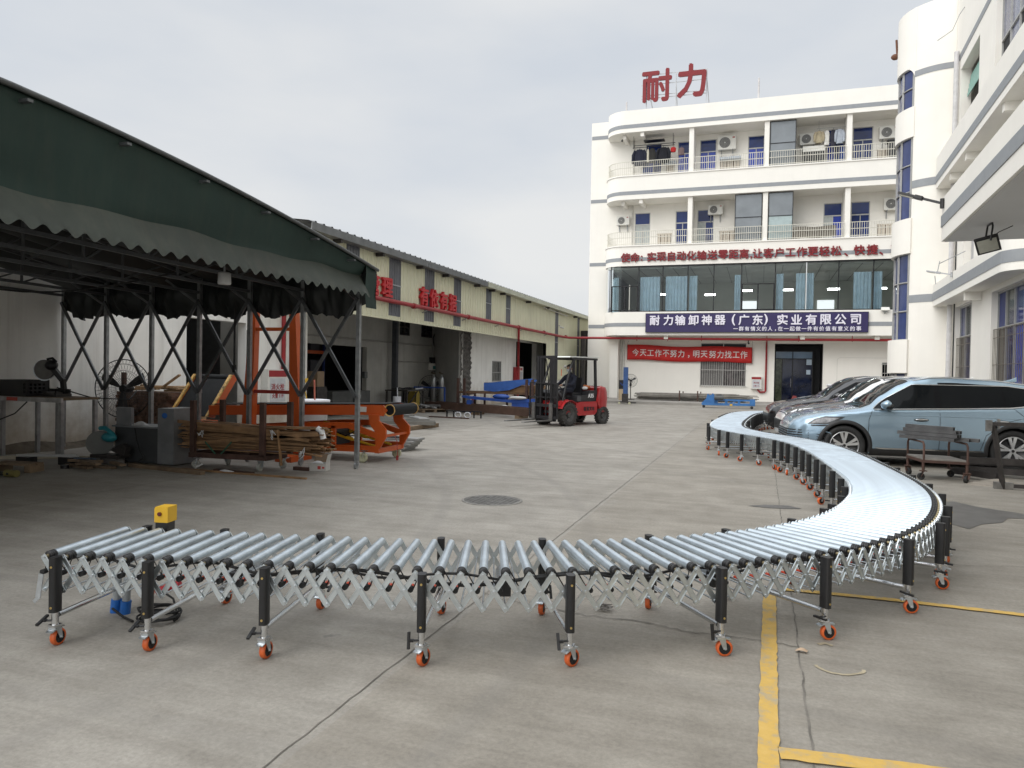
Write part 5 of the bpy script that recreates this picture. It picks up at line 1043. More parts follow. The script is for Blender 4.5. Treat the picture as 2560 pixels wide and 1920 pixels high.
# legs: arc positions (metres along the belt) measured from where the posts stand
def s_near(x, y, side):
    best = None
    for i in range(0, len(CL)):
        s = ARC[i]; p, d, n = at_s(s); q = p + n*(HW+0.02)*side; e = (q.x-x)**2+(q.y-y)**2
        if best is None or e < best[0]: best = (e, s)
    return best[1]
outer = [(-3.76,3.07),(-3.2,3.19),(-2.54,3.36),(-1.71,3.6),(-0.97,3.89),(-0.17,4.32),(0.4,4.85),(0.98,5.61),(1.34,6.32),(1.44,6.61),(1.59,7.18),(1.71,7.93),(1.73,8.66)]
inner = [(0.81,9.33),(0.75,9.97),(0.69,10.52),(0.62,11.13),(0.57,11.66),(0.5,12.2),(0.4,12.73),(0.33,13.0),(0.18,13.32),(-0.05,13.83),(-0.35,14.31),(-0.63,14.78),(-0.9,15.21),(-1.06,16.2),(-1.09,17.3),(-1.06,18.7),(-1.0,20.3)]
LEG_S = [s_near(x, y, -1) for x, y in outer] + [s_near(x, y, 1) for x, y in inner]
s_last = max(LEG_S); LEG_S += [s_last+0.33*k for k in range(1, 16) if s_last+0.33*k < ARC[-1]-0.1]
LEG_S = sorted(LEG_S)
TYRE = mat('orange_castor_tyre', (0.56, 0.105, 0.022), 0.45, var=0.15, scale=12)
ALUP = mat('polished_aluminium', (0.66, 0.67, 0.68), 0.25, 1.0, var=0.08)
def leg_pair(s, k):
    p, d, n = at_s(s); rn = random.Random(k*7+1)
    for side in (-1, 1):
        c = p + n*(HW+0.050)*side
        root = MB(); wz = 0.0
        # post: flat oval profile
        def pp(z, g=1.0): return [c + d*(0.0240*g*math.copysign(abs(math.cos(a))**0.6, math.cos(a))) + n*(0.034*g*math.copysign(abs(math.sin(a))**0.6, math.sin(a))) + Vector((0,0,z)) for a in [2*math.pi*j/16 for j in range(16)]]
        a_, b_ = pp(0.196), pp(0.507); root.add(a_+b_, [(j, (j+1) % 16, 16+(j+1) % 16, 16+j) for j in range(16)], True); root.add(b_, [list(range(16))]); root.add(a_, [list(range(16))[::-1]])
        post = root.build('leg', BLACKPLASTIC, conv)
        far_ = s > 10
        m = MB(); m.cyl(c+Vector((0,0,0.125)), c+Vector((0,0,0.195)), 0.019, 12); m.box(c.x-0.026, c.x+0.026, c.y-0.026, c.y+0.026, 0.113, 0.125); m.build('stem', ALUP, post)
        if not far_:
            m = MB()
            for zz in (0.225, 0.455): q = c+n*side*0.0335+Vector((0,0,zz)); m.cyl(q, q+n*side*0.003, 0.0065, 10)
            m.build('rivet', mat('brass', (0.55,0.40,0.15), 0.4, 0.8), post)
        # castor, swivelled its own way
        base_ang = math.atan2(-n.y*side*-1, -n.x*side*-1)
        YAWS = {0: 100, 1: 97, 2: 95, 3: 80, 4: 62, 5: 22, 6: 24, 7: 10, 8: 5}
        ya = R(YAWS[k]) if (k in YAWS and side == -1) else rn.uniform(0, 6.28)
        if side == 1 and k < 9: ya = R(95+rn.uniform(-8, 8))
        w_ = Vector((math.cos(ya), math.sin(ya), 0)); ax = Vector((-w_.y, w_.x, 0)); wc = c + w_*0.022 + Vector((0,0,0.047))
        m = MB(); m.lathe(wc-ax*0.0155, ax, [(0.034, 0), (0.044, 0.0), (0.047, 0.004), (0.047, 0.027), (0.044, 0.031), (0.034, 0.031)], 22); ty = m.build('castor_tyre', TYRE, post)
        m = MB(); m.cyl(wc-ax*0.013, wc+ax*0.013, 0.0345, 18)
        for j in range(5):
            a = 2*math.pi*j/5; u_ = w_*math.cos(a)+Vector((0,0,math.sin(a))); m.bar(wc+u_*0.008, wc+u_*0.033, 0.008, 0.031, ax)
        m.build('castor_hub', BLACKPLASTIC, post)
        m = MB()
        for sg in (-1, 1):
            q = wc+ax*sg*0.0205; t0 = c+ax*sg*0.0205+Vector((0,0,0.112)); m.add([t0-w_*0.020, t0+w_*0.022, q+w_*0.010-Vector((0,0,0.004)), q-w_*0.010-Vector((0,0,0.004)), t0-w_*0.020+ax*sg*0.003, t0+w_*0.022+ax*sg*0.003, q+w_*0.010+ax*sg*0.003-Vector((0,0,0.004)), q-w_*0.010+ax*sg*0.003-Vector((0,0,0.004))], [(0,1,2,3),(4,7,6,5),(0,4,5,1),(1,5,6,2),(2,6,7,3),(3,7,4,0)])
            m.cyl(q, q+ax*sg*0.007, 0.006, 8)
        m.obox(c+Vector((0,0,0.106)), (0.05, 0.046, 0.012), Matrix((w_, ax, Vector((0,0,1)))).transposed())
        m.build('castor_fork', ZINC, post)
        m = MB(); m.bar(wc-w_*0.025+Vector((0,0,0.056)), wc-w_*0.068+Vector((0,0,0.042)), 0.042, 0.006); m.bar(wc+w_*0.035+Vector((0,0,0.052)), wc-w_*0.03+Vector((0,0,0.057)), 0.030, 0.006); m.build('brake_pedal', ZINC, post)
        # T handle of the height clamp
        ha = ya + R(90 if k % 2 else 75); hv = -d if side == -1 else d; q = c + hv*0.02 + n*side*0.018 + Vector((0,0,0.148))
        m = MB(); m.cyl(c+n*side*0.01+Vector((0,0,0.148)), q+hv*0.035, 0.006, 8)
        tilt = rn.choice([0.0, 0.35, 1.4, 0.15]) if k not in (3, 4) else (1.45 if k == 3 else 1.0)
        u_ = n*math.cos(tilt)+Vector((0,0,math.sin(tilt))); e = q+hv*0.045; m.bar(e-u_*0.045, e+u_*0.045, 0.016, 0.012); m.bar(q+hv*0.018, e, 0.02, 0.012); m.build('clamp_handle', BLACKPLASTIC, post)
    m = MB(); a = p-n*(HW+0.025)+Vector((0,0,0.172)); b = p+n*(HW+0.025)+Vector((0,0,0.172)); m.cyl(a, b, 0.0155, 12); m.build('cross_tube', CHROME, conv)
for k, s in enumerate(LEG_S): leg_pair(s, k)
# scissor lattice on both sides, one piece per bay between legs
cuts = [0] + [min(range(len(SS)), key=lambda i: abs(SS[i]-s)) for s in LEG_S] + [len(SS)-1]; cuts = sorted(set(cuts))
for a, b in zip(cuts[:-1], cuts[1:]):
    for side in (1, -1):
        m = MB(); rv = m
        for i in range(a, b):
            p0, d0, n0 = XF[i]; p1, d1, n1 = XF[i+1]
            for (qa, na, za), (qb, nb, zb), off in (((p0, n0, ZC), (p1, n1, ZLO), 0.004), ((p0, n0, ZLO), (p1, n1, ZC), -0.004)):
                A = qa+na*(HW+off)*side+Vector((0,0,za)); B = qb+nb*(HW+off)*side+Vector((0,0,zb)); dv = (B-A).normalized()
                m.bar(A-dv*0.014, B+dv*0.014, 0.0285, 0.0035, na*side)
                if i < 70:
                    up_ = na*side; xv = dv.cross(up_).normalized()
                    for sg in (-1, 1): m.bar(A+xv*sg*0.0135-dv*0.005+up_*0.003, B+xv*sg*0.0135+dv*0.005+up_*0.003, 0.0022, 0.006, up_)
            if i < 90:
                m.mi = 1; c = (p0+p1)/2+(n0+n1)/2*HW*side; nn = n0*side
                for q in (p0+n0*HW*side+Vector((0,0,ZC)), p0+n0*HW*side+Vector((0,0,ZLO)), c+Vector((0,0,(ZC+ZLO)/2))): rv.cyl(q-nn*0.004, q+nn*0.012, 0.0075, 8)
                m.mi = 0
        if side == 1: m.build('scissor_lattice', [LINK, ZINC], conv)
    m.mi = 1
    for i in range(a, b, 1 if a < 70 else 3):
        p0, d0, n0 = XF[i]
        m.cyl(p0-n0*HW+Vector((0,0,ZLO)), p0+n0*HW+Vector((0,0,ZLO)), 0.005, 6)
        if a < 70:
            p1, d1, n1 = XF[i+1]; c = (p0+p1)/2; nn = (n0+n1)/2; m.cyl(c-nn*HW+Vector((0,0,(ZC+ZLO)/2)), c+nn*HW+Vector((0,0,(ZC+ZLO)/2)), 0.005, 6)
    m.build('scissor_lattice', [LINK, ZINC], conv)
# wiring loom inside the near side, motors, end hook
m = MB(); rn = random.Random(21); pts = []
for i in range(0, 75):
    p, d, n = XF[i]; pts.append(p-n*(HW-0.14-0.02*math.sin(i*0.9))+Vector((0,0,0.44+0.022*math.sin(i*1.05)+rn.uniform(-.004,.004))))
m.tube(pts, 0.008, 6)
pts = []
for i in range(8, 60):
    p, d, n = XF[i]; pts.append(p-n*(HW-0.20+0.02*math.sin(i*0.7))+Vector((0,0,0.41+0.03*math.sin(i*0.55))))
m.tube(pts, 0.011, 6); m.build('wiring_loom', RUBBER, conv)
for i in (9, 22, 33, 45, 56):
    p, d, n = XF[i]; m = MB(); c = p-n*0.05; m.cyl(c-n*0.13+Vector((0,0,0.39)), c+n*0.10+Vector((0,0,0.39)), 0.05, 14); o = m.build('drive_motor', ALUP, conv); m = MB(); m.obox(c-n*0.16+Vector((0,0,0.37)), (0.07, 0.05, 0.08), Matrix.Rotation(math.atan2(d.y, d.x), 3, 'Z')); m.build('gearbox', BLACKPLASTIC, o)
p, d, n = XF[0]; c = p-n*HW-d*0.02
m = MB(); m.bar(c+Vector((0,0,0.39)), c-d*0.02+Vector((0,0,0.25)), 0.03, 0.005, n); m.bar(c-d*0.02+Vector((0,0,0.25)), c-d*0.045+Vector((0,0,0.225)), 0.02, 0.005, n); m.build('end_hook', ZINC, conv)
# yellow control box on the far side near the end
p, d, n = XF[2]; c = p+n*(HW+0.08)-d*0.02; Mz = Matrix.Rotation(math.atan2(d.y, d.x), 3, 'Z')
m = MB(); m.obox(c+Vector((0,0,0.46)), (0.085, 0.09, 0.15), Mz); m.build('box_base', BLACKPLASTIC, conv)
m = MB(); Pq = [(-0.048, 0.0), (0.048, 0.0), (0.048, 0.105), (-0.042, 0.105), (-0.048, 0.09)]; m.prism(Pq, c-n*0.05+Vector((0,0,0.537)), d, (0,0,1), n*0.11); cbx = m.build('control_box', YELLOWP, conv)
q = c-n*0.0505-d*0.008+Vector((0,0,0.595)); m = MB(); m.cyl(q, q-n*0.010, 0.014, 14); m.build('switch', mat('switch_dark_red', (0.10, 0.012, 0.012), 0.4), cbx)
# power plug and cable on the floor by the end
pl = thing('power_cable', 'coiled black power cable with blue and red plugs under the conveyor end', 'cable', (-3.62, 3.62, 0))
m = MB(); rn = random.Random(4); pts = []
for i in range(120): a = i*0.31; r = 0.115+0.02*math.sin(i*0.23)+rn.uniform(-.004,.004); pts.append((0.08+r*math.cos(a), r*0.85*math.sin(a), 0.012+0.0006*i+0.008*math.sin(i*0.5)))
m.tube(pts, 0.007, 5); m.tube([(-0.25, -0.05, 0.05), (-0.15, -0.06, 0.012), (-0.03, -0.1, 0.012)], 0.008, 5); m.tube([(0.19, 0.03, 0.05), (0.14, 0.05, 0.13), (0.05, 0.06, 0.16)], 0.007, 5); m.build('cable', RUBBER, pl)
m = MB()
for dx in (-0.30, -0.22): m.cyl((dx, 0.02, 0.0), (dx+0.01, 0.02, 0.085), 0.032, 14)
m.build('plug_blue', mat('plug_blue', (0.015, 0.12, 0.42), 0.4), pl); m = MB()
for dx in (-0.29, -0.21): m.cyl((dx, 0.02, 0.086), (dx+0.01, 0.02, 0.23), 0.025, 12)
m.build('plug_grey', mat('plug_grey', (0.30, 0.32, 0.33), 0.4), pl)
m = MB(); m.cyl((-0.02, 0.08, 0.15), (0.12, 0.13, 0.20), 0.024, 10); m.cyl((0.03, 0.1, 0.168), (0.06, 0.11, 0.18), 0.028, 10); m.build('red_connector', mat('plug_red', (0.45, 0.02, 0.03), 0.4), pl)
# ================================================================ parked cars (local: x runs back from the nose, y to the car's left when seen from the front wheel side = towards the camera, z up)
def interp(K, x):
    if x <= K[0][0]: return K[0][1]
    for (a, p), (b, q) in zip(K[:-1], K[1:]):
        if x <= b:
            t = (x-a)/(b-a); t = t*t*(3-2*t)*0.35+t*0.65; return p+(q-p)*t
    return K[-1][1]
class Shell:
    def __init__(s, Lc, Wd, H, top, belt, half, sill):
        s.L, s.W, s.H, s.top, s.belt, s.half, s.sill = Lc, Wd, H, top, belt, half, sill
    def prof(s, x):
        zt = interp(s.top, x); zb = min(interp(s.belt, x), zt-0.012); w = interp(s.half, x)*s.W/2; zs = interp(s.sill, x)
        g = min(1, max(0, (zt-zb)/0.30)); g = g*g*(3-2*g); wr = w*0.86*(1-g)+0.60*s.W/1.88*g
        zre = max(zt-0.075*g-0.02*(1-g), zb+0.006)
        m = zs+(zb-zs)*0.5
        return [(w*0.86, zs), (w*0.955, zs+0.07), (w*0.992, zs+(zb-zs)*0.30), (w*1.0, m), (w*0.998, zs+(zb-zs)*0.70), (w*0.978, zb-0.06), (w*0.945, zb), (w*0.945+(wr-w*0.945)*0.33, zb+(zre-zb)*0.36), (w*0.945+(wr-w*0.945)*0.68, zb+(zre-zb)*0.71), (wr, zre), (wr*0.84, zt-0.022*g-0.006), (wr*0.5, zt-0.006*g), (0, zt)]
    def pt(s, x, t):                      # t in 0..12 along the half section
        P = s.prof(x); i = min(int(t), 11); f = t-i
        a = P[max(i-1, 0)]; b = P[i]; c = P[i+1]; d = P[min(i+2, 12)]
        if i == 11: d = (-c[0]-P[11][0]+c[0], P[11][1])
        q = [0.5*(2*b[k]+(c[k]-a[k])*f+(2*a[k]-5*b[k]+4*c[k]-d[k])*f*f+(3*b[k]-a[k]-3*c[k]+d[k])*f**3) for k in (0, 1)]
        return q
    def P3(s, x, t, sd=1, off=0.0):
        y, z = s.pt(x, t)
        if off:
            e = 0.02; y1, z1 = s.pt(x, min(t+0.05, 12)); y0, z0 = s.pt(x, max(t-0.05, 0)); dy, dz = y1-y0, z1-z0
            x2 = min(x+e, s.L); x1 = max(x-e, 0); ya, za = s.pt(x1, t); yb, zb = s.pt(x2, t)
            n = Vector((x2-x1, yb-ya, zb-za)).cross(Vector((0, dy, dz)))
            if n.length > 1e-9:
                n.normalize()
                if n.y < 0 or (abs(n.y) < 1e-3 and n.z < 0): n = -n
                return Vector((x+n.x*off, sd*(y+n.y*off), z+n.z*off))
        return Vector((x, sd*y, z))
    def t_of(s, x, z):                    # section parameter at height z on the side
        lo, hi = 0.0, 9.0
        for _ in range(22):
            k = (lo+hi)/2
            if s.pt(x, k)[1] < z: lo = k
            else: hi = k
        return lo
    def side(s, x, z, off=0.004, sd=1): return s.P3(x, s.t_of(x, z), sd, off)
def on_side(S, mb, poly, off=0.005, sd=1, n=10, thick=0.0):
    """fill an x-z outline with a fan of small quads lying on the car's flank"""
    xs = [p[0] for p in poly]; x0, x1 = min(xs), max(xs)
    def span(x):
        zs = []
        for a, b in zip(poly, poly[1:]+poly[:1]):
            if (a[0]-x)*(b[0]-x) <= 0 and abs(a[0]-b[0]) > 1e-9: zs.append(a[1]+(b[1]-a[1])*(x-a[0])/(b[0]-a[0]))
        return (min(zs), max(zs)) if zs else None
    rows = []
    k = max(4, int((x1-x0)/0.03))
    for i in range(k+1):
        x = x0+(x1-x0)*(i/k); x = min(max(x, x0+1e-4), x1-1e-4); sp = span(x)
        if sp: rows.append([S.side(x, sp[0]+(sp[1]-sp[0])*j/n, off, sd) for j in range(n+1)])
    vs = [p for r in rows for p in r]
    mb.add(vs, [(i*(n+1)+j, (i+1)*(n+1)+j, (i+1)*(n+1)+j+1, i*(n+1)+j+1) for i in range(len(rows)-1) for j in range(n)], True)
def wheel(parent, c, r, sd, spokes=5, style='dual'):
    """alloy wheel facing sd*y"""
    t = MB(); w_ = 0.225; a = Vector((0, sd, 0)); o = Vector(c)-a*w_
    ri = r*0.70
    t.lathe(o, a, [(ri*0.98, 0.02), (r*0.96, 0.0), (r, 0.03), (r, w_-0.03), (r*0.965, w_-0.004), (r*0.86, w_+0.003), (ri*1.03, w_-0.004), (ri, w_-0.02)], 44); wh = t.build('wheel', RUBBER, parent)
    m = MB(); m.lathe(o, a, [(ri, w_-0.022), (ri*1.0, w_-0.006), (ri*0.95, w_-0.010), (ri*0.93, w_-0.05)], 44)
    for k in range(spokes):
        b_ = 2*math.pi*k/spokes+0.3
        for q in ((-0.16, 0.16) if style == 'dual' else (0,)):
            ang = b_+q*1.2; ang2 = b_+q*0.35; u0 = Vector((math.cos(ang2), 0, math.sin(ang2))); u1 = Vector((math.cos(ang+0.06), 0, math.sin(ang+0.06))); tn = Vector((-math.sin(ang), 0, math.cos(ang)))
            p0 = o+a*(w_-0.020)+u0*0.045; p1 = o+a*(w_-0.012)+u1*ri*0.95; w0, w1 = 0.014, 0.027 if style == 'dual' else 0.05
            vs = [p0-tn*w0, p0+tn*w0, p1+tn*w1, p1-tn*w1]; m.add(vs+[v-a*0.03 for v in vs], [(0,1,2,3),(0,4,5,1),(1,5,6,2),(3,2,6,7),(0,3,7,4)])
    m.cyl(o+a*(w_-0.04), o+a*(w_-0.012), 0.05, 16); m.build('rim', mat('machined_alloy', (0.74, 0.75, 0.77), 0.28, 0.9, var=0.05), wh)
    m = MB(); m.lathe(o, a, [(0, w_-0.06), (ri*0.94, w_-0.06), (ri*0.97, w_-0.02)], 40); m.cyl(o+a*(w_-0.05), o+a*(w_-0.008), 0.026, 14)
    for k in range(spokes):
        b_ = 2*math.pi*k/spokes+0.3
        u1 = Vector((math.cos(b_), 0, math.sin(b_))); tn = Vector((-math.sin(b_), 0, math.cos(b_))); p0 = o+a*(w_-0.030)+u1*0.10; p1 = o+a*(w_-0.026)+u1*ri*0.93
        m.add([p0-tn*0.012, p0+tn*0.012, p1+tn*0.03, p1-tn*0.03], [(0,1,2,3)])
    m.build('rim_recess', mat('wheel_black', (0.012,0.012,0.013), 0.35), wh)
    m = MB(); m.cyl(o+a*(w_-0.09), o+a*(w_-0.075), ri*0.72, 28); m.build('brake_disc', mat('brake_steel', (0.2,0.2,0.2), 0.4, 0.8), wh)
def make_car(label, paint, loc, rz, S, wf, wr, rw, dark_roof=False, detail=True, lamp='slim', wgt=None, bonnet=None):
    car = thing('parked_car', label, 'car', loc, rz)
    # ---- body shell
    NX, NT = int(S.L/0.035), 60; m = MB(); xs = [S.L*i/NX for i in range(NX+1)]
    ts = [12*j/NT for j in range(NT+1)]
    ra = rw+0.065
    def arch(x, y, z):
        for xw in (wf, wr):
            d = math.hypot(x-xw, z-rw)
            if d < ra and y > 0.45: return True
        return False
    for sd in (1, -1):
        vs = [S.P3(x, t, sd) for x in xs for t in ts]; fs = []
        for i in range(NX):
            for j in range(NT):
                q = (i*(NT+1)+j, (i+1)*(NT+1)+j, (i+1)*(NT+1)+j+1, i*(NT+1)+j+1); c = sum((vs[k] for k in q), Vector())/4
                if j < NT*0.5 and arch(c.x, abs(c.y), c.z): continue
                fs.append(q if sd == 1 else q[::-1])
        m.add(vs, fs, True)
        e = [S.P3(0, t, sd) for t in ts]; m.add(e+[Vector((0, 0, p.z)) for p in e], [(j, j+1, NT+2+j, NT+1+j) for j in range(NT)])
        e = [S.P3(S.L, t, sd) for t in ts]; m.add(e+[Vector((S.L, 0, p.z)) for p in e], [(j, j+1, NT+2+j, NT+1+j) for j in range(NT)])
    m.build('body', paint, car)
    # ---- wheel houses, floor, sill cladding
    m = MB(); hw = S.W/2
    m.box(0.35, S.L-0.35, -hw*0.55, hw*0.55, 0.20, 0.60)
    for xw in (wf, wr):
        for sd in (1, -1): m.lathe((xw, sd*hw*0.55, rw), (0, sd, 0), [(0, 0), (ra+0.01, 0.0), (ra+0.01, hw*0.36)], 40)
    m.build('underbody', mat('underbody_black', (0.010,0.010,0.010), 0.8), car)
    TR = mat('arch_trim_plastic', (0.018,0.018,0.019), 0.55)
    for sd in (1, -1):
        for xw in (wf, wr):
            m = MB(); n = 40; r0, r1 = ra-0.025, ra+0.042; vs = []
            a0, a1 = R(-14), R(194)
            for i in range(n+1):
                a = a0+(a1-a0)*i/n
                for r, off in ((r0, -0.03), (r0, 0.006), (r0+0.012, 0.014), (r1-0.008, 0.013), (r1, 0.0)):
                    x = xw+r*math.cos(a); z = max(rw+r*math.sin(a), 0.17); x = min(max(x, 0.03), S.L-0.03)
                    p = S.side(x, max(z, S.pt(x, 0)[1]+0.004), 0.0, sd); vs.append(Vector((x, p.y+sd*off, z)))
            m.add(vs, [(5*i+j, 5*(i+1)+j, 5*(i+1)+j+1, 5*i+j+1) for i in range(n) for j in range(4)], True); m.build('arch_trim', TR, car)
        m = MB(); on_side(S, m, [(wf+ra, 0.19), (wr-ra, 0.19), (wr-ra, 0.33), (wf+ra, 0.33)], 0.012, sd, 5); m.build('sill_cladding', TR, car)
        if detail:
            m = MB(); on_side(S, m, [(wf+ra+0.18, 0.325), (wr-ra-0.12, 0.325), (wr-ra-0.05, 0.350), (wf+ra+0.05, 0.350)], 0.017, sd, 2); m.build('sill_strip', CHROME, car)
    for xw in (wf, wr):
        for sd in (1, -1): wheel(car, (xw, sd*(hw-0.025), rw), rw, sd)
    # ---- glass
    zb = lambda x: interp(S.belt, x)+0.012
    def zr(x): return S.prof(x)[9][1]-0.045
    g = wgt or dict(a0=1.42, a1=2.12, b=2.50, c=3.58, d=4.22)
    for sd in (1, -1):
        def outline(x0, x1, nose=False, tail=False):
            up, lo = [], []
            k = 18
            for i in range(k+1):
                x = x0+(x1-x0)*i/k; hi = zr(x)
                if nose: hi = min(hi, zb(g['a0'])+(zr(g['a1'])-zb(g['a0']))*min(1.0, max(0.0, (x-g['a0'])/(g['a1']-g['a0'])))**0.85)
                l_ = zb(x)
                if tail: l_ = zb(x)+(zr(g['d'])-0.03-zb(x))*max(0, (x-(g['d']-0.42))/0.42)**1.6; hi = max(hi, l_+0.004)
                up.append((x, max(hi, l_+0.004))); lo.append((x, l_))
            return lo+up[::-1]
        m = MB(); on_side(S, m, outline(g['a0'], g['d'], True, True), 0.003, sd, 8); base = m.build('window_surround', mat('gloss_black', (0.006,0.006,0.007), 0.2, spec=0.08), car)
        m = MB(); on_side(S, m, outline(g['a0']+0.03, g['b']-0.045, True), 0.007, sd, 8); m.build('front_door_glass', DARKGLASS, car)
        m = MB(); on_side(S, m, outline(g['b']+0.045, g['c']-0.012), 0.007, sd, 8); m.build('rear_door_glass', DARKGLASS, car)
        m = MB(); on_side(S, m, outline(g['c']+0.012, g['d']-0.02, False, True), 0.007, sd, 8); m.build('quarter_glass', DARKGLASS, car)
        if detail:
            m = MB(); k = 44; pts = [S.side(g['a0']+(g['d']-0.1-g['a0'])*i/k, zb(g['a0']+(g['d']-0.1-g['a0'])*i/k)-0.006, 0.008, sd) for i in range(k+1)]; m.tube(pts, 0.013, 6)
            pts = []
            for i in range(k+1):
                x = g['a0']-0.01+(g['d']-g['a0']+0.01)*i/k; hi = min(zr(x), zb(g['a0'])+(zr(g['a1'])-zb(g['a0']))*min(1.0, max(0.0, (x-g['a0'])/(g['a1']-g['a0'])))**0.85)
                pts.append(S.side(x, max(hi+0.008, zb(x)), 0.008, sd))
            m.tube(pts, 0.010, 6); m.build('window_chrome', CHROME, car)
            # door seams
            m = MB()
            for line in ([(g['a0']-0.06, 0.30), (g['a0']-0.10, 0.55), (g['a0']-0.09, 0.85), (g['a0']-0.03, zb(g['a0'])-0.02)], [(g['b'], 0.30), (g['b']+0.005, 0.6), (g['b']+0.01, zb(g['b'])-0.01)], [(wr-ra-0.10, 0.36), (wr-ra-0.02, 0.62), (wr-0.14, 0.86), (g['c']+0.30, 0.95), (g['c']+0.12, zb(g['c'])-0.01)]):
                pts = []
                for a, b in zip(line[:-1], line[1:]): pts += [S.side(a[0]+(b[0]-a[0])*i/6, a[1]+(b[1]-a[1])*i/6, 0.0005, sd) for i in range(6)]
                pts.append(S.side(line[-1][0], line[-1][1], 0.0005, sd)); m.tube(pts, 0.0045, 4)
            m.build('door_seam', mat('seam_black', (0.008,0.008,0.009), 0.7), car)
            for xh in (g['b']-0.30, g['c']-0.08):
                m = MB(); c = S.side(xh, 0.868, 0.004, sd); m.ball(c, (0.125, 0.012, 0.030), 16, 8); h = m.build('door_handle', BLACKPLASTIC, car)
                m = MB(); c = S.side(xh, 0.872, 0.020, sd); m.ball(c, (0.105, 0.014, 0.015), 16, 8); m.build('grip', CHROME, h)
        # crease along the shoulder
        m = MB(); k = 50; x0, x1 = g['a0']-0.62, g['d']+0.05; pts = [S.side(x0+(x1-x0)*i/k, 0.935+0.012*math.sin(3*i/k), 0.0, sd) for i in range(k+1)]
        if detail:
            m.add([p+Vector((0,sd*0.001,0.004)) for p in pts]+[p+Vector((0, sd*0.007, -0.008)) for p in pts]+[p+Vector((0, -sd*0.002, -0.026)) for p in pts], [(i, i+1, k+2+i, k+1+i) for i in range(k)]+[(k+1+i, k+2+i, 2*k+3+i, 2*k+2+i) for i in range(k)], True); m.build('shoulder_crease', paint, car)
        # mirror
        mc = S.side(g['a0']+0.20, zb(g['a0']+0.2)+0.05, 0.0, sd)+Vector((0, sd*0.15, 0.03)); m = MB()
        m.grid(lambda u, v: mc+Vector((0.11*math.cos(2*math.pi*u)*math.sin(math.pi*v)*(1.0 if math.cos(2*math.pi*u) < 0 else 0.75), 0.115*math.sin(2*math.pi*u)*math.sin(math.pi*v), -0.075*math.cos(math.pi*v)+0.02*math.sin(2*math.pi*u)*sd)), 20, 12); mi = m.build('mirror', paint, car)
        m = MB(); m.ball(mc+Vector((0.035, 0, -0.02)), (0.085, 0.118, 0.062), 16, 10); m.bar(mc+Vector((-0.02, -sd*0.05, -0.05)), S.side(g['a0']+0.14, zb(g['a0']+0.14)-0.005, 0.0, sd), 0.06, 0.025); m.build('mirror_back', BLACKPLASTIC, mi)
        # roof rail
        m = MB(); k = 30; pts = []
        for i in range(k+1):
            x = g['a1']+0.03+(g['d']+0.05-g['a1'])*i/k; p = S.P3(x, 9.55, sd); e_ = min(1, min(i, k-i)/3); pts.append(p+Vector((0, 0, -0.004+0.014*e_)))
        m.tube(pts, 0.013, 6); m.build('roof_rail', CHROME if detail else mat('satin_rail', (0.7,0.7,0.7), 0.35, 0.7), car)
        # lamps
        if lamp == 'slim':
            m = MB(); on_side(S, m, [(0.30, 0.735), (0.42, 0.83), (0.60, 0.885), (0.93, 0.885), (0.86, 0.84), (0.72, 0.765), (0.62, 0.735)], 0.006, sd, 6); hl = m.build('headlight', mat('headlamp_housing', (0.05,0.052,0.055), 0.15, spec=0.8), car)
            m = MB(); on_side(S, m, [(0.37, 0.755), (0.45, 0.815), (0.58, 0.855), (0.84, 0.865), (0.74, 0.815), (0.62, 0.765)], 0.010, sd, 6); m.build('lens', mat('headlamp_lens', (0.30,0.30,0.31), 0.10, var=0.5, scale=18), hl)
            m = MB(); on_side(S, m, [(0.36, 0.700), (0.60, 0.700), (0.68, 0.735), (0.62, 0.728), (0.36, 0.722)], 0.006, sd, 3); m.build('lamp_slit', BLACKPLASTIC, car)
        else:
            m = MB(); on_side(S, m, [(0.16, 0.80), (0.22, 0.86), (0.62, 0.92), (0.66, 0.885), (0.55, 0.845), (0.30, 0.80)], 0.006, sd, 6); hl = m.build('headlight', mat('clear_headlamp', (0.72,0.73,0.74), 0.12, var=0.3, scale=14) if lamp == 'led' else mat('headlamp_housing', (0.05,0.052,0.055), 0.15), car)
            m = MB()
            for q in range(4): on_side(S, m, [(0.28+0.08*q, 0.825), (0.31+0.08*q, 0.825), (0.35+0.08*q, 0.875), (0.32+0.08*q, 0.875)], 0.010, sd, 2)
            m.build('led_element', mat('lamp_dark', (0.05,0.05,0.055), 0.2), hl)
        m = MB(); on_side(S, m, [(0.10, 0.24), (0.55, 0.24), (0.58, 0.31), (0.50, 0.30), (0.10, 0.29)], 0.006, sd, 3); m.build('front_lip', TR, car)
    # grille slats and nose details run across the front
    def across(mb, x0, z0, z1, y1, off, k=10):
        pts = []
        for i in range(-k, k+1):
            y = y1*i/k; lo, hi = 0.0, 1.4
            for _ in range(20):
                mm_ = (lo+hi)/2; yy = S.pt(mm_, S.t_of(mm_, (z0+z1)/2))[0]
                if yy < abs(y): lo = mm_
                else: hi = mm_
            pts.append(Vector((lo-off, y, 0)))
        mb.add([p+Vector((0,0,z0)) for p in pts]+[p+Vector((0,0,z1)) for p in pts], [(i, i+1, 2*k+2+i, 2*k+1+i) for i in range(2*k)], True)
    m = MB()
    yv = S.side(0.28, 0.55, 0, 1).y
    for z in (0.60, 0.555, 0.51, 0.465, 0.42): across(m, 0, z, z+0.022, S.side(0.33, z, 0, 1).y, 0.008)
    m.build('grille_slats', BLACKPLASTIC, car)
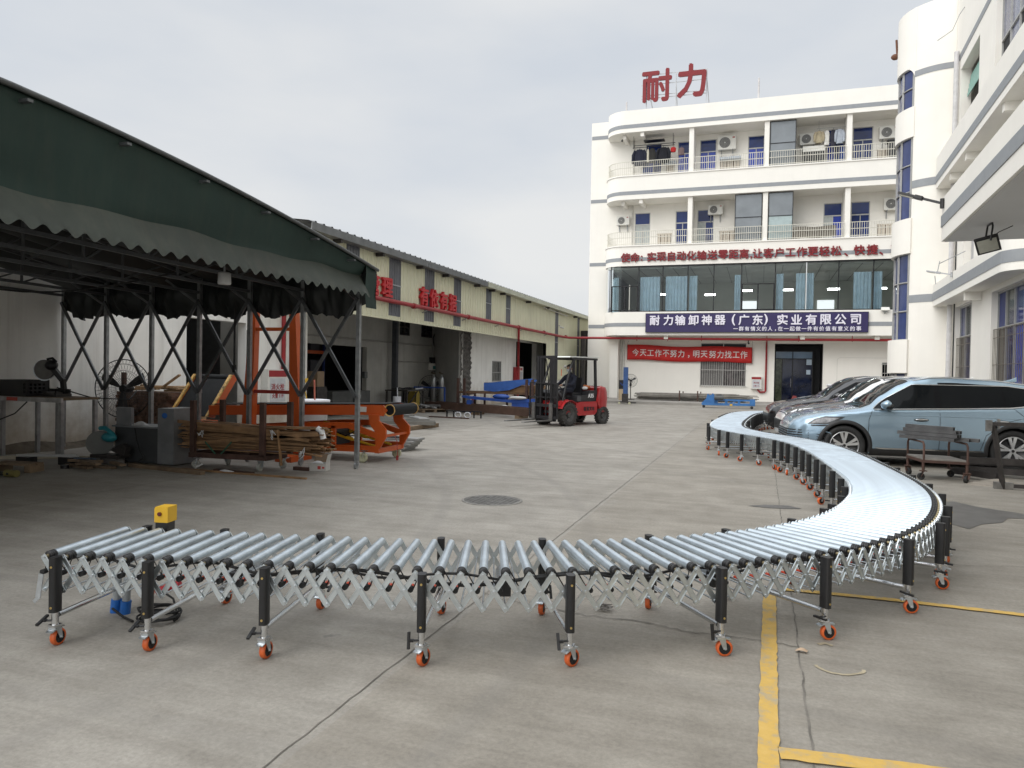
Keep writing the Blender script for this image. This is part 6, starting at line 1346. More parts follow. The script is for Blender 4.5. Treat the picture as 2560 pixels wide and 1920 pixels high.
    if lamp == 'slim':
        for sd in (1, -1):
            m = MB()
            for z in (0.555, 0.51, 0.465): on_side(S, m, [(0.44, z), (0.66, z-0.008), (0.70, z-0.018), (0.46, z-0.018)], 0.007, sd, 2)
            on_side(S, m, [(0.70, 0.50), (0.74, 0.46), (0.72, 0.32), (0.64, 0.27), (0.62, 0.29), (0.69, 0.34)], 0.007, sd, 3); m.build('intake_slits', BLACKPLASTIC, car)
            m = MB(); on_side(S, m, [(0.22, 0.615), (0.60, 0.60), (0.70, 0.57), (0.72, 0.46), (0.715, 0.46), (0.69, 0.585), (0.60, 0.612), (0.22, 0.628)], 0.009, sd, 2); m.build('bumper_crease', paint, car)
    else:
        m = MB(); across(m, 0, 0.40, 0.62, S.side(0.16, 0.5, 0, 1).y, 0.010, 14); m.build('grille', mat('grille_black', (0.01,0.01,0.011), 0.35), car)
        for sd in (1, -1):
            m = MB(); on_side(S, m, [(0.16, 0.36), (0.40, 0.44), (0.52, 0.60), (0.46, 0.66), (0.30, 0.60), (0.14, 0.56)], 0.008, sd, 4); m.build('air_intake', mat('grille_black', (0.01,0.01,0.011), 0.35), car)
    # windscreen and rear screen
    def screen(x0b, x0t, x1b, x1t, off, t0=9.75):
        m = MB(); 
        for sd in (1, -1):
            m.grid(lambda u, v: S.P3((x0b+(x0t-x0b)*0)+(x1b-x0b)*u, t0+(12-t0)*v, sd, off), 24, 10, True, sd < 0)
        return m
    screen(g['a0']-0.20, 0, g['a1']-0.04, 0, 0.004).build('windscreen', DARKGLASS, car)
    screen(g['d']+0.05, 0, S.L-0.20, 0, 0.004).build('rear_screen', DARKGLASS, car)
    m = MB(); p = S.P3(g['d']-0.35, 12, 1); m.grid(lambda u, v: p+Vector((-0.02+0.26*u, 0.028*(1-u*0.6)*math.cos(math.pi*v), (0.012+0.075*u**1.6)*math.sin(math.pi*v))), 6, 8); m.build('roof_fin', paint, car)
    m = MB()
    for sd in (1, -1): on_side(S, m, [(S.L-0.40, 0.86), (S.L-0.06, 0.86), (S.L-0.06, 0.96), (S.L-0.34, 0.95)], 0.006, sd, 3)
    m.build('tail_light', mat('tail_lamp_red', (0.22,0.01,0.012), 0.15), car)
    if bonnet:
        m = MB()
        for sd in (1, -1): m.grid(lambda u, v: S.P3(0.08+1.20*u, 6.2+5.8*v, sd, 0.004), 24, 14, True, sd < 0); m.grid(lambda u, v: S.P3(g['a1']+(g['d']+0.1-g['a1'])*u, 9.2+2.8*v, sd, 0.004), 24, 8, True, sd < 0)
        m.build('bonnet', bonnet, car)
    return car
SUV = Shell(4.78, 1.90, 1.66,
    [(0, 0.60), (0.04, 0.72), (0.12, 0.815), (0.30, 0.90), (0.6, 0.965), (0.95, 1.02), (1.22, 1.065), (1.38, 1.12), (1.62, 1.32), (1.92, 1.52), (2.15, 1.615), (2.45, 1.655), (2.8, 1.66), (3.5, 1.625), (4.0, 1.565), (4.25, 1.52), (4.42, 1.40), (4.60, 1.14), (4.70, 0.98), (4.78, 0.80)],
    [(0, 0.52), (0.1, 0.68), (0.3, 0.82), (0.6, 0.905), (1.0, 0.965), (1.4, 1.02), (2.5, 1.06), (3.6, 1.10), (4.3, 1.18), (4.6, 1.0), (4.78, 0.76)],
    [(0, 0.56), (0.05, 0.68), (0.15, 0.795), (0.3, 0.88), (0.5, 0.945), (0.8, 0.985), (1.3, 1.0), (3.6, 1.0), (4.2, 0.97), (4.5, 0.91), (4.7, 0.82), (4.78, 0.74)],
    [(0, 0.30), (0.2, 0.23), (0.8, 0.20), (4.1, 0.20), (4.5, 0.27), (4.78, 0.38)])
PAINTB = mat('pale_blue_metallic', (0.31, 0.425, 0.52), 0.24, 0.6, var=0.03, scale=2, coat=1.0)
PAINTK = mat('black_car_paint', (0.012, 0.012, 0.014), 0.2, 0.2, var=0.1, coat=1.0); PAINTW = mat('white_car_paint', (0.70, 0.70, 0.69), 0.3, 0.0, var=0.02, coat=1.0)
def park(label, paint, fx, fy, dirx, diry, near_off, **k):
    """fx, fy = ground contact of the near front wheel; direction from nose to tail"""
    a = math.atan2(diry, dirx); d = Vector((math.cos(a), math.sin(a), 0)); n = Vector((-d.y, d.x, 0))
    o = Vector((fx, fy, 0)) - d*0.93 + n*(0.925)       # the near flank has local -y
    return make_car(label, paint, o, a, SUV, 0.93, 3.70, 0.362, **k)
park('pale blue metallic SUV with dark glass, nearest of the parked cars', PAINTB, 1.47, 14.62, 0.991, 0.13, 0)
park('white SUV with black bonnet and clear headlights parked between pale blue and black cars', PAINTW, 1.42, 17.45, 0.993, 0.12, 0, detail=False, lamp='led', bonnet=PAINTK)
park('black SUV with slim lights parked beyond the white cars nose', PAINTK, 1.17, 20.35, 0.993, 0.12, 0, detail=False, lamp='dark')
park('farthest parked car, white, showing only its bonnet and windscreen behind the black SUV', PAINTW, 1.85, 24.6, 0.993, 0.12, 0, detail=False, lamp='dark')
# ================================================================ forklift with its driver (local: +x forwards, y to its left)
FH = math.atan2(-0.91, -0.42)
fk = thing('forklift', 'red and black diesel forklift with white overhead cover driving across the yard', 'forklift', (-5.90, 21.50, 0), FH)
FRED = mat('forklift_red', (0.40, 0.018, 0.02), 0.35, var=0.10, scale=2, coat=0.4); FBLK = mat('forklift_black', (0.018,0.018,0.02), 0.45, var=0.25); FGREY = mat('forklift_grey_panel', (0.075,0.078,0.082), 0.5, var=0.15)
# right hand side (local -y) is what faces... the camera sees local +y = left flank
m = MB(); m.prism([(-1.30,0.30),(0.02,0.30),(0.16,0.46),(0.38,0.62),(0.36,0.74),(0.02,0.80),(-0.30,0.66),(-0.62,0.72),(-1.42,0.72),(-1.42,0.40)], (-0.0,-0.50,0), (1,0,0), (0,0,1), (0,1.0,0)); m.build('chassis', FRED, fk)
m = MB(); m.prism([(-0.42,0.725),(-1.50,0.725),(-1.55,1.02),(-1.35,1.06),(-1.06,1.05),(-1.0,0.92),(-0.50,0.90),(-0.45,0.86)], (0,-0.47,0), (1,0,0), (0,0,1), (0,0.94,0)); m.build('engine_cover', FBLK, fk)
m = MB(); m.box(-0.62,-0.44,0.472,0.485,0.74,0.90); m.build('grey_panel', FGREY, fk)
def cw(u, v):
    a = -math.pi/2+math.pi*u; prof = [(0.16,0.36),(0.42,0.38),(0.52,0.55),(0.55,0.80),(0.52,1.02),(0.40,1.16),(0.20,1.20),(0.0,1.20)]
    k = v*(len(prof)-1); i = min(int(k), len(prof)-2); f = k-i; r = prof[i][0]+(prof[i+1][0]-prof[i][0])*f; z = prof[i][1]+(prof[i+1][1]-prof[i][1])*f
    return (-1.58-r*abs(math.cos(a))**0.55, 0.53*math.copysign(abs(math.sin(a))**0.6, math.sin(a))*(0.75+0.25*min(1, r/0.45)), z)
m = MB(); m.grid(cw, 28, 21); m.prism([(-1.40,0.725),(-1.585,0.42),(-1.585,1.19),(-1.50,1.14)], (0,-0.52,0), (1,0,0), (0,0,1), (0,1.04,0)); m.build('counterweight', FRED, fk)
def ftyre(x, y, r, w_, sd, name='wheel'):
    t = MB(); a = Vector((0,sd,0)); o = Vector((x,y,r))-a*w_/2
    t.lathe(o, a, [(r*0.60,0.03),(r*0.80,0.0),(r*0.96,0.012),(r,0.05),(r,w_-0.05),(r*0.96,w_-0.012),(r*0.80,w_),(r*0.60,w_-0.03)], 36)
    for k in range(22):
        b = 2*math.pi*k/22; u = Vector((math.cos(b),0,math.sin(b))); tn = Vector((-math.sin(b),0,math.cos(b)))
        for q0, q1 in ((0.0,0.45),(0.55,1.0)): t.bar(o+u*(r*1.0)+a*(w_*q0)+tn*0.0, o+u*(r*1.0)+a*(w_*q1)+tn*0.035*(1 if q0 else -1), 0.045, 0.028, u)
    wh = t.build(name, mat('dusty_tyre', (0.045,0.043,0.040), 0.85, var=0.3), fk)
    m = MB(); m.lathe(o, a, [(0,w_-0.10),(r*0.30,w_-0.10),(r*0.34,w_-0.06),(r*0.52,w_-0.055),(r*0.58,w_-0.02),(r*0.62,w_-0.022)], 30); m.cyl(o+a*(w_-0.1), o+a*(w_-0.04), 0.07, 14)
    for k in range(6): b = 2*math.pi*k/6; q = o+a*(w_-0.06)+Vector((math.cos(b),0,math.sin(b)))*r*0.40; m.cyl(q, q+a*0.02, 0.016, 6)
    m.build('rim', mat('dusty_rim', (0.085,0.083,0.08), 0.6, 0.3, var=0.3), wh)
for sd in (1,-1): ftyre(0.0, 0.46*sd, 0.35, 0.24, sd); ftyre(-1.72, 0.46*sd, 0.27, 0.18, sd)
for sd in (1,-1):
    m = MB(); m.grid(lambda u, v: (0.43*math.cos(R(25+115*u)), sd*(0.34+0.24*v), 0.35+0.43*math.sin(R(25+115*u))), 14, 1); m.grid(lambda u, v: (0.43*math.cos(R(25+115*u))*(1-0.04*v), sd*0.58, 0.35+0.43*math.sin(R(25+115*u))*(1-0.04*v)), 14, 1); m.build('mudguard', FRED, fk)
# overhead guard
for sd in (1,-1):
    m = MB(); m.tube([(0.22,0.45*sd,0.74),(0.10,0.45*sd,1.15),(-0.16,0.44*sd,1.80),(-0.30,0.43*sd,2.02),(-0.45,0.43*sd,2.06)], 0.034, 8); m.build('front_pillar', FBLK, fk)
    m = MB(); m.bar((-1.42,0.44*sd,0.74), (-1.36,0.43*sd,2.05), 0.06, 0.08); m.build('rear_pillar', FBLK, fk)
m = MB()
for sd in (1,-1): m.bar((-0.15,0.44*sd,2.03), (-1.45,0.44*sd,2.03), 0.06, 0.06)
for x in (-0.2,-0.45,-0.7,-0.95,-1.2,-1.42): m.bar((x,-0.41,2.03), (x,0.41,2.03), 0.05, 0.03)
m.build('guard_bars', FBLK, fk)
m = MB(); m.prism([(0.02,2.065),(-0.06,2.10),(-1.40,2.10),(-1.50,2.075)], (0,-0.52,0), (1,0,0), (0,0,1), (0,1.04,0)); m.build('roof_cover', mat('cover_white', (0.66,0.68,0.64), 0.5, var=0.04), fk)
# mast
for sd in (1,-1):
    m = MB(); m.box(0.37,0.50,0.30*sd-0.045,0.30*sd+0.045,0.14,2.10); m.build('mast_channel', FBLK, fk)
    m = MB(); m.box(0.40,0.49,0.205*sd-0.035,0.205*sd+0.035,0.18,2.03); m.build('inner_mast', FBLK, fk)
    m = MB(); m.cyl((0.34,0.25*sd,0.2), (0.34,0.25*sd,1.7), 0.035, 10); m.build('lift_cylinder', FGREY, fk)
    m = MB(); m.cyl((0.36,0.36*sd,1.05), (-0.02,0.40*sd,0.72), 0.035, 10); m.build('tilt_cylinder', FGREY, fk)
m = MB()
for z, x in ((2.06,0.44),(1.25,0.34),(0.42,0.34)): m.bar((x,-0.34,z), (x,0.34,z), 0.07, 0.08)
m.build('mast_crossbar', FBLK, fk)
m = MB()
for y in (-0.12,0.12): m.tube([(0.43,y,2.0),(0.45,y,1.4),(0.52,y,0.7)], 0.014, 5)
m.tube([(0.42,-0.05,2.0),(0.36,0.0,1.4),(0.38,0.02,0.7)], 0.016, 5); m.build('chains_hoses', RUBBER, fk)
m = MB()
for z in (0.26,0.62): m.bar((0.56,-0.55,z), (0.56,0.55,z), 0.05, 0.09)
for y in (-0.54,-0.3,-0.1,0.1,0.3,0.54): m.bar((0.57,y,0.22), (0.57,y,1.28), 0.035, 0.03)
m.bar((0.57,-0.555,1.28), (0.57,0.555,1.28), 0.035, 0.035); m.bar((0.57,-0.555,0.86), (0.57,0.555,0.86), 0.03, 0.03); m.build('load_backrest', FBLK, fk)
STEELFK = mat('worn_fork_steel', (0.16,0.155,0.15), 0.45, 0.6, var=0.3)
for y in (-0.34,0.34):
    m = MB(); m.box(0.60,0.645,y-0.06,y+0.06,0.17,0.70); m.prism([(0.60,0.165),(0.60,0.21),(1.82,0.19),(1.84,0.165)], (0,y-0.06,0), (1,0,0), (0,0,1), (0,0.12,0)); m.build('fork', STEELFK, fk)
# cockpit
m = MB(); m.prism([(0.28,0.72),(0.34,0.98),(0.20,1.08),(0.02,1.02),(-0.02,0.80)], (0,-0.36,0), (1,0,0), (0,0,1), (0,0.72,0)); m.build('dashboard', FBLK, fk)
m = MB(); c = Vector((-0.05,0,1.13)); ax = Vector((0.55,0,-0.83)).normalized(); x_, y_ = m.frame(ax); m.tube([c+(x_*math.cos(2*math.pi*i/22)+y_*math.sin(2*math.pi*i/22))*0.165 for i in range(22)], 0.014, 6, True); m.cyl(c, c+ax*0.28, 0.022, 8)
for k in range(3): a = 2*math.pi*k/3; m.cyl(c, c+(x_*math.cos(a)+y_*math.sin(a))*0.16, 0.010, 5)
m.build('steering_wheel', BLACKPLASTIC, fk)
m = MB(); m.box(-0.95,-0.50,-0.24,0.24,0.90,0.99); m.prism([(-0.92,0.99),(-1.02,0.99),(-1.10,1.44),(-1.0,1.46)], (0,-0.22,0), (1,0,0), (0,0,1), (0,0.44,0)); m.build('seat', FBLK, fk)
for sd in (1,-1): m = MB(); m.cyl((0.16,0.50*sd,1.78), (0.22,0.50*sd,1.78), 0.04, 12); m.ball((0.22,0.50*sd,1.78), (0.012,0.038,0.038)); m.build('work_light', mat('work_light', (0.25,0.245,0.22), 0.2), fk)
m = MB(); m.box(0.36,0.372,0.50,0.515,1.5,1.7); m.build('orange_marker', ORANGE, fk)
for body, o_, sz in (('A35', (-1.12,0.478,0.90), 0.17),):
    put_text('lettering', body, sz, 0.006, mat('decal_white', (0.7,0.7,0.7), 0.5), fk, o_, (-1,0,0), (0,0,1), 0.006)
for i, ch in enumerate('租赁叉车'): put_text('lettering', ch, 0.135, 0.006, FBLK, fk, (-0.80-0.14*i,0.506,0.50), (-1,0,0), (0,0,1), 0.004)
# items behind the seat
m = MB(); m.ball((-1.30,0.1,1.15), (0.16,0.18,0.08)); o = m.build('orange_straps', mat('orange_rag', (0.45,0.13,0.03), 0.85, var=0.3)); o.location = Vector((-5.90,21.50,0)); o.rotation_euler = (0,0,FH); tag(o, 'bundle of orange rags on the black forklift cover behind the driver', 'rags')
m = MB(); m.ball((-1.06,0.28,1.13), (0.10,0.09,0.055)); o = m.build('white_rag', mat('white_rag', (0.7,0.7,0.68), 0.85)); o.location = Vector((-5.90,21.50,0)); o.rotation_euler = (0,0,FH); tag(o, 'crumpled white rag on the forklift cover', 'rag')
# ---- driver: one skinned body, clothing and hair as children
def skin(name, V_, E_, rad, m_, parent, sub=2, root=0):
    me = bpy.data.meshes.new(name); me.from_pydata(V_, E_, []); o = bpy.data.objects.new(name, me); COL.objects.link(o)
    o.modifiers.new('skin', 'SKIN'); sk = me.skin_vertices[0] if me.skin_vertices else None
    if sk is None: me.skin_vertices  # created with the modifier
    for i, r in enumerate(rad):
        r = r if isinstance(r, tuple) else (r, r); me.skin_vertices[0].data[i].radius = r
    me.skin_vertices[0].data[root].use_root = True
    s_ = o.modifiers.new('sub', 'SUBSURF'); s_.levels = sub; s_.render_levels = sub
    dg = bpy.context.evaluated_depsgraph_get(); m2 = bpy.data.meshes.new_from_object(o.evaluated_get(dg)); bpy.data.objects.remove(o)
    m2.materials.clear(); m2.materials.append(m_)
    for p in m2.polygons: p.use_smooth = True
    o = bpy.data.objects.new(name, m2); COL.objects.link(o); o.parent = parent; return o
drv = thing('person', 'forklift driver in navy jacket and pale face mask gripping the steering wheel', 'person', (-5.90,21.50,-0.20), FH)
SKINM = mat('skin', (0.42,0.25,0.17), 0.5, var=0.05); NAVY = mat('navy_workwear', (0.010,0.013,0.026), 0.85, var=0.25, scale=6)
SV = [(-0.70,0,1.28),(-0.72,0,1.50),(-0.70,0,1.70),(-0.67,0,1.78),(-0.64,0,1.85),
      (-0.68,0.20,1.66),(-0.48,0.27,1.45),(-0.22,0.20,1.42),(-0.10,0.16,1.43),
      (-0.68,-0.20,1.66),(-0.48,-0.27,1.45),(-0.22,-0.20,1.42),(-0.10,-0.16,1.43),
      (-0.62,0.11,1.25),(-0.20,0.15,1.24),(-0.10,0.14,0.92),(0.02,0.14,0.84),
      (-0.62,-0.11,1.25),(-0.20,-0.15,1.24),(-0.10,-0.14,0.92),(0.02,-0.14,0.84)]
SE = [(0,1),(1,2),(2,3),(3,4),(2,5),(5,6),(6,7),(7,8),(2,9),(9,10),(10,11),(11,12),(0,13),(13,14),(14,15),(15,16),(0,17),(17,18),(18,19),(19,20)]
SR = [(0.15,0.13),(0.17,0.14),(0.13,0.11),0.058,0.055,0.075,0.058,0.045,0.030,0.075,0.058,0.045,0.030,0.095,0.075,0.058,0.045,0.095,0.075,0.058,0.045]
skin('body', SV, SE, SR, NAVY, drv)
# head with a face, turned a little towards the camera side
HC = Vector((-0.62,0.01,1.93)); HR = Matrix.Rotation(R(12), 3, 'Z')
def head(u, v):
    a = 2*math.pi*u; b = math.pi*v; x = math.cos(a)*math.sin(b); y = math.sin(a)*math.sin(b); z = -math.cos(b)
    r = Vector((0.100*x, 0.078*y*(1-0.22*max(0,-z)), 0.122*z)); f = max(0, x)
    r.x += 0.016*f**8*math.exp(-((z+0.12)/0.2)**2) - 0.010*f**3*math.exp(-((z-0.12)/0.12)**2) + 0.008*f**4*math.exp(-((z+0.62)/0.2)**2)
    return HC+HR@r
m = MB(); m.grid(head, 28, 20)
for sd in (1,-1): m.ball(HC+HR@Vector((-0.005,0.080*sd,-0.005)), (0.018,0.010,0.030), 8, 8)
hd = m.build('head', SKINM, drv)
m = MB()
for sd in (1,-1): m.ball(HC+HR@Vector((0.084,0.030*sd,0.012)), (0.010,0.013,0.008), 8, 6)
m.build('eyes', mat('eye_dark', (0.03,0.02,0.018), 0.3), hd)
m = MB(); m.grid(lambda u, v: HC+HR@Vector((0.107*math.cos(2*math.pi*u)*math.sin(math.pi*(0.50+0.5*v)) - 0.012, 0.086*math.sin(2*math.pi*u)*math.sin(math.pi*(0.50+0.5*v)), 0.025+0.112*(-math.cos(math.pi*(0.5+0.5*v))) + (0.035*max(0, math.cos(2*math.pi*u)) if v < 0.25 else 0)-0.03*max(0, -math.cos(2*math.pi*u))*(1-v))), 28, 10); m.build('hair', mat('black_hair', (0.012,0.010,0.009), 0.6), hd)
m = MB(); m.grid(lambda u, v: HC+HR@Vector((0.095*math.cos(R(-70+140*u))+0.022*math.exp(-((u-0.5)/0.2)**2)*(1-abs(2*v-1)**2), 0.086*math.sin(R(-70+140*u)), -0.095+0.085*v)), 16, 6); m.build('face_mask', mat('mask_pale_blue', (0.60,0.66,0.70), 0.8), hd)
m = MB(); m.tube([(-0.74,0,1.72),(-0.66,0.08,1.76),(-0.58,0.05,1.70),(-0.56,0,1.66),(-0.58,-0.05,1.70),(-0.66,-0.08,1.76)], 0.022, 6, True); m.build('collar', NAVY, drv)
# hands on the wheel: palm with five fingers each
for sd in (1,-1):
    g_ = Vector((-0.065,0.145*sd,1.405)); pv = [(-0.135,0.150*sd,1.425),(-0.085,0.150*sd,1.425)]; pe = [(0,1)]; pr_ = [0.024,(0.034,0.018)]
    for k in range(4):
        o_ = (k-1.5)*0.018; b_ = len(pv); L_ = (0.030,0.034,0.032,0.026)[k]
        pv += [(-0.062,0.150*sd+o_,1.432),(-0.062+L_*0.8,0.150*sd+o_,1.425),(-0.062+L_*0.9,0.150*sd+o_,1.400),(-0.062+L_*0.2,0.150*sd+o_,1.385)]; pe += [(1,b_),(b_,b_+1),(b_+1,b_+2),(b_+2,b_+3)]; pr_ += [0.0095,0.0088,0.0085,0.0075]
    b_ = len(pv); pv += [(-0.095,0.118*sd,1.415),(-0.072,0.108*sd,1.400),(-0.055,0.112*sd,1.388)]; pe += [(0,b_),(b_,b_+1),(b_+1,b_+2)]; pr_ += [0.012,0.010,0.0085]
    skin('hand', pv, pe, pr_, SKINM, drv, 1)
    m = MB(); m.bar((0.00,0.14*sd,0.825), (0.15,0.14*sd,0.81), 0.09, 0.06); m.build('shoe', BLACKPLASTIC, drv)
# ================================================================ work things under and around the canopy
def castor_at(mb_w, mb_f, x, y, r, ang):
    u = Vector((math.cos(ang), math.sin(ang), 0)); a = Vector((-u.y, u.x, 0)); c = Vector((x, y, r)) - u*0.03
    mb_w.lathe(c-a*0.022, a, [(0, 0.004), (r*0.45, 0.006), (r*0.5, 0), (r*0.95, 0), (r, 0.006), (r, 0.038), (r*0.95, 0.044), (r*0.5, 0.044), (r*0.45, 0.038), (0, 0.040)], 18)
    for sg in (-1, 1): q = c+a*sg*0.028; t = Vector((x, y, 2*r+0.03))+a*sg*0.028; mb_f.bar(q, t, 0.004, 0.05, a)
    mb_f.box(x-0.05, x+0.05, y-0.05, y+0.05, 2*r+0.03, 2*r+0.04)
PUW = mat('pale_yellow_wheel', (0.50, 0.49, 0.33), 0.5, var=0.12); GREYW = mat('grey_castor_wheel', (0.33, 0.33, 0.30), 0.6, var=0.15)
# ---- orange belt loader
ld = thing('belt_loader', 'orange mobile belt loader with black belt, yellow rams and pale yellow castors', 'belt conveyor', (-8.2, 11.5, 0), world=True)
y0, y1 = 11.12, 12.02
for y in (y0, y1-0.035): m = MB(); m.prism([(-9.76,0.69),(-6.32,0.815),(-6.10,0.80),(-6.02,0.90),(-6.10,0.985),(-6.32,0.985),(-9.76,0.87)], (0,y,0), (1,0,0), (0,0,1), (0,0.035,0)); m.build('side_plate', ORANGE, ld)
BELT = mat('black_belt', (0.010,0.011,0.012), 0.65, var=0.2, spec=0.2)
m = MB(); m.prism([(-9.76,0.898),(-6.1,1.012),(-6.1,1.0),(-9.76,0.884)], (0,y0+0.04,0), (1,0,0), (0,0,1), (0,y1-y0-0.08,0)); m.cyl((-5.98,y0+0.02,0.905), (-5.98,y1-0.02,0.905), 0.098, 22); m.build('belt', BELT, ld)
m = MB()
for y in (y0-0.006, y1-0.010): m.lathe((-5.98,y,0.905), (0,1,0), [(0.104,0),(0.106,0.016),(0.085,0.016)], 22)
m.build('end_ring', mat('striped_ring', (0.62,0.38,0.12), 0.5, var=0.5, scale=26), ld)
# tilted feeding end
HZ = mat('hazard_stripe', (0.50,0.30,0.08), 0.5, var=0.9, scale=14)
for x in (-10.70, -9.83):
    m = MB(); m.prism([(11.10,0.66),(11.30,0.62),(11.92,1.36),(11.88,1.44),(11.76,1.44)], (x,0,0), (0,1,0), (0,0,1), (0.05,0,0)); m.build('incline_plate', ORANGE, ld)
    m = MB(); m.prism([(11.095,0.655),(11.135,0.655),(11.79,1.435),(11.75,1.445)], (x-0.003,0,0), (0,1,0), (0,0,1), (0.056,0,0)); m.build('hazard_stripe', HZ, ld)
m = MB(); m.prism([(11.15,0.66),(11.28,0.64),(11.86,1.36),(11.80,1.42)], (-10.645,0,0), (0,1,0), (0,0,1), (0.81,0,0)); m.cyl((-10.645,11.81,1.375), (-9.835,11.81,1.375), 0.068, 16); m.build('incline_belt', BELT, ld)
m = MB(); m.box(-10.75,-10.22,10.98,11.10,0.52,0.70); m.build('motor_cover', mat('amber_cover', (0.55,0.24,0.02), 0.4, var=0.1), ld)
m = MB(); m.box(-10.8,-10.3,11.1,12.0,0.16,0.52); m.build('drive_cabinet', ORANGE, ld)
for y in (11.10, 11.98):
    m = MB(); m.bar((-10.6,y,0.17), (-6.15,y,0.23), 0.05, 0.11); m.bar((-9.6,y,0.42), (-7.4,y,0.60), 0.05, 0.10); m.bar((-7.4,y,0.60), (-6.75,y,0.62), 0.05, 0.10); m.bar((-6.75,y,0.62), (-6.12,y,0.44), 0.05, 0.10)
    m.bar((-7.05,y,0.2), (-7.05,y,0.60), 0.05, 0.08); m.bar((-9.4,y,0.17), (-9.4,y,0.44), 0.05, 0.08); m.build('lower_frame', ORANGE, ld)
    m = MB(); m.prism([(-6.36,0.82),(-6.16,0.82),(-6.16,0.72),(-6.02,0.58),(-6.02,0.44),(-6.14,0.24),(-6.22,0.24),(-6.22,0.52),(-6.34,0.66)], (0,y-0.02,0), (1,0,0), (0,0,1), (0,0.04,0)); m.build('end_bracket', ORANGE, ld)
for p_, q_, w2, h2 in (((-6.2,11.1,0.2),(-6.2,11.98,0.2),0.08,0.08),((-8.3,11.1,0.2),(-8.3,11.98,0.2),0.08,0.08),((-10.4,11.1,0.2),(-10.4,11.98,0.2),0.08,0.08),((-6.08,11.1,0.46),(-6.08,12.0,0.46),0.04,0.04),((-7.05,11.1,0.58),(-7.05,11.98,0.58),0.06,0.08)):
    m = MB(); m.bar(p_, q_, w2, h2); m.build('cross_member', ORANGE, ld)
for y in (11.3, 11.8):
    m = MB(); m.cyl((-7.7,y,0.60), (-6.8,y,0.36), 0.035, 10); m.cyl((-6.8,y,0.36), (-6.3,y,0.25), 0.022, 8); m.build('yellow_ram', YELLOWP, ld)
m = MB(); m.box(-7.7,-7.15,11.35,11.8,0.24,0.52); m.tube([(-7.2,11.3,0.5),(-6.9,11.25,0.42),(-6.7,11.3,0.52),(-6.4,11.35,0.40),(-6.3,11.5,0.35)], 0.015, 6); m.build('power_pack', BLACKPLASTIC, ld)
w_, f_ = MB(), MB()
for (x, y, a) in ((-6.40,11.04,0.3),(-6.22,11.93,0.2),(-10.2,11.04,1.0),(-10.2,11.95,2.0)):
    w_, f_ = MB(), MB(); castor_at(w_, f_, x, y, 0.085, a); o = f_.build('castor_fork', ZINC, ld); w_.build('castor_wheel', PUW, o)
m = MB(); m.tube([(-6.08,11.5,0.45),(-6.0,11.45,0.35),(-5.98,11.44,0.1)], 0.006, 5); m.box(-5.995,-5.965,11.42,11.45,0.02,0.10); m.build('pendant', mat('pendant_red', (0.3,0.03,0.03), 0.5), ld)
m = MB(); m.box(-6.63,-6.42,y0-0.008,y0-0.003,0.86,0.95); m.build('rating_plate', mat('pale_plate', (0.6,0.58,0.55), 0.5), ld)
# ---- tall orange tapered gantry
gn = thing('gantry_frame', 'tall orange tapered gantry frame with crossbars standing in front of the loader', 'gantry', (-8.1, 10.85, 0), world=True)
for xa, xb in ((-8.66,-8.52), (-7.62,-7.72)):
    sg = 1 if xa < -8 else -1
    m = MB(); m.prism([(xa-0.12*1,0.05),(xa+0.12*1,0.05),(xb+0.055,2.85),(xb-0.055,2.85)], (0,10.78,0), (1,0,0), (0,0,1), (0,0.13,0)); m.build('upright', ORANGE, gn)
for z, c in ((2.27,ORANGE),(2.83,ORANGE),(1.17,mat('red_crossbar', (0.33,0.03,0.02), 0.4))): m = MB(); m.box(-8.50+0.0,-7.74,10.80,10.86,z-0.03,z+0.03); m.build('crossbar', c, gn)
for x in (-8.66,-7.62): m = MB(); m.box(x-0.16,x+0.16,10.45,11.05,0.0,0.10); m.build('foot', ORANGE, gn)
# ---- steel stake trolley with timber strips
tr = thing('stake_trolley', 'dark steel trolley with four upright stakes on grey castors loaded with wood strips', 'trolley', (-7.8, 9.5, 0), world=True)
m = MB()
for y in (9.30, 9.82): m.bar((-8.52,y,0.20), (-7.10,y,0.22), 0.06, 0.08)
for x in (-8.5,-7.8,-7.12): m.bar((x,9.3,0.21), (x,9.82,0.21), 0.06, 0.07)
m.build('deck_frame', RUSTY, tr)
for x, y in ((-8.46,9.30),(-7.15,9.30),(-8.32,9.80),(-7.02,9.80)): m = MB(); m.box(x-0.042,x+0.042,y-0.03,y+0.03,0.24,1.06); m.build('stake', RUSTY, tr)
m = MB(); m.bar((-8.2,9.27,0.42), (-8.0,9.27,0.24), 0.012, 0.02); m.bar((-7.7,9.27,0.44), (-7.9,9.27,0.24), 0.012, 0.02); m.build('green_strap', mat('green_strap', (0.03,0.10,0.06), 0.6), tr)
for x, y, a in ((-8.32,9.26,0.4),(-7.25,9.40,1.6),(-8.2,9.78,2.6),(-7.15,9.85,0.1)): w_, f_ = MB(), MB(); castor_at(w_, f_, x, y, 0.065, a); o = f_.build('castor_fork', ZINC, tr); w_.build('castor_wheel', GREYW, o)
st = thing('wood_strip_load', 'thick bundle of long brown wood strips tied with white string on the steel trolley', 'timber', (-7.5, 9.5, 0.26), world=True)
rn = random.Random(17); m = MB()
for k in range(120):
    y = rn.uniform(9.36, 9.74); z = 0.30+rn.random()**1.0*0.40; xl = rn.uniform(-8.95,-8.55); xr = rn.uniform(-6.45,-6.12); t = rn.uniform(-0.035,0.035)
    m.bar((xl,y,z+t), ((xl+xr)/2,y+rn.uniform(-.02,.02),z-0.01), rn.uniform(0.035,0.06), rn.uniform(0.010,0.018)); m.bar(((xl+xr)/2,y,z-0.01), (xr,y,z-t), rn.uniform(0.035,0.06), rn.uniform(0.010,0.018))
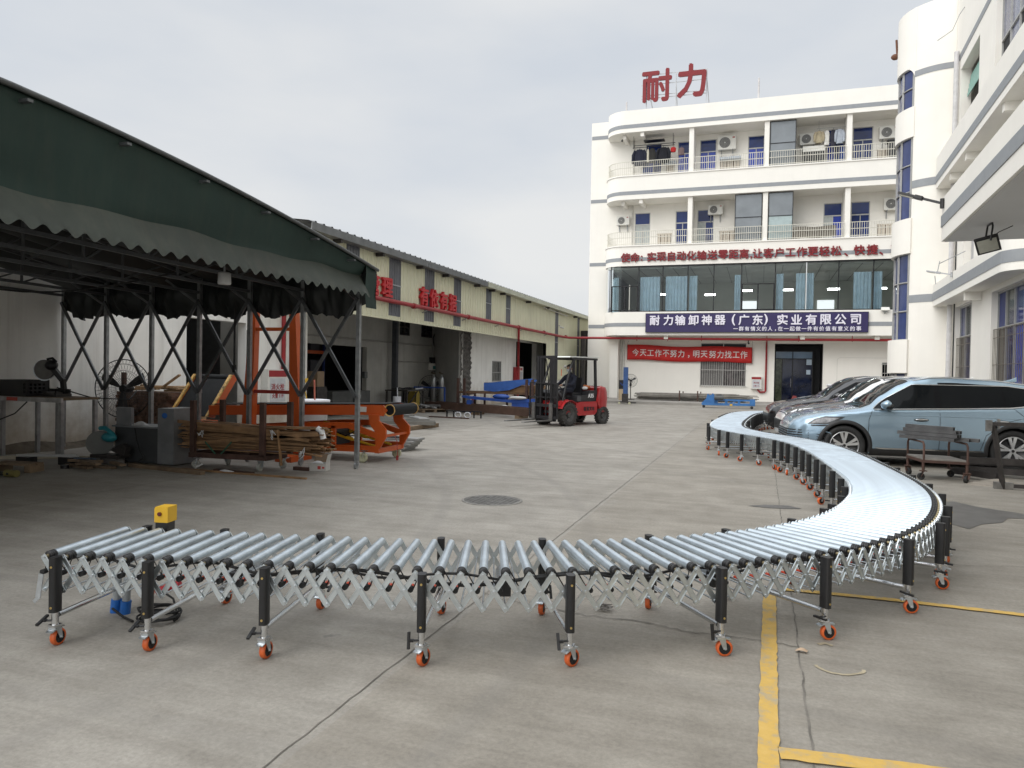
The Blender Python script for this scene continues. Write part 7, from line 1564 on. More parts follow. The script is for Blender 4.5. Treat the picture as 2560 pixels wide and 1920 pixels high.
for xl, xr, a, b in ((-8.7,-6.2,0.36,0.62),(-8.4,-6.35,0.66,0.52),(-8.9,-6.9,0.72,0.62)): m.bar((xl,9.335,a), (xr,9.335,b), 0.016, 0.05)
m.bar((-6.9,9.33,0.66), (-6.83,9.33,0.12), 0.05, 0.014); m.bar((-6.6,9.33,0.36), (-6.15,9.36,0.29), 0.05, 0.014)
m.build('strips', BROWNSTRIP, st); m = MB()
for x, z in ((-6.97,0.60),(-6.45,0.36),(-8.32,0.55)):
    for q in range(5): m.tube([(x,9.31,z), (x+rn.uniform(-.05,.05),9.29,z+rn.uniform(-.09,.06)), (x+rn.uniform(-.08,.08),9.29,z+rn.uniform(-.12,.09))], 0.006, 4)
m.tube([(-6.25,9.4,0.70),(-6.18,9.4,0.66),(-6.16,9.42,0.55)], 0.045, 8); m.build('white_string', mat('white_plastic_string', (0.62,0.62,0.62), 0.6), st)
# planks on the floor before it
def plank(pts, w_, h_, m_, label, name='plank', z=0.0):
    mm = MB(); mm.bar((pts[0][0],pts[0][1],z+h_/2), (pts[1][0],pts[1][1],z+h_/2), w_, h_); o = mm.build(name, m_); return tag(o, label, 'plank', 'planks lying on the concrete')
plank(((-9.35,8.95),(-7.75,8.72)), 0.09, 0.055, OLDWOOD, 'thick weathered plank lying before the metal cabinet')
plank(((-8.42,9.02),(-6.15,8.98)), 0.045, 0.025, BROWNSTRIP, 'thin long wood strip on the concrete before the trolley')
plank(((-7.9,9.15),(-7.15,9.08)), 0.08, 0.03, RUSTY, 'short dark board under the front castor of the trolley')
m = MB(); m.tube([(-7.72,9.06,0.015),(-7.6,9.0,0.04),(-7.45,9.02,0.015)], 0.02, 6); m.tube([(-8.2,9.06,0.015),(-8.12,9.02,0.07),(-8.06,9.06,0.1)], 0.012, 5); o = m.build('plastic_scrap', mat('white_plastic_string', (0.62,0.62,0.62), 0.6)); tag(o, 'scraps of white plastic strapping on the floor by the trolley', 'plastic scrap')
m = MB(); m.box(-6.9,-6.62,9.72,9.79,0,0.055); o = m.build('brick_offcut', RUSTY); tag(o, 'dark brown steel offcut lying beside the opened white carton', 'steel offcut')
cx = thing('carton', 'small opened white carton with red print near the canopy corner pole', 'carton', (-6.52, 9.88, 0), R(14)); CARD = mat('white_carton', (0.56,0.55,0.52), 0.7, var=0.06); m = MB()
for a in ((-0.13,0.13,-0.10,-0.095,0,0.12),(-0.13,0.13,0.095,0.10,0,0.12),(-0.13,-0.125,-0.095,0.095,0,0.12),(0.125,0.13,-0.095,0.095,0,0.12),(-0.125,0.125,-0.095,0.095,0.0,0.005)): m.box(*a)
m.build('box', CARD, cx); m = MB(); m.add([(0.127,-0.10,0.12),(0.127,0.10,0.12),(0.16,0.10,0.26),(0.16,-0.10,0.26)], [(0,1,2,3)]); o = m.build('flap', CARD, cx); m = MB(); m.add([(-0.13,0.101,0.12),(0.12,0.101,0.12),(0.12,0.15,0.24),(-0.13,0.15,0.24)], [(0,1,2,3)]); m.build('brown_flap', mat('card_brown', (0.28,0.20,0.13), 0.8), cx)
m = MB(); m.ball((-0.03,0,0.10), (0.09,0.07,0.05)); m.build('packing_paper', mat('packing_white', (0.7,0.7,0.7), 0.8), cx); m = MB(); m.box(0.0,0.05,-0.103,-0.101,0.03,0.08); m.box(0.07,0.11,-0.103,-0.101,0.04,0.07); m.build('red_print', mat('print_red', (0.45,0.06,0.05), 0.7), cx)
# ---- work table with crate and mitre saw
tb = thing('work_table', 'long steel legged work table with an aluminium edge by the dim left wall', 'table', (-11.6, 9.3, 0), world=True)
m = MB(); m.box(-12.3,-10.86,9.02,9.72,0.99,1.03); m.build('table_top', OLDWOOD, tb)
m = MB(); m.box(-12.3,-10.86,8.985,9.018,0.955,1.028); m.build('front_edge', mat('scuffed_aluminium', (0.45,0.45,0.46), 0.35, 0.8, var=0.3, scale=8), tb)
m = MB(); m.box(-12.1,-11.85,8.979,8.984,0.96,1.02); m.build('red_label', mat('label_red', (0.42,0.07,0.05), 0.6), tb)
for x, y in ((-10.90,9.02),(-10.90,9.66),(-12.24,9.02),(-12.24,9.66),(-11.75,9.66)): m = MB(); m.box(x-0.03,x+0.03,y-0.03,y+0.03,0,0.985); m.build('leg', GALV, tb)
cr = thing('plastic_crate', 'black plastic crate with slotted sides on the work table', 'crate', (-12.05, 9.3, 1.03)); m = MB()
for (o_, ux, L_) in (((-0.35,-0.22,0),(1,0,0),0.62),((-0.35,0.20,0),(1,0,0),0.62)): m.wall(o_, ux, L_, 0.28, [(0.05+0.085*i,0.05+0.085*i+0.045,0.05+0.07*j,0.05+0.07*j+0.04) for i in range(6,7) for j in range(3)], 0.015, (0,-1,0))
m.wall((0.27,-0.205,0), (0,1,0), 0.40, 0.28, [(0.05+0.08*i,0.05+0.08*i+0.045,0.05+0.065*j,0.05+0.065*j+0.04) for i in range(4) for j in range(3)], 0.015, (1,0,0)); m.box(-0.35,-0.335,-0.205,0.2,0,0.28); m.box(-0.34,0.26,-0.20,0.19,0.0,0.015); m.build('crate_body', BLACKPLASTIC, cr)
ms = thing('mitre_saw', 'black mitre saw with its round blade guard raised on the work table', 'saw', (-11.45, 9.45, 1.03)); m = MB(); m.box(-0.38,0.12,-0.18,0.12,0,0.05); m.cyl((-0.12,-0.03,0.05), (-0.12,-0.03,0.08), 0.16, 20); m.box(-0.36,0.1,0.09,0.12,0.05,0.13); m.build('base', DARKSTEEL, ms)
m = MB(); m.bar((0.02,0.06,0.05), (0.03,0.02,0.30), 0.07, 0.07); m.bar((0.03,0.02,0.28), (-0.14,-0.04,0.50), 0.08, 0.08); m.build('arm', BLACKPLASTIC, ms)
m = MB(); c = Vector((-0.26,-0.08,0.46)); ax = Vector((0.35,-0.93,0.0)).normalized(); m.cyl(c-ax*0.03, c+ax*0.03, 0.17, 26); m.build('blade_guard', mat('guard_grey', (0.12,0.115,0.105), 0.45, var=0.2), ms); m = MB(); m.cyl(c-ax*0.003-Vector((0.02,0,0.01)), c+ax*0.003-Vector((0.02,0,0.01)), 0.185, 28); m.build('blade', ZINC, ms)
m = MB(); m.ball(c+Vector((0.12,0.02,0.08)), (0.12,0.09,0.09)); m.tube([c+Vector((0.05,0,0.18)),c+Vector((0.14,0.02,0.20)),c+Vector((0.22,0.03,0.14))], 0.022, 8); m.build('motor_handle', BLACKPLASTIC, ms)
m = MB(); m.tube([(-11.4,9.3,1.06),(-11.1,9.1,1.20),(-10.9,9.6,1.02),(-10.7,10.2,0.98),(-10.95,10.6,1.12)], 0.011, 5); o = m.build('power_lead', RUBBER); tag(o, 'thin black power lead drooping from the mitre saw to the fan', 'cable')
m = MB(); m.tube([(-11.65,9.0,0.95),(-11.8,8.9,0.75),(-12.1,8.8,0.62),(-12.3,8.6,0.60)], 0.011, 5); o = m.build('power_lead', RUBBER); tag(o, 'black power lead hanging below the front edge of the work table', 'cable')
# ---- big pedestal fan
def ped_fan(loc, r, h, rz, label, n=46):
    t = thing('pedestal_fan', label, 'fan', loc, rz); m = MB(); m.cyl((0,0,0), (0,0,h), 0.022, 8); m.cyl((0,0,0), (0,0,0.03), 0.24, 20); m.build('stand', DARKSTEEL, t)
    m = MB()
    for y in (-0.10, 0.06):
        m.tube([(r*math.cos(2*math.pi*i/40), -0.02, h+r*math.sin(2*math.pi*i/40)) for i in range(40)], 0.010, 5, True)
        for k in (0.35, 0.62, 0.85): m.tube([(r*k*math.cos(2*math.pi*i/32), y*(1-k*k*0.9), h+r*k*math.sin(2*math.pi*i/32)) for i in range(32)], 0.0028, 3, True)
        for i in range(n): a = 2*math.pi*i/n; m.tube([(0.07*math.cos(a), y, h+0.07*math.sin(a)), (r*0.6*math.cos(a+0.06), y*0.9, h+r*0.6*math.sin(a+0.06)), (r*math.cos(a+0.1), -0.02, h+r*math.sin(a+0.1))], 0.0022, 3)
    m.build('guard', BLACKALU, t); m = MB()
    for k in range(3):
        a = 2*math.pi*k/3+0.5; m.grid(lambda u, v: ((0.05+(r*0.86-0.05)*u)*math.cos(a+(v-0.5)*(0.75-0.35*u)), -0.02+0.05*(v-0.5), h+(0.05+(r*0.86-0.05)*u)*math.sin(a+(v-0.5)*(0.75-0.35*u))), 8, 4)
    m.build('blades', BLACKPLASTIC, t); m = MB(); m.cyl((0,-0.04,h), (0,0.22,h), 0.075, 14); m.build('motor', BLACKPLASTIC, t); return t
ped_fan((-11.58, 10.9, 0), 0.56, 1.14, R(15), 'big black industrial pedestal fan before the white wall under the canopy')
ped_fan((-7.02, 41.6, 0.135), 0.37, 1.08, R(5), 'grey pedestal fan beside the blue lifter at the office wall', 24)
# ---- metal cabinet, cut off saw, timber stack
cb_ = thing('metal_cabinet', 'grey sheet metal machine cabinet with a blue spray mark on its tall end', 'cabinet', (-9.4, 9.4, 0), world=True); SHEET = mat('galvanised_sheet', (0.23,0.24,0.25), 0.45, 0.5, var=0.2, scale=3)
m = MB(); m.box(-9.12,-8.80,9.25,9.75,0.02,0.915); m.build('end_box', SHEET, cb_); m = MB(); m.box(-10.03,-9.125,9.28,9.72,0.02,0.58); m.build('body', mat('dark_sheet', (0.075,0.08,0.085), 0.45, 0.4, var=0.2, scale=3), cb_)
m = MB(); m.box(-10.04,-9.122,9.22,9.74,0.585,0.61); m.build('shelf_edge', SHEET, cb_); m = MB(); m.box(-10.03,-9.72,9.30,9.36,0.615,0.90); m.build('back_panel', SHEET, cb_)
m = MB(); m.ball((-8.98,9.247,0.80), (0.055,0.004,0.045), 12, 8); m.build('blue_mark', mat('spray_blue', (0.02,0.12,0.42), 0.6), cb_); m = MB(); m.grid(lambda u, v: (-9.72+0.28*u, 9.3+0.12*v, 0.614+0.07*math.sin(3.1*u)*math.sin(3.1*v)), 8, 5); m.build('plastic_bag', mat('bag_white', (0.5,0.5,0.5), 0.4), cb_)
m = MB(); m.tube([(-9.55,9.215,0.58),(-9.50,9.20,0.4),(-9.42,9.2,0.2),(-9.35,9.2,0.12),(-9.45,9.2,0.05)], 0.010, 5); m.build('lead', RUBBER, cb_)
cs = thing('cutoff_saw', 'teal and grey cut off saw standing on small blocks beside the metal cabinet', 'saw', (-10.0, 9.1, 0.10)); TEAL = mat('teal_plastic', (0.02,0.20,0.24), 0.45, var=0.1)
m = MB(); c = Vector((-0.16,0,0.22)); ax = Vector((0.75,-0.66,0)).normalized(); m.cyl(c-ax*0.035, c+ax*0.035, 0.20, 28); m.build('blade_guard', mat('guard_pale', (0.10,0.105,0.10), 0.4), cs); m = MB(); m.tube([c+Vector((0.0,0,0.24)),c+Vector((0.12,0,0.25)),c+Vector((0.26,0.02,0.15)),c+Vector((0.30,0.02,0.08))], 0.035, 8); m.ball(c+Vector((0.18,0.02,0.10)), (0.15,0.08,0.08)); m.build('motor_housing', TEAL, cs)
m = MB(); m.box(-0.2,0.35,-0.15,0.15,-0.0,0.05); m.prism([(0,0),(0.30,-0.08),(0.34,0.06),(0.25,0.12)], (0.10,-0.05,0.12), (1,0,0), (0,0,1), (0,0.1,0)); m.build('base_plate', DARKSTEEL, cs)
for i, (x, y, c) in enumerate(((-10.12,9.05,(0.16,0.16,0.155)),(-9.85,9.1,(0.20,0.19,0.18)))): m = MB(); m.box(x-0.13,x+0.12,y-0.09,y+0.09,0.0,0.098); o = m.build('concrete_block', mat('block_%d' % i, c, 0.9, var=0.2)); tag(o, ('left grey block under the cut off saw', 'right grey block under the cut off saw, nearer the cabinet')[i], 'block', 'blocks under the cut off saw')
ts_ = thing('timber_stack', 'tall stack of short sawn timber offcuts with pale planks on top behind the fan', 'timber', (-11.4, 11.5, 0), world=True); rn = random.Random(9); m = MB()
for r_ in range(15):
    x = -12.2
    while x < -10.95: w2 = rn.uniform(0.07,0.14); h2 = 0.062; m.box(x,x+w2-0.006,11.3+rn.uniform(-.02,.03),12.0,0.08+r_*0.066,0.08+r_*0.066+h2); x += w2
m.build('offcut_ends', mat('dark_offcuts', (0.13,0.075,0.05), 0.85, var=0.6, scale=7), ts_); m = MB()
for r_ in range(8): m.box(-11.9,-11.27+rn.uniform(-.06,.04),12.22+rn.uniform(-.02,.03),12.8,0.55+r_*0.078,0.55+r_*0.078+0.07)
m.box(-11.85,-11.3,12.22,12.8,0.1,0.54); m.build('pale_planks', WOOD, ts_); m = MB()
for k in range(9): m.bar((-12.1+rn.uniform(0,.3),11.4+0.05*k,1.10+0.012*k), (-11.1+rn.uniform(-.2,.2),11.4+0.05*k,1.13+0.015*(k%4)), 0.09, 0.025)
m.bar((-11.2,11.5,1.18), (-10.85,11.55,1.42), 0.07, 0.03); m.build('loose_planks', WOOD, ts_); m = MB(); m.box(-12.05,-11.97,11.28,11.34,0,1.45); m.box(-11.38,-11.30,11.28,11.34,0,1.46); m.build('retaining_stake', RUSTY, ts_)
# offcut heap, pallet piece, drill, strips on the floor at the left
hp = thing('offcut_heap', 'low heap of wood offcuts on the concrete before the cut off saw', 'timber', (-9.5, 8.6, 0), world=True); rn = random.Random(12); m = MB()
for k in range(11):
    x = -9.75+rn.uniform(-.25,.35); y = 8.62+rn.uniform(-.22,.15); a = rn.uniform(-.5,.5); z = 0.02+0.045*(k//4); l_ = rn.uniform(.15,.3); m.bar((x-l_*math.cos(a),y-l_*math.sin(a),z), (x+l_*math.cos(a),y+l_*math.sin(a),z), 0.08, 0.035)
m.build('offcuts', OLDWOOD, hp); m = MB(); m.bar((-10.2,8.72,0.10), (-9.85,8.7,0.10), 0.12, 0.04); m.build('blue_offcut', mat('blue_grey_offcut', (0.06,0.10,0.15), 0.7), hp)
pw = thing('pallet_piece', 'small broken wooden pallet piece on the floor left of the table legs', 'pallet', (-10.35, 7.85, 0), R(8)); m = MB()
for y in (-0.1,0.05): m.box(-0.34,0.30,y,y+0.11,0.10,0.13)
for x in (-0.32,0.22): m.box(x,x+0.09,-0.1,0.16,0,0.098)
m.build('boards', OLDWOOD, pw)
dr = thing('angle_drill', 'olive yellow power tool lying on the floor before the pallet piece', 'power tool', (-9.95, 7.42, 0)); m = MB(); m.cyl((-0.05,0,0.05), (0.14,0.02,0.05), 0.05, 12); m.build('housing', mat('olive_yellow', (0.16,0.14,0.04), 0.5), dr); m = MB(); m.cyl((-0.30,-0.04,0.03), (-0.05,0,0.045), 0.03, 8); m.box(0.02,0.06,-0.052,-0.048,0.035,0.065); m.build('handle', RUBBER, dr)
plank(((-12.2,8.75),(-10.3,9.85)), 0.05, 0.03, mat('pale_batten', (0.42,0.38,0.30), 0.8), 'long pale batten on the floor under the work table', 'batten'); plank(((-12.25,8.5),(-10.5,9.55)), 0.03, 0.03, mat('pale_batten', (0.42,0.38,0.30), 0.8), 'thinner pale batten beside the long one under the table', 'batten')
for i in range(2): plank(((-11.22+0.12*i,8.50-0.06*i),(-10.42+0.18*i,8.88-0.10*i)), 0.025, 0.02, ALU, ('shiny aluminium strip on black blocks, farther one', 'shiny aluminium strip on black blocks, nearer one')[i], 'aluminium_strip', 0.12)
for x, y, l_ in ((-10.98,8.48,'black block under the left ends of the shiny strips'),(-10.38,8.72,'black block under the right ends of the shiny strips')): m = MB(); m.box(x-0.13,x+0.13,y-0.08,y+0.08,0,0.118); o = m.build('support_block', BLACKPLASTIC); tag(o, l_, 'block')
m = MB(); m.cyl((-10.05,8.38,0), (-10.05,8.38,0.05), 0.06, 12); o = m.build('tape_roll', BLACKPLASTIC); tag(o, 'black tape roll on the floor left of the offcut heap', 'tape roll')
# ---- white bucket and bits behind the loader
bk = thing('bucket', 'white plastic tub with a red handled stick behind the loader belt', 'tub', (-9.08, 13.5, 0)); m = MB(); m.lathe((0,0,0), (0,0,1), [(0,0.01),(0.22,0.01),(0.25,0.02),(0.31,0.84),(0.34,0.85),(0.345,0.92),(0.32,0.93),(0.30,0.90)], 28); m.build('tub', WHITEPLASTIC, bk); m = MB(); m.cyl((0.04,0,0.5), (0.01,0,1.35), 0.018, 6); m.build('stick', mat('stick_red', (0.40,0.12,0.08), 0.6), bk)
m = MB(); m.cyl((-8.55,12.9,0.10), (-8.0,12.6,0.10), 0.09, 12); o = m.build('white_pipe', WHITEPLASTIC); tag(o, 'short white plastic pipe lying behind the orange gantry', 'pipe')
pp = thing('flat_pile', 'pile of grey boards and black rods lying behind the loader lower frame', 'boards', (-7.6, 12.9, 0), world=True); m = MB()
for k in range(5): m.box(-8.2+0.1*k,-6.6+0.05*k,12.7+0.1*k,13.4,0.05*k,0.05*k+0.04)
m.build('boards', mat('grey_board', (0.28,0.28,0.27), 0.8, var=0.15), pp); m = MB()
for k in range(4): m.tube([(-8.0+0.1*k,12.7,0.27),(-7.0,12.75+0.1*k,0.29),(-6.5,12.8,0.27)], 0.012, 5)
m.build('rods', RUBBER, pp)
# ---- steel channel pile in mid yard
cp_ = thing('steel_plate_pile', 'pile of grey steel channels on wood bearers in the yard behind the loader', 'steel', (-8.8, 18.2, 0), world=True); GST = mat('grey_steel_section', (0.15,0.145,0.13), 0.55, 0.3, var=0.2, scale=2); m = MB()
for a, b, z in (((-11.6,17.6),(-8.35,18.1),0.16),((-11.4,17.9),(-8.55,18.5),0.16),((-11.3,18.2),(-8.9,18.9),0.16)): m.bar((a[0],a[1],z), (b[0],b[1],z), 0.22, 0.09)
m.bar((-11.5,18.6,0.26), (-9.6,19.4,0.26), 0.25, 0.02); m.build('channels', GST, cp_); m = MB()
for x in (-8.75,-10.6): m.bar((x,17.3,0.055), (x+0.1,18.9,0.055), 0.12, 0.11)
m.build('bearers', OLDWOOD, cp_)
m = MB(); m.bar((-11.8,23.0,0.02), (-10.4,21.7,0.02), 0.35, 0.03); o = m.build('pale_sheet_offcut', mat('pale_sheet', (0.5,0.5,0.49), 0.6)); tag(o, 'pale metal sheet offcuts lying on the yard before the rusty beam', 'sheet metal')
# ---- rusty beam frame, small stand and blue steel behind the forklift
bf = thing('rusty_beam_frame', 'long rusty brown beam frame lying on the yard left of the forklift', 'steel frame', (-9.5, 24.5, 0), world=True); RB = mat('rusty_brown_beam', (0.085,0.050,0.036), 0.65, 0.2, var=0.35, scale=2)
A = Vector((-7.37,23.4,0)); B = Vector((-12.6,26.4,0)); d = (B-A).normalized(); n = Vector((-d.y, d.x, 0)); n = n if n.y > 0 else -n
m = MB(); m.bar(A+Vector((0,0,0.24)), B+Vector((0,0,0.24)), 0.06, 0.26); m.build('near_beam', RB, bf); m = MB(); m.bar(A+n*0.55+Vector((0,0,0.24)), B+n*0.55+Vector((0,0,0.24)), 0.06, 0.26); m.build('far_beam', RB, bf)
m = MB()
for t in (0.02,0.24,0.48,0.72,0.97): q = A.lerp(B, t); m.bar(q+Vector((0,0,0.24))+n*0.03, q+n*0.52+Vector((0,0,0.24)), 0.05, 0.20)
m.build('cross_pieces', RB, bf); m = MB()
for t in (0.1,0.5,0.9): q = A.lerp(B, t)+n*0.25; m.box(q.x-0.15,q.x+0.15,q.y-0.3,q.y+0.3,0,0.11)
m.build('bearers', OLDWOOD, bf)
sd_ = thing('low_stand', 'low black stand with two white rings just before the rusty beam', 'stand', (-9.7, 23.1, 0), world=True); m = MB()
for x in (-10.2,-9.95,-9.2,-8.95): m.box(x-0.02,x+0.02,23.08,23.12,0,0.22)
m.box(-10.24,-8.92,23.06,23.14,0.20,0.24); m.build('frame', BLACKALU, sd_); m = MB()
for x in (-9.75,-9.4): m.tube([(x+0.11*math.cos(2*math.pi*i/18),23.0,0.10+0.09*math.sin(2*math.pi*i/18)) for i in range(18)], 0.018, 6, True)
m.build('white_ring', WHITEPLASTIC, sd_)
plank(((-10.7,22.75),(-9.2,22.6)), 0.10, 0.04, RUSTY, 'rusty flat bar on the yard in front of the low black stand', 'flat_bar')
sk_ = thing('steel_stock_rack', 'stock rack of brown steel posts and rails holding blue frames behind the forklift', 'rack', (-9.5, 26, 0), world=True)
for x in (-11.05,-10.79,-8.05,-8.28): m = MB(); m.box(x-0.045,x+0.045,26.0,26.08,0,1.32); m.build('post', RUSTY, sk_)
for x in (-10.35,-9.95,-9.05,-8.75): m = MB(); m.box(x-0.035,x+0.035,26.02,26.08,0.1,0.76); m.build('short_post', RUSTY, sk_)
for y in (26.1,27.0): m = MB(); m.box(-11.05,-8.0,y-0.03,y+0.03,0.74,0.82); m.build('rail', mat('brown_rail', (0.15,0.085,0.045), 0.6, 0.2, var=0.3), sk_)
m = MB()
for x in (-10.7,-9.5,-8.4): m.box(x-0.04,x+0.04,26.13,26.97,0.68,0.735)
m.build('bearers', RUSTY, sk_)
bs = thing('blue_steel_frame', 'wedge shaped blue steel conveyor side on top of the stock rack', 'steel frame', (-9, 26.6, 0.82), world=True); m = MB(); m.prism([(-10.02,0.86),(-9.6,0.83),(-9.0,0.90),(-8.08,1.28),(-8.08,1.36),(-10.02,1.15)], (0,26.12,0), (1,0,0), (0,0,1), (0,0.06,0)); m.prism([(-10.0,0.85),(-8.4,0.85),(-8.1,1.32),(-10.0,1.12)], (0,26.8,0), (1,0,0), (0,0,1), (0,0.06,0)); m.build('side_plate', mat('mid_blue_steel', (0.035,0.11,0.36), 0.45, var=0.15), bs); m = MB(); m.box(-10.02,-8.9,26.15,26.8,1.13,1.17); m.build('dark_top_plate', DARKSTEEL, bs)
bs = thing('blue_steel_frame', 'low blue steel frame with square leg openings under the stock rack rail', 'steel frame', (-9.2, 25.7, 0), world=True); m = MB(); m.prism([(-10.75,0.60),(-10.75,0.66),(-9.0,0.56),(-7.7,0.62),(-7.7,0.52),(-8.6,0.44),(-10.4,0.54)], (0,25.7,0), (1,0,0), (0,0,1), (0,0.25,0)); m.build('top_frame', MACHBLUE, bs)
for x0, x1 in ((-10.55,-10.35),(-8.75,-8.1),(-7.9,-7.75)): m = MB(); m.box(x0,x1,25.72,25.92,0,0.50); m.build('leg', MACHBLUE, bs)
m = MB(); m.ball((-9.2,25.8,0.66), (0.35,0.15,0.10)); m.build('blue_bag', MACHBLUE, bs); m = MB(); m.ball((-8.5,25.66,0.64), (0.35,0.08,0.06)); m.ball((-9.0,25.66,0.22), (0.22,0.12,0.14)); m.build('white_wrap', mat('wrap_white', (0.55,0.55,0.54), 0.6), bs)
m = MB()
for k in range(8): m.box(-9.4,-7.75,26.2,26.9,0.825+0.034*k,0.825+0.034*k+0.028)
o = m.build('wood_panel_pack', BROWNSTRIP); tag(o, 'pack of thin brown wood panels on the right half of the stock rack', 'panels')
ex = thing('fire_extinguisher', 'red fire extinguisher on the floor beside the stock rack', 'extinguisher', (-10.95, 27.4, 0)); m = MB(); m.lathe((0,0,0), (0,0,1), [(0,0),(0.09,0),(0.09,0.42),(0.07,0.48),(0.03,0.50),(0.03,0.55),(0,0.55)], 16); m.build('bottle', PIPERED, ex); m = MB(); m.bar((-0.02,0,0.58), (0.12,0,0.62), 0.03, 0.03); m.tube([(0.03,0,0.55),(0.12,0,0.5),(0.11,0,0.2)], 0.012, 5); m.build('valve', BLACKPLASTIC, ex)
# ---- bay things: gas bottles, tables, compressor, cabinets, extinguisher
for x, y, l_ in ((-13.6,29.3,'silver gas cylinder with a gauge beside the wall, left of the pair'),(-13.25,29.35,'silver gas cylinder with a blue collar, right of the pair')):
    gc = thing('gas_cylinder', l_, 'gas cylinder', (x, y, 0), 0, 'gas cylinders in the bay'); m = MB(); m.lathe((0,0,0), (0,0,1), [(0,0),(0.115,0),(0.115,1.15),(0.10,1.27),(0.05,1.34),(0.03,1.36),(0.03,1.42),(0,1.42)], 18); m.build('bottle', mat('silver_bottle', (0.40,0.41,0.41), 0.35, 0.8, var=0.15), gc); m = MB(); m.cyl((0,0,1.42), (0,0,1.50), 0.02, 6); m.bar((-0.08,0,1.46), (0.08,0,1.46), 0.03, 0.03); m.cyl((-0.08,-0.02,1.5), (-0.08,0.02,1.5), 0.04, 10); m.build('valve', mat('valve_brass_dark', (0.12,0.10,0.07), 0.5, 0.4), gc)
ped_fan((-13.9, 29.6, 0), 0.52, 0.85, R(30), 'dark pedestal fan behind the gas cylinders in the bay', 24)
cmp_ = thing('air_compressor', 'yellow upright machine case with a black hose in the workshop bay', 'machine', (-14.1, 28.3, 0)); m = MB(); m.prism([(-0.22,0),(0.22,0),(0.22,0.62),(0.12,0.78),(-0.20,0.78)], (0,-0.15,0), (1,0,0), (0,0,1), (0,0.35,0)); m.build('case', mat('dull_yellow', (0.36,0.26,0.05), 0.5, var=0.15), cmp_); m = MB(); m.tube([(-0.2,-0.17,0.5),(0.0,-0.2,0.8),(0.24,-0.18,0.6),(0.22,-0.2,0.2)], 0.02, 6); m.build('hose', RUBBER, cmp_); m = MB(); m.box(-0.6,-0.24,-0.1,0.2,0,0.7); m.build('grey_case', mat('grey_case', (0.13,0.13,0.125), 0.6), cmp_)
bfm = MB()
for x in (-14.35,-12.9): bfm.box(x-0.025,x+0.025,28.9,28.95,0,0.86)
bfm.box(-14.37,-12.88,28.89,28.96,0.83,0.88); o = bfm.build('blue_rail_stand', MACHBLUE); tag(o, 'thin blue steel rail stand before the gas cylinders', 'stand')
tb = thing('welding_table', 'dark steel table covered with tools against the bay wall', 'table', (-14.0, 26.9, 0), world=True); m = MB(); m.box(-14.3,-13.3,26.2,27.8,0.74,0.79); m.build('table_top', DARKSTEEL, tb)
for x, y in ((-14.25,26.25),(-13.35,26.25),(-14.25,27.75),(-13.35,27.75)): m = MB(); m.box(x-0.03,x+0.03,y-0.03,y+0.03,0,0.735); m.build('leg', DARKSTEEL, tb)
m = MB(); m.bar((-13.4,26.3,0.05), (-13.4,27.3,0.72), 0.04, 0.04); m.build('strut', DARKSTEEL, tb); rn = random.Random(31)
tl = MB()
for k in range(6): x, y = -13.9+rn.uniform(-.2,.4), 26.4+0.22*k; tl.tube([(x,y,0.82),(x+0.1,y+0.1,0.86),(x+0.18,y+0.25,0.83)], 0.03, 6)
o = tl.build('hand_tools', BLACKPLASTIC); tag(o, 'row of dark hand tools lying on the steel table in the bay', 'tools'); m = MB(); m.bar((-13.6,27.5,0.81), (-13.35,27.7,0.85), 0.05, 0.05); m.build('white_grip', WHITEPLASTIC, o)
tk = thing('grey_tank', 'pair of dark grey metal tanks on the bay floor left of the column', 'tank', (-14.0, 22.6, 0), world=True)
for y0_, y1_ in ((21.3,22.6),(22.75,23.8)): m = MB(); m.box(-14.4,-13.6,y0_,y1_,0.02,0.82); m.build('tank', mat('dark_grey_tank', (0.075,0.078,0.075), 0.6, 0.2, var=0.3, scale=2), tk)
o = MB().box(-14.0,-13.6,20.4,20.8,1.0,1.5).build('cardboard_box', mat('card_brown', (0.28,0.20,0.13), 0.8)); tag(o, 'brown cardboard box standing on a dark stand in the bay', 'box'); m = MB(); m.box(-14.05,-13.55,20.3,20.9,0,0.998); o = m.build('tool_stand', DARKSTEEL); tag(o, 'dark stand under the cardboard box in the bay', 'stand')
sl_ = thing('sealant_tub', 'red and white tub on the floor beside the bay column', 'tub', (-12.6, 24.0, 0)); m = MB(); m.cyl((0,0,0), (0,0,0.42), 0.15, 18); m.build('tub', PIPERED, sl_); m = MB(); m.cyl((0,0,0.421), (0,0,0.62), 0.15, 18); m.cyl((0.02,0,0.62), (0.0,0,0.95), 0.02, 6); m.build('white_top', WHITEPLASTIC, sl_)
pt = thing('wooden_pallet', 'small wooden pallet with metal scraps on the bay floor', 'pallet', (-12.1, 25.6, 0), R(60)); m = MB()
for k in range(5): m.box(-0.6,0.6,-0.5+0.22*k,-0.5+0.22*k+0.14,0.10,0.125)
for x in (-0.6,-0.06,0.48): m.box(x,x+0.12,-0.5,0.52,0,0.098)
m.build('boards', OLDWOOD, pt)
sc2 = MB(); rn = random.Random(13)
for k in range(9): sc2.cyl((-12.1+rn.uniform(-.45,.45),25.6+rn.uniform(-.4,.4),0.13+rn.uniform(0,.1)), (-12.1+rn.uniform(-.45,.45),25.6+rn.uniform(-.4,.4),0.16+rn.uniform(0,.12)), rn.uniform(.03,.07), 8)
o = sc2.build('metal_scraps', mat('scrap_grey', (0.17,0.165,0.16), 0.5, 0.4, var=0.5)); tag(o, 'heap of grey metal scraps on the small wooden pallet', 'scrap')
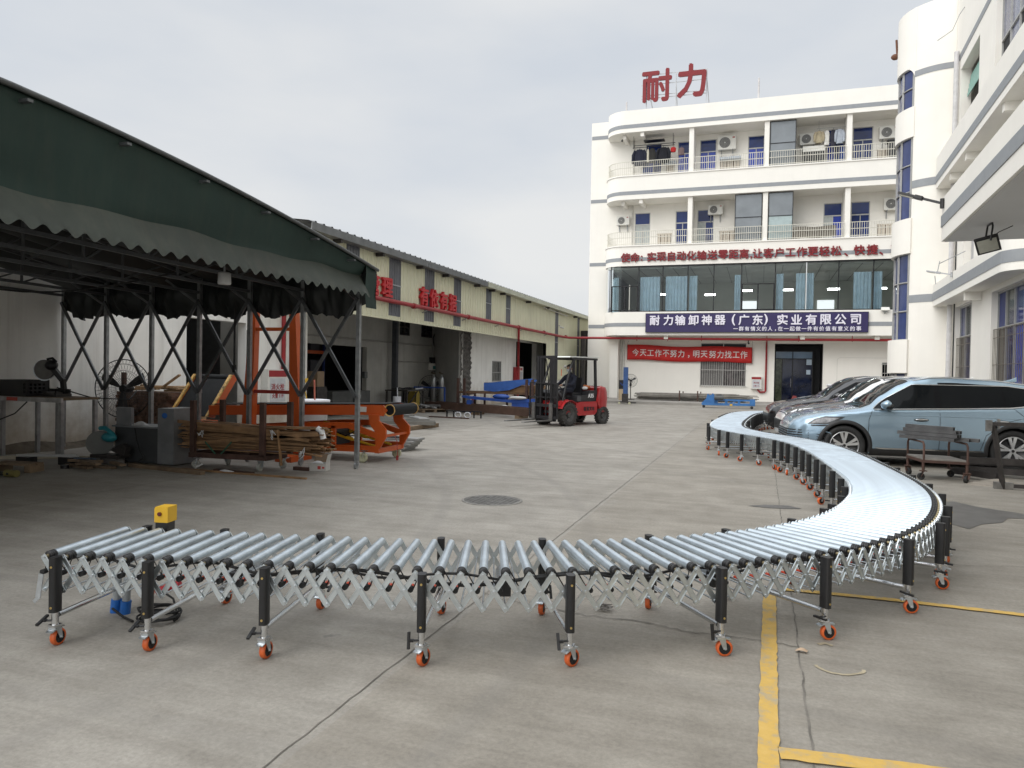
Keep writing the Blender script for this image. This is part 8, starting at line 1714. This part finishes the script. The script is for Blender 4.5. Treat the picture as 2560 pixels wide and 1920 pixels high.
# ---- things along the office kerb
lf = thing('pallet_lifter', 'narrow upright blue lifter with small wheels at the office kerb', 'lifter', (-6.78, 38.6, 0)); m = MB(); m.box(-0.12,0.12,-0.06,0.06,0.10,1.95); m.build('mast', mat('lifter_blue', (0.03,0.08,0.22), 0.5, var=0.3), lf); m = MB(); m.box(-0.3,0.3,-0.25,0.25,0.08,0.14); m.box(-0.16,0.16,-0.18,-0.065,0.14,0.55); m.box(0.12,0.6,-0.2,-0.14,0.06,0.12); m.build('base', DARKSTEEL, lf)
for x in (-0.28,0.26): m = MB(); m.cyl((x,-0.28,0.06), (x,-0.22,0.06), 0.06, 12); m.build('wheel', PUW, lf)
o = MB().box(-7.5,-7.1,40.5,40.9,0.135,0.75).build('cardboard_box', mat('pale_card', (0.42,0.33,0.22), 0.8)); tag(o, 'pale cardboard box on the pavement behind the blue lifter', 'box'); m = MB(); m.box(-7.5,-7.1,40.5,40.9,0.753,1.25); o = m.build('machine_case', BLACKPLASTIC); tag(o, 'black machine case standing on the pale cardboard box', 'case'); m = MB(); m.tube([(-7.4,40.47,1.1),(-7.3,40.45,0.95),(-7.2,40.47,1.1)], 0.02, 6); m.build('blue_cable', MACHBLUE, o)
sp = thing('steel_profile_pile', 'long low pile of grey steel profiles on the pavement along the office wall', 'steel', (-3.4, 42, 0.13), world=True); rn = random.Random(6); m = MB()
for k in range(34): y = 41.6+rn.uniform(0,0.9); z = 0.18+0.011*k; m.bar((-6.85+rn.uniform(-.05,.5),y,z), (0.0-rn.uniform(0,1.6),y+rn.uniform(-.05,.05),z+rn.uniform(-.02,.03)), 0.09, 0.04)
m.build('profiles', mat('grey_brown_profile', (0.24,0.225,0.20), 0.6, 0.2, var=0.35, scale=2), sp); 
for x, y, z in ((-4.28,41.48,0.72),(-3.30,41.48,0.72),(-4.2,42.62,0.66),(-3.22,42.62,0.66)): m = MB(); m.box(x-0.03,x+0.03,y,y+0.06,0.14,z); m.build('stake', RUSTY, sp)
bmx = thing('blue_conveyor_base', 'bright blue machine base with a grey motor on small wheels at the kerb', 'machine', (-1.5, 37.4, 0), world=True); m = MB()
for y in (37.2,37.7): m.bar((-2.75,y,0.18), (-0.25,y,0.20), 0.06, 0.10); m.bar((-2.2,y,0.40), (-0.25,y,0.40), 0.06, 0.07)
for x in (-2.2,-1.6,-1.0,-0.35): m.box(x-0.05,x+0.05,37.18,37.24,0.2,0.42); m.box(x-0.05,x+0.05,37.66,37.72,0.2,0.42)
m.bar((-1.5,37.2,0.22), (-1.05,37.2,0.40), 0.03, 0.04); m.box(-0.5,-0.25,37.15,37.75,0.2,0.46); m.build('frame', LIGHTBLUE, bmx)
m = MB(); m.prism([(-2.8,0.20),(-2.0,0.20),(-2.0,0.45),(-2.25,0.72),(-2.32,0.62),(-2.42,0.62),(-2.48,0.70),(-2.55,0.45)], (0,37.25,0), (1,0,0), (0,0,1), (0,0.4,0)); m.build('head_block', LIGHTBLUE, bmx); m = MB(); m.cyl((-2.15,37.12,0.52), (-1.72,37.12,0.52), 0.12, 14); m.box(-2.05,-1.8,37.05,37.2,0.62,0.68); m.build('motor', mat('motor_grey', (0.08,0.085,0.085), 0.5), bmx); m = MB(); m.box(-1.42,-1.3,37.14,37.16,0.14,0.22); m.build('yellow_sticker', YELLOWP, bmx)
for x in (-2.65,-0.4): m = MB(); m.cyl((x,37.15,0.07), (x,37.21,0.07), 0.07, 12); m.build('wheel', RUBBER, bmx)
o = thing('tub', 'translucent white tub on the pavement right of the entrance', 'tub', (3.62, 42.2, 0.135)); m = MB(); m.lathe((0,0,0), (0,0,1), [(0,0),(0.24,0),(0.30,1.02),(0.33,1.03),(0.33,1.10),(0.30,1.10),(0.27,0.05)], 22); m.build('tub_body', WHITEPLASTIC, o)
o = thing('stool', 'small wooden stool in front of the dark entrance', 'stool', (2.9, 44.0, 0.135)); m = MB(); m.cyl((0,0,0.42), (0,0,0.45), 0.18, 16); m.build('seat', WOOD, o)
for x, y in ((-.1,-.1),(.1,-.1),(-.1,.1),(.1,.1)): m = MB(); m.cyl((x*1.3,y*1.3,0), (x,y,0.418), 0.018, 6); m.build('leg', WOOD, o)
m = MB(); m.prism([(-0.25,0),(0.25,0),(0.08,0.42),(-0.08,0.42)], (1.75,42.9,0.135), (1,0,0), (0,0,1), (0,0.4,0)); o = m.build('red_wedge', mat('dull_red', (0.20,0.03,0.03), 0.6)); tag(o, 'dull red wedge shaped cover before the dark entrance', 'cover')
jk = MB(); rn = random.Random(19)
for k in range(22): jk.bar((-10.0+rn.uniform(-.5,.9),43.9+rn.uniform(-.3,.4),0.15+rn.uniform(0,.4)), (-9.8+rn.uniform(-.6,.9),43.9+rn.uniform(-.3,.4),0.2+rn.uniform(0,.75)), 0.06, 0.05)
o = jk.build('scrap_heap', mat('dark_scrap', (0.07,0.068,0.065), 0.6, 0.2, var=0.6)); tag(o, 'dark heap of scrap metal at the left corner of the office', 'scrap')
# ---- right side: flat trolley of square tubes, angle frame, channels
ft = thing('tube_trolley', 'low brown steel trolley with hoop handles beside the pale blue car', 'trolley', (2.75, 13.2, 0), world=True)
T0, T1, T2 = Vector((2.40,13.75,0)), Vector((3.05,13.15,0)), Vector((2.55,13.05,0))
u_ = Vector((0.92,-0.10,0)).normalized(); v_ = Vector((-0.15,0.99,0)).normalized(); O_ = Vector((2.46,13.10,0)); LU, LV = 0.62, 0.72
m = MB(); q = O_+u_*LU/2+v_*LV/2+Vector((0,0,0.33)); m.obox(q, (LU,LV,0.022), Matrix((u_,v_,Vector((0,0,1)))).transposed()); m.build('deck', mat('worn_deck', (0.20,0.185,0.165), 0.7, 0.2, var=0.25), ft)
m = MB()
for a, b in (((0,0),(1,0)),((1,0),(1,1)),((1,1),(0,1)),((0,1),(0,0))): m.bar(O_+u_*LU*a[0]+v_*LV*a[1]+Vector((0,0,0.30)), O_+u_*LU*b[0]+v_*LV*b[1]+Vector((0,0,0.30)), 0.03, 0.04)
m.build('deck_frame', RUSTY, ft)
for a in (0.02, 0.98):
    p0, p1 = O_+u_*LU*a, O_+u_*LU*a+v_*LV
    m = MB(); m.tube([p0+Vector((0,0,0.3)), p0+Vector((0,0,0.55)), p0+v_*0.05+Vector((0,0,0.60)), p1-v_*0.05+Vector((0,0,0.60)), p1+Vector((0,0,0.55)), p1+Vector((0,0,0.3))], 0.017, 8); m.build('hoop', RUSTY, ft)
for a, b in ((0.02,0.02),(0.98,0.02),(0.02,0.98),(0.98,0.98)):
    q = O_+u_*LU*a+v_*LV*b; m = MB(); m.cyl(q+Vector((0,0,0.13)), q+Vector((0,0,0.29)), 0.022, 8); lg = m.build('leg', RUSTY, ft); w_, f_ = MB(), MB(); castor_at(w_, f_, q.x, q.y, 0.055, a+b*2); f_.build('castor_fork', RUSTY, lg); w_.build('castor_wheel', RUBBER, lg)
rn = random.Random(23)
TUB = mat('grey_square_tube', (0.13,0.13,0.132), 0.45, 0.7, var=0.25, scale=6); TE = mat('tube_bore', (0.008,0.008,0.008), 0.9)
base = [((2.20,13.55,0.655),(2.88,13.02,0.655)),((2.30,13.62,0.655),(3.10,13.10,0.655)),((2.42,13.66,0.655),(3.24,13.14,0.655)),((2.18,13.62,0.715),(2.93,13.08,0.712)),((2.32,13.65,0.715),(2.98,13.12,0.712)),((2.26,13.60,0.772),(2.92,13.10,0.770)),((2.36,13.68,0.772),(2.99,13.15,0.770)),((2.30,13.62,0.828),(2.89,13.14,0.824))]
for i, (a, b) in enumerate(base):
    a = Vector(a); b = Vector(b); d = (b-a).normalized(); m = MB(); m.bar(a, b, 0.056, 0.054); o = m.build('square_tube', TUB); tag(o, 'grey square steel tube in the stack on the brown trolley', 'steel tube', 'square tubes on the trolley'); m = MB(); m.bar(b-d*0.002, b+d*0.001, 0.044, 0.042); m.build('bore', TE, o)
af = thing('welded_frame', 'upright welded frame of dark square tube leaning at the right edge of the yard', 'steel frame', (3.6, 12.3, 0), world=True); m = MB(); m.bar((3.22,12.35,0.95), (3.42,12.55,0.0), 0.055, 0.055); m.build('upright', DARKSTEEL, af); m = MB(); m.bar((3.20,12.36,0.965), (4.6,12.3,0.99), 0.055, 0.055); m.build('top_rail', DARKSTEEL, af); m = MB(); m.bar((3.38,12.56,0.05), (4.6,12.5,0.06), 0.055, 0.055); m.build('bottom_rail', DARKSTEEL, af); m = MB(); m.box(3.12,3.20,12.33,12.37,0.86,1.02); m.box(3.30,3.54,12.52,12.60,0.0,0.10); m.box(3.27,3.30,12.33,12.40,0.9,1.04); m.build('end_plate', mat('scuffed_plate', (0.18,0.175,0.165), 0.5, 0.4, var=0.4), af)
m = MB(); m.bar((4.5,12.3,0.98), (4.5,12.5,0.05), 0.055, 0.055); m.build('rear_upright', DARKSTEEL, af)
for i, (a, b, z, l_) in enumerate((((3.30,14.15),(4.9,13.75),0.06,'long dark channel on the ground, nearest of the pile behind the angle frame'),((3.05,13.9),(3.55,13.3),0.05,'short dark channel lying crosswise by the trolley castor'),((3.25,14.3),(5.0,14.15),0.17,'dark channel lying on top, with a pale end, beside the car'),((3.2,14.05),(4.9,13.95),0.22,'thin dark channel across the pile beside the car wheel'))):
    m = MB(); a = Vector((a[0],a[1],z)); b = Vector((b[0],b[1],z)); m.bar(a, b, 0.10, 0.012); d = (b-a).normalized(); n = Vector((-d.y,d.x,0)); m.bar(a+n*0.05+Vector((0,0,0.045)), b+n*0.05+Vector((0,0,0.045)), 0.008, 0.10); m.bar(a-n*0.05+Vector((0,0,0.045)), b-n*0.05+Vector((0,0,0.045)), 0.008, 0.10); o = m.build('steel_channel', DARKSTEEL); tag(o, l_, 'steel channel', 'channels beside the car')
m = MB(); m.box(3.6,3.7,13.5,14.3,0,0.05); m.box(4.5,4.6,13.5,14.3,0,0.05); o = m.build('timber_bearers', OLDWOOD); tag(o, 'timber bearers under the dark channel pile', 'bearers'); bo = o
m = MB(); m.grid(lambda u, v: (3.05+0.85*u, 12.75+0.65*v, 0.09*math.sin(math.pi*u)*math.sin(math.pi*v)*(0.7+0.3*math.sin(9*u+4*v))), 14, 10); o = m.build('rubble_mound', mat('sandy_rubble', (0.28,0.25,0.21), 0.95, var=0.2, scale=9, bump=0.5, bscale=30)); tag(o, 'low sandy rubble mound on the concrete below the angle frame', 'rubble')
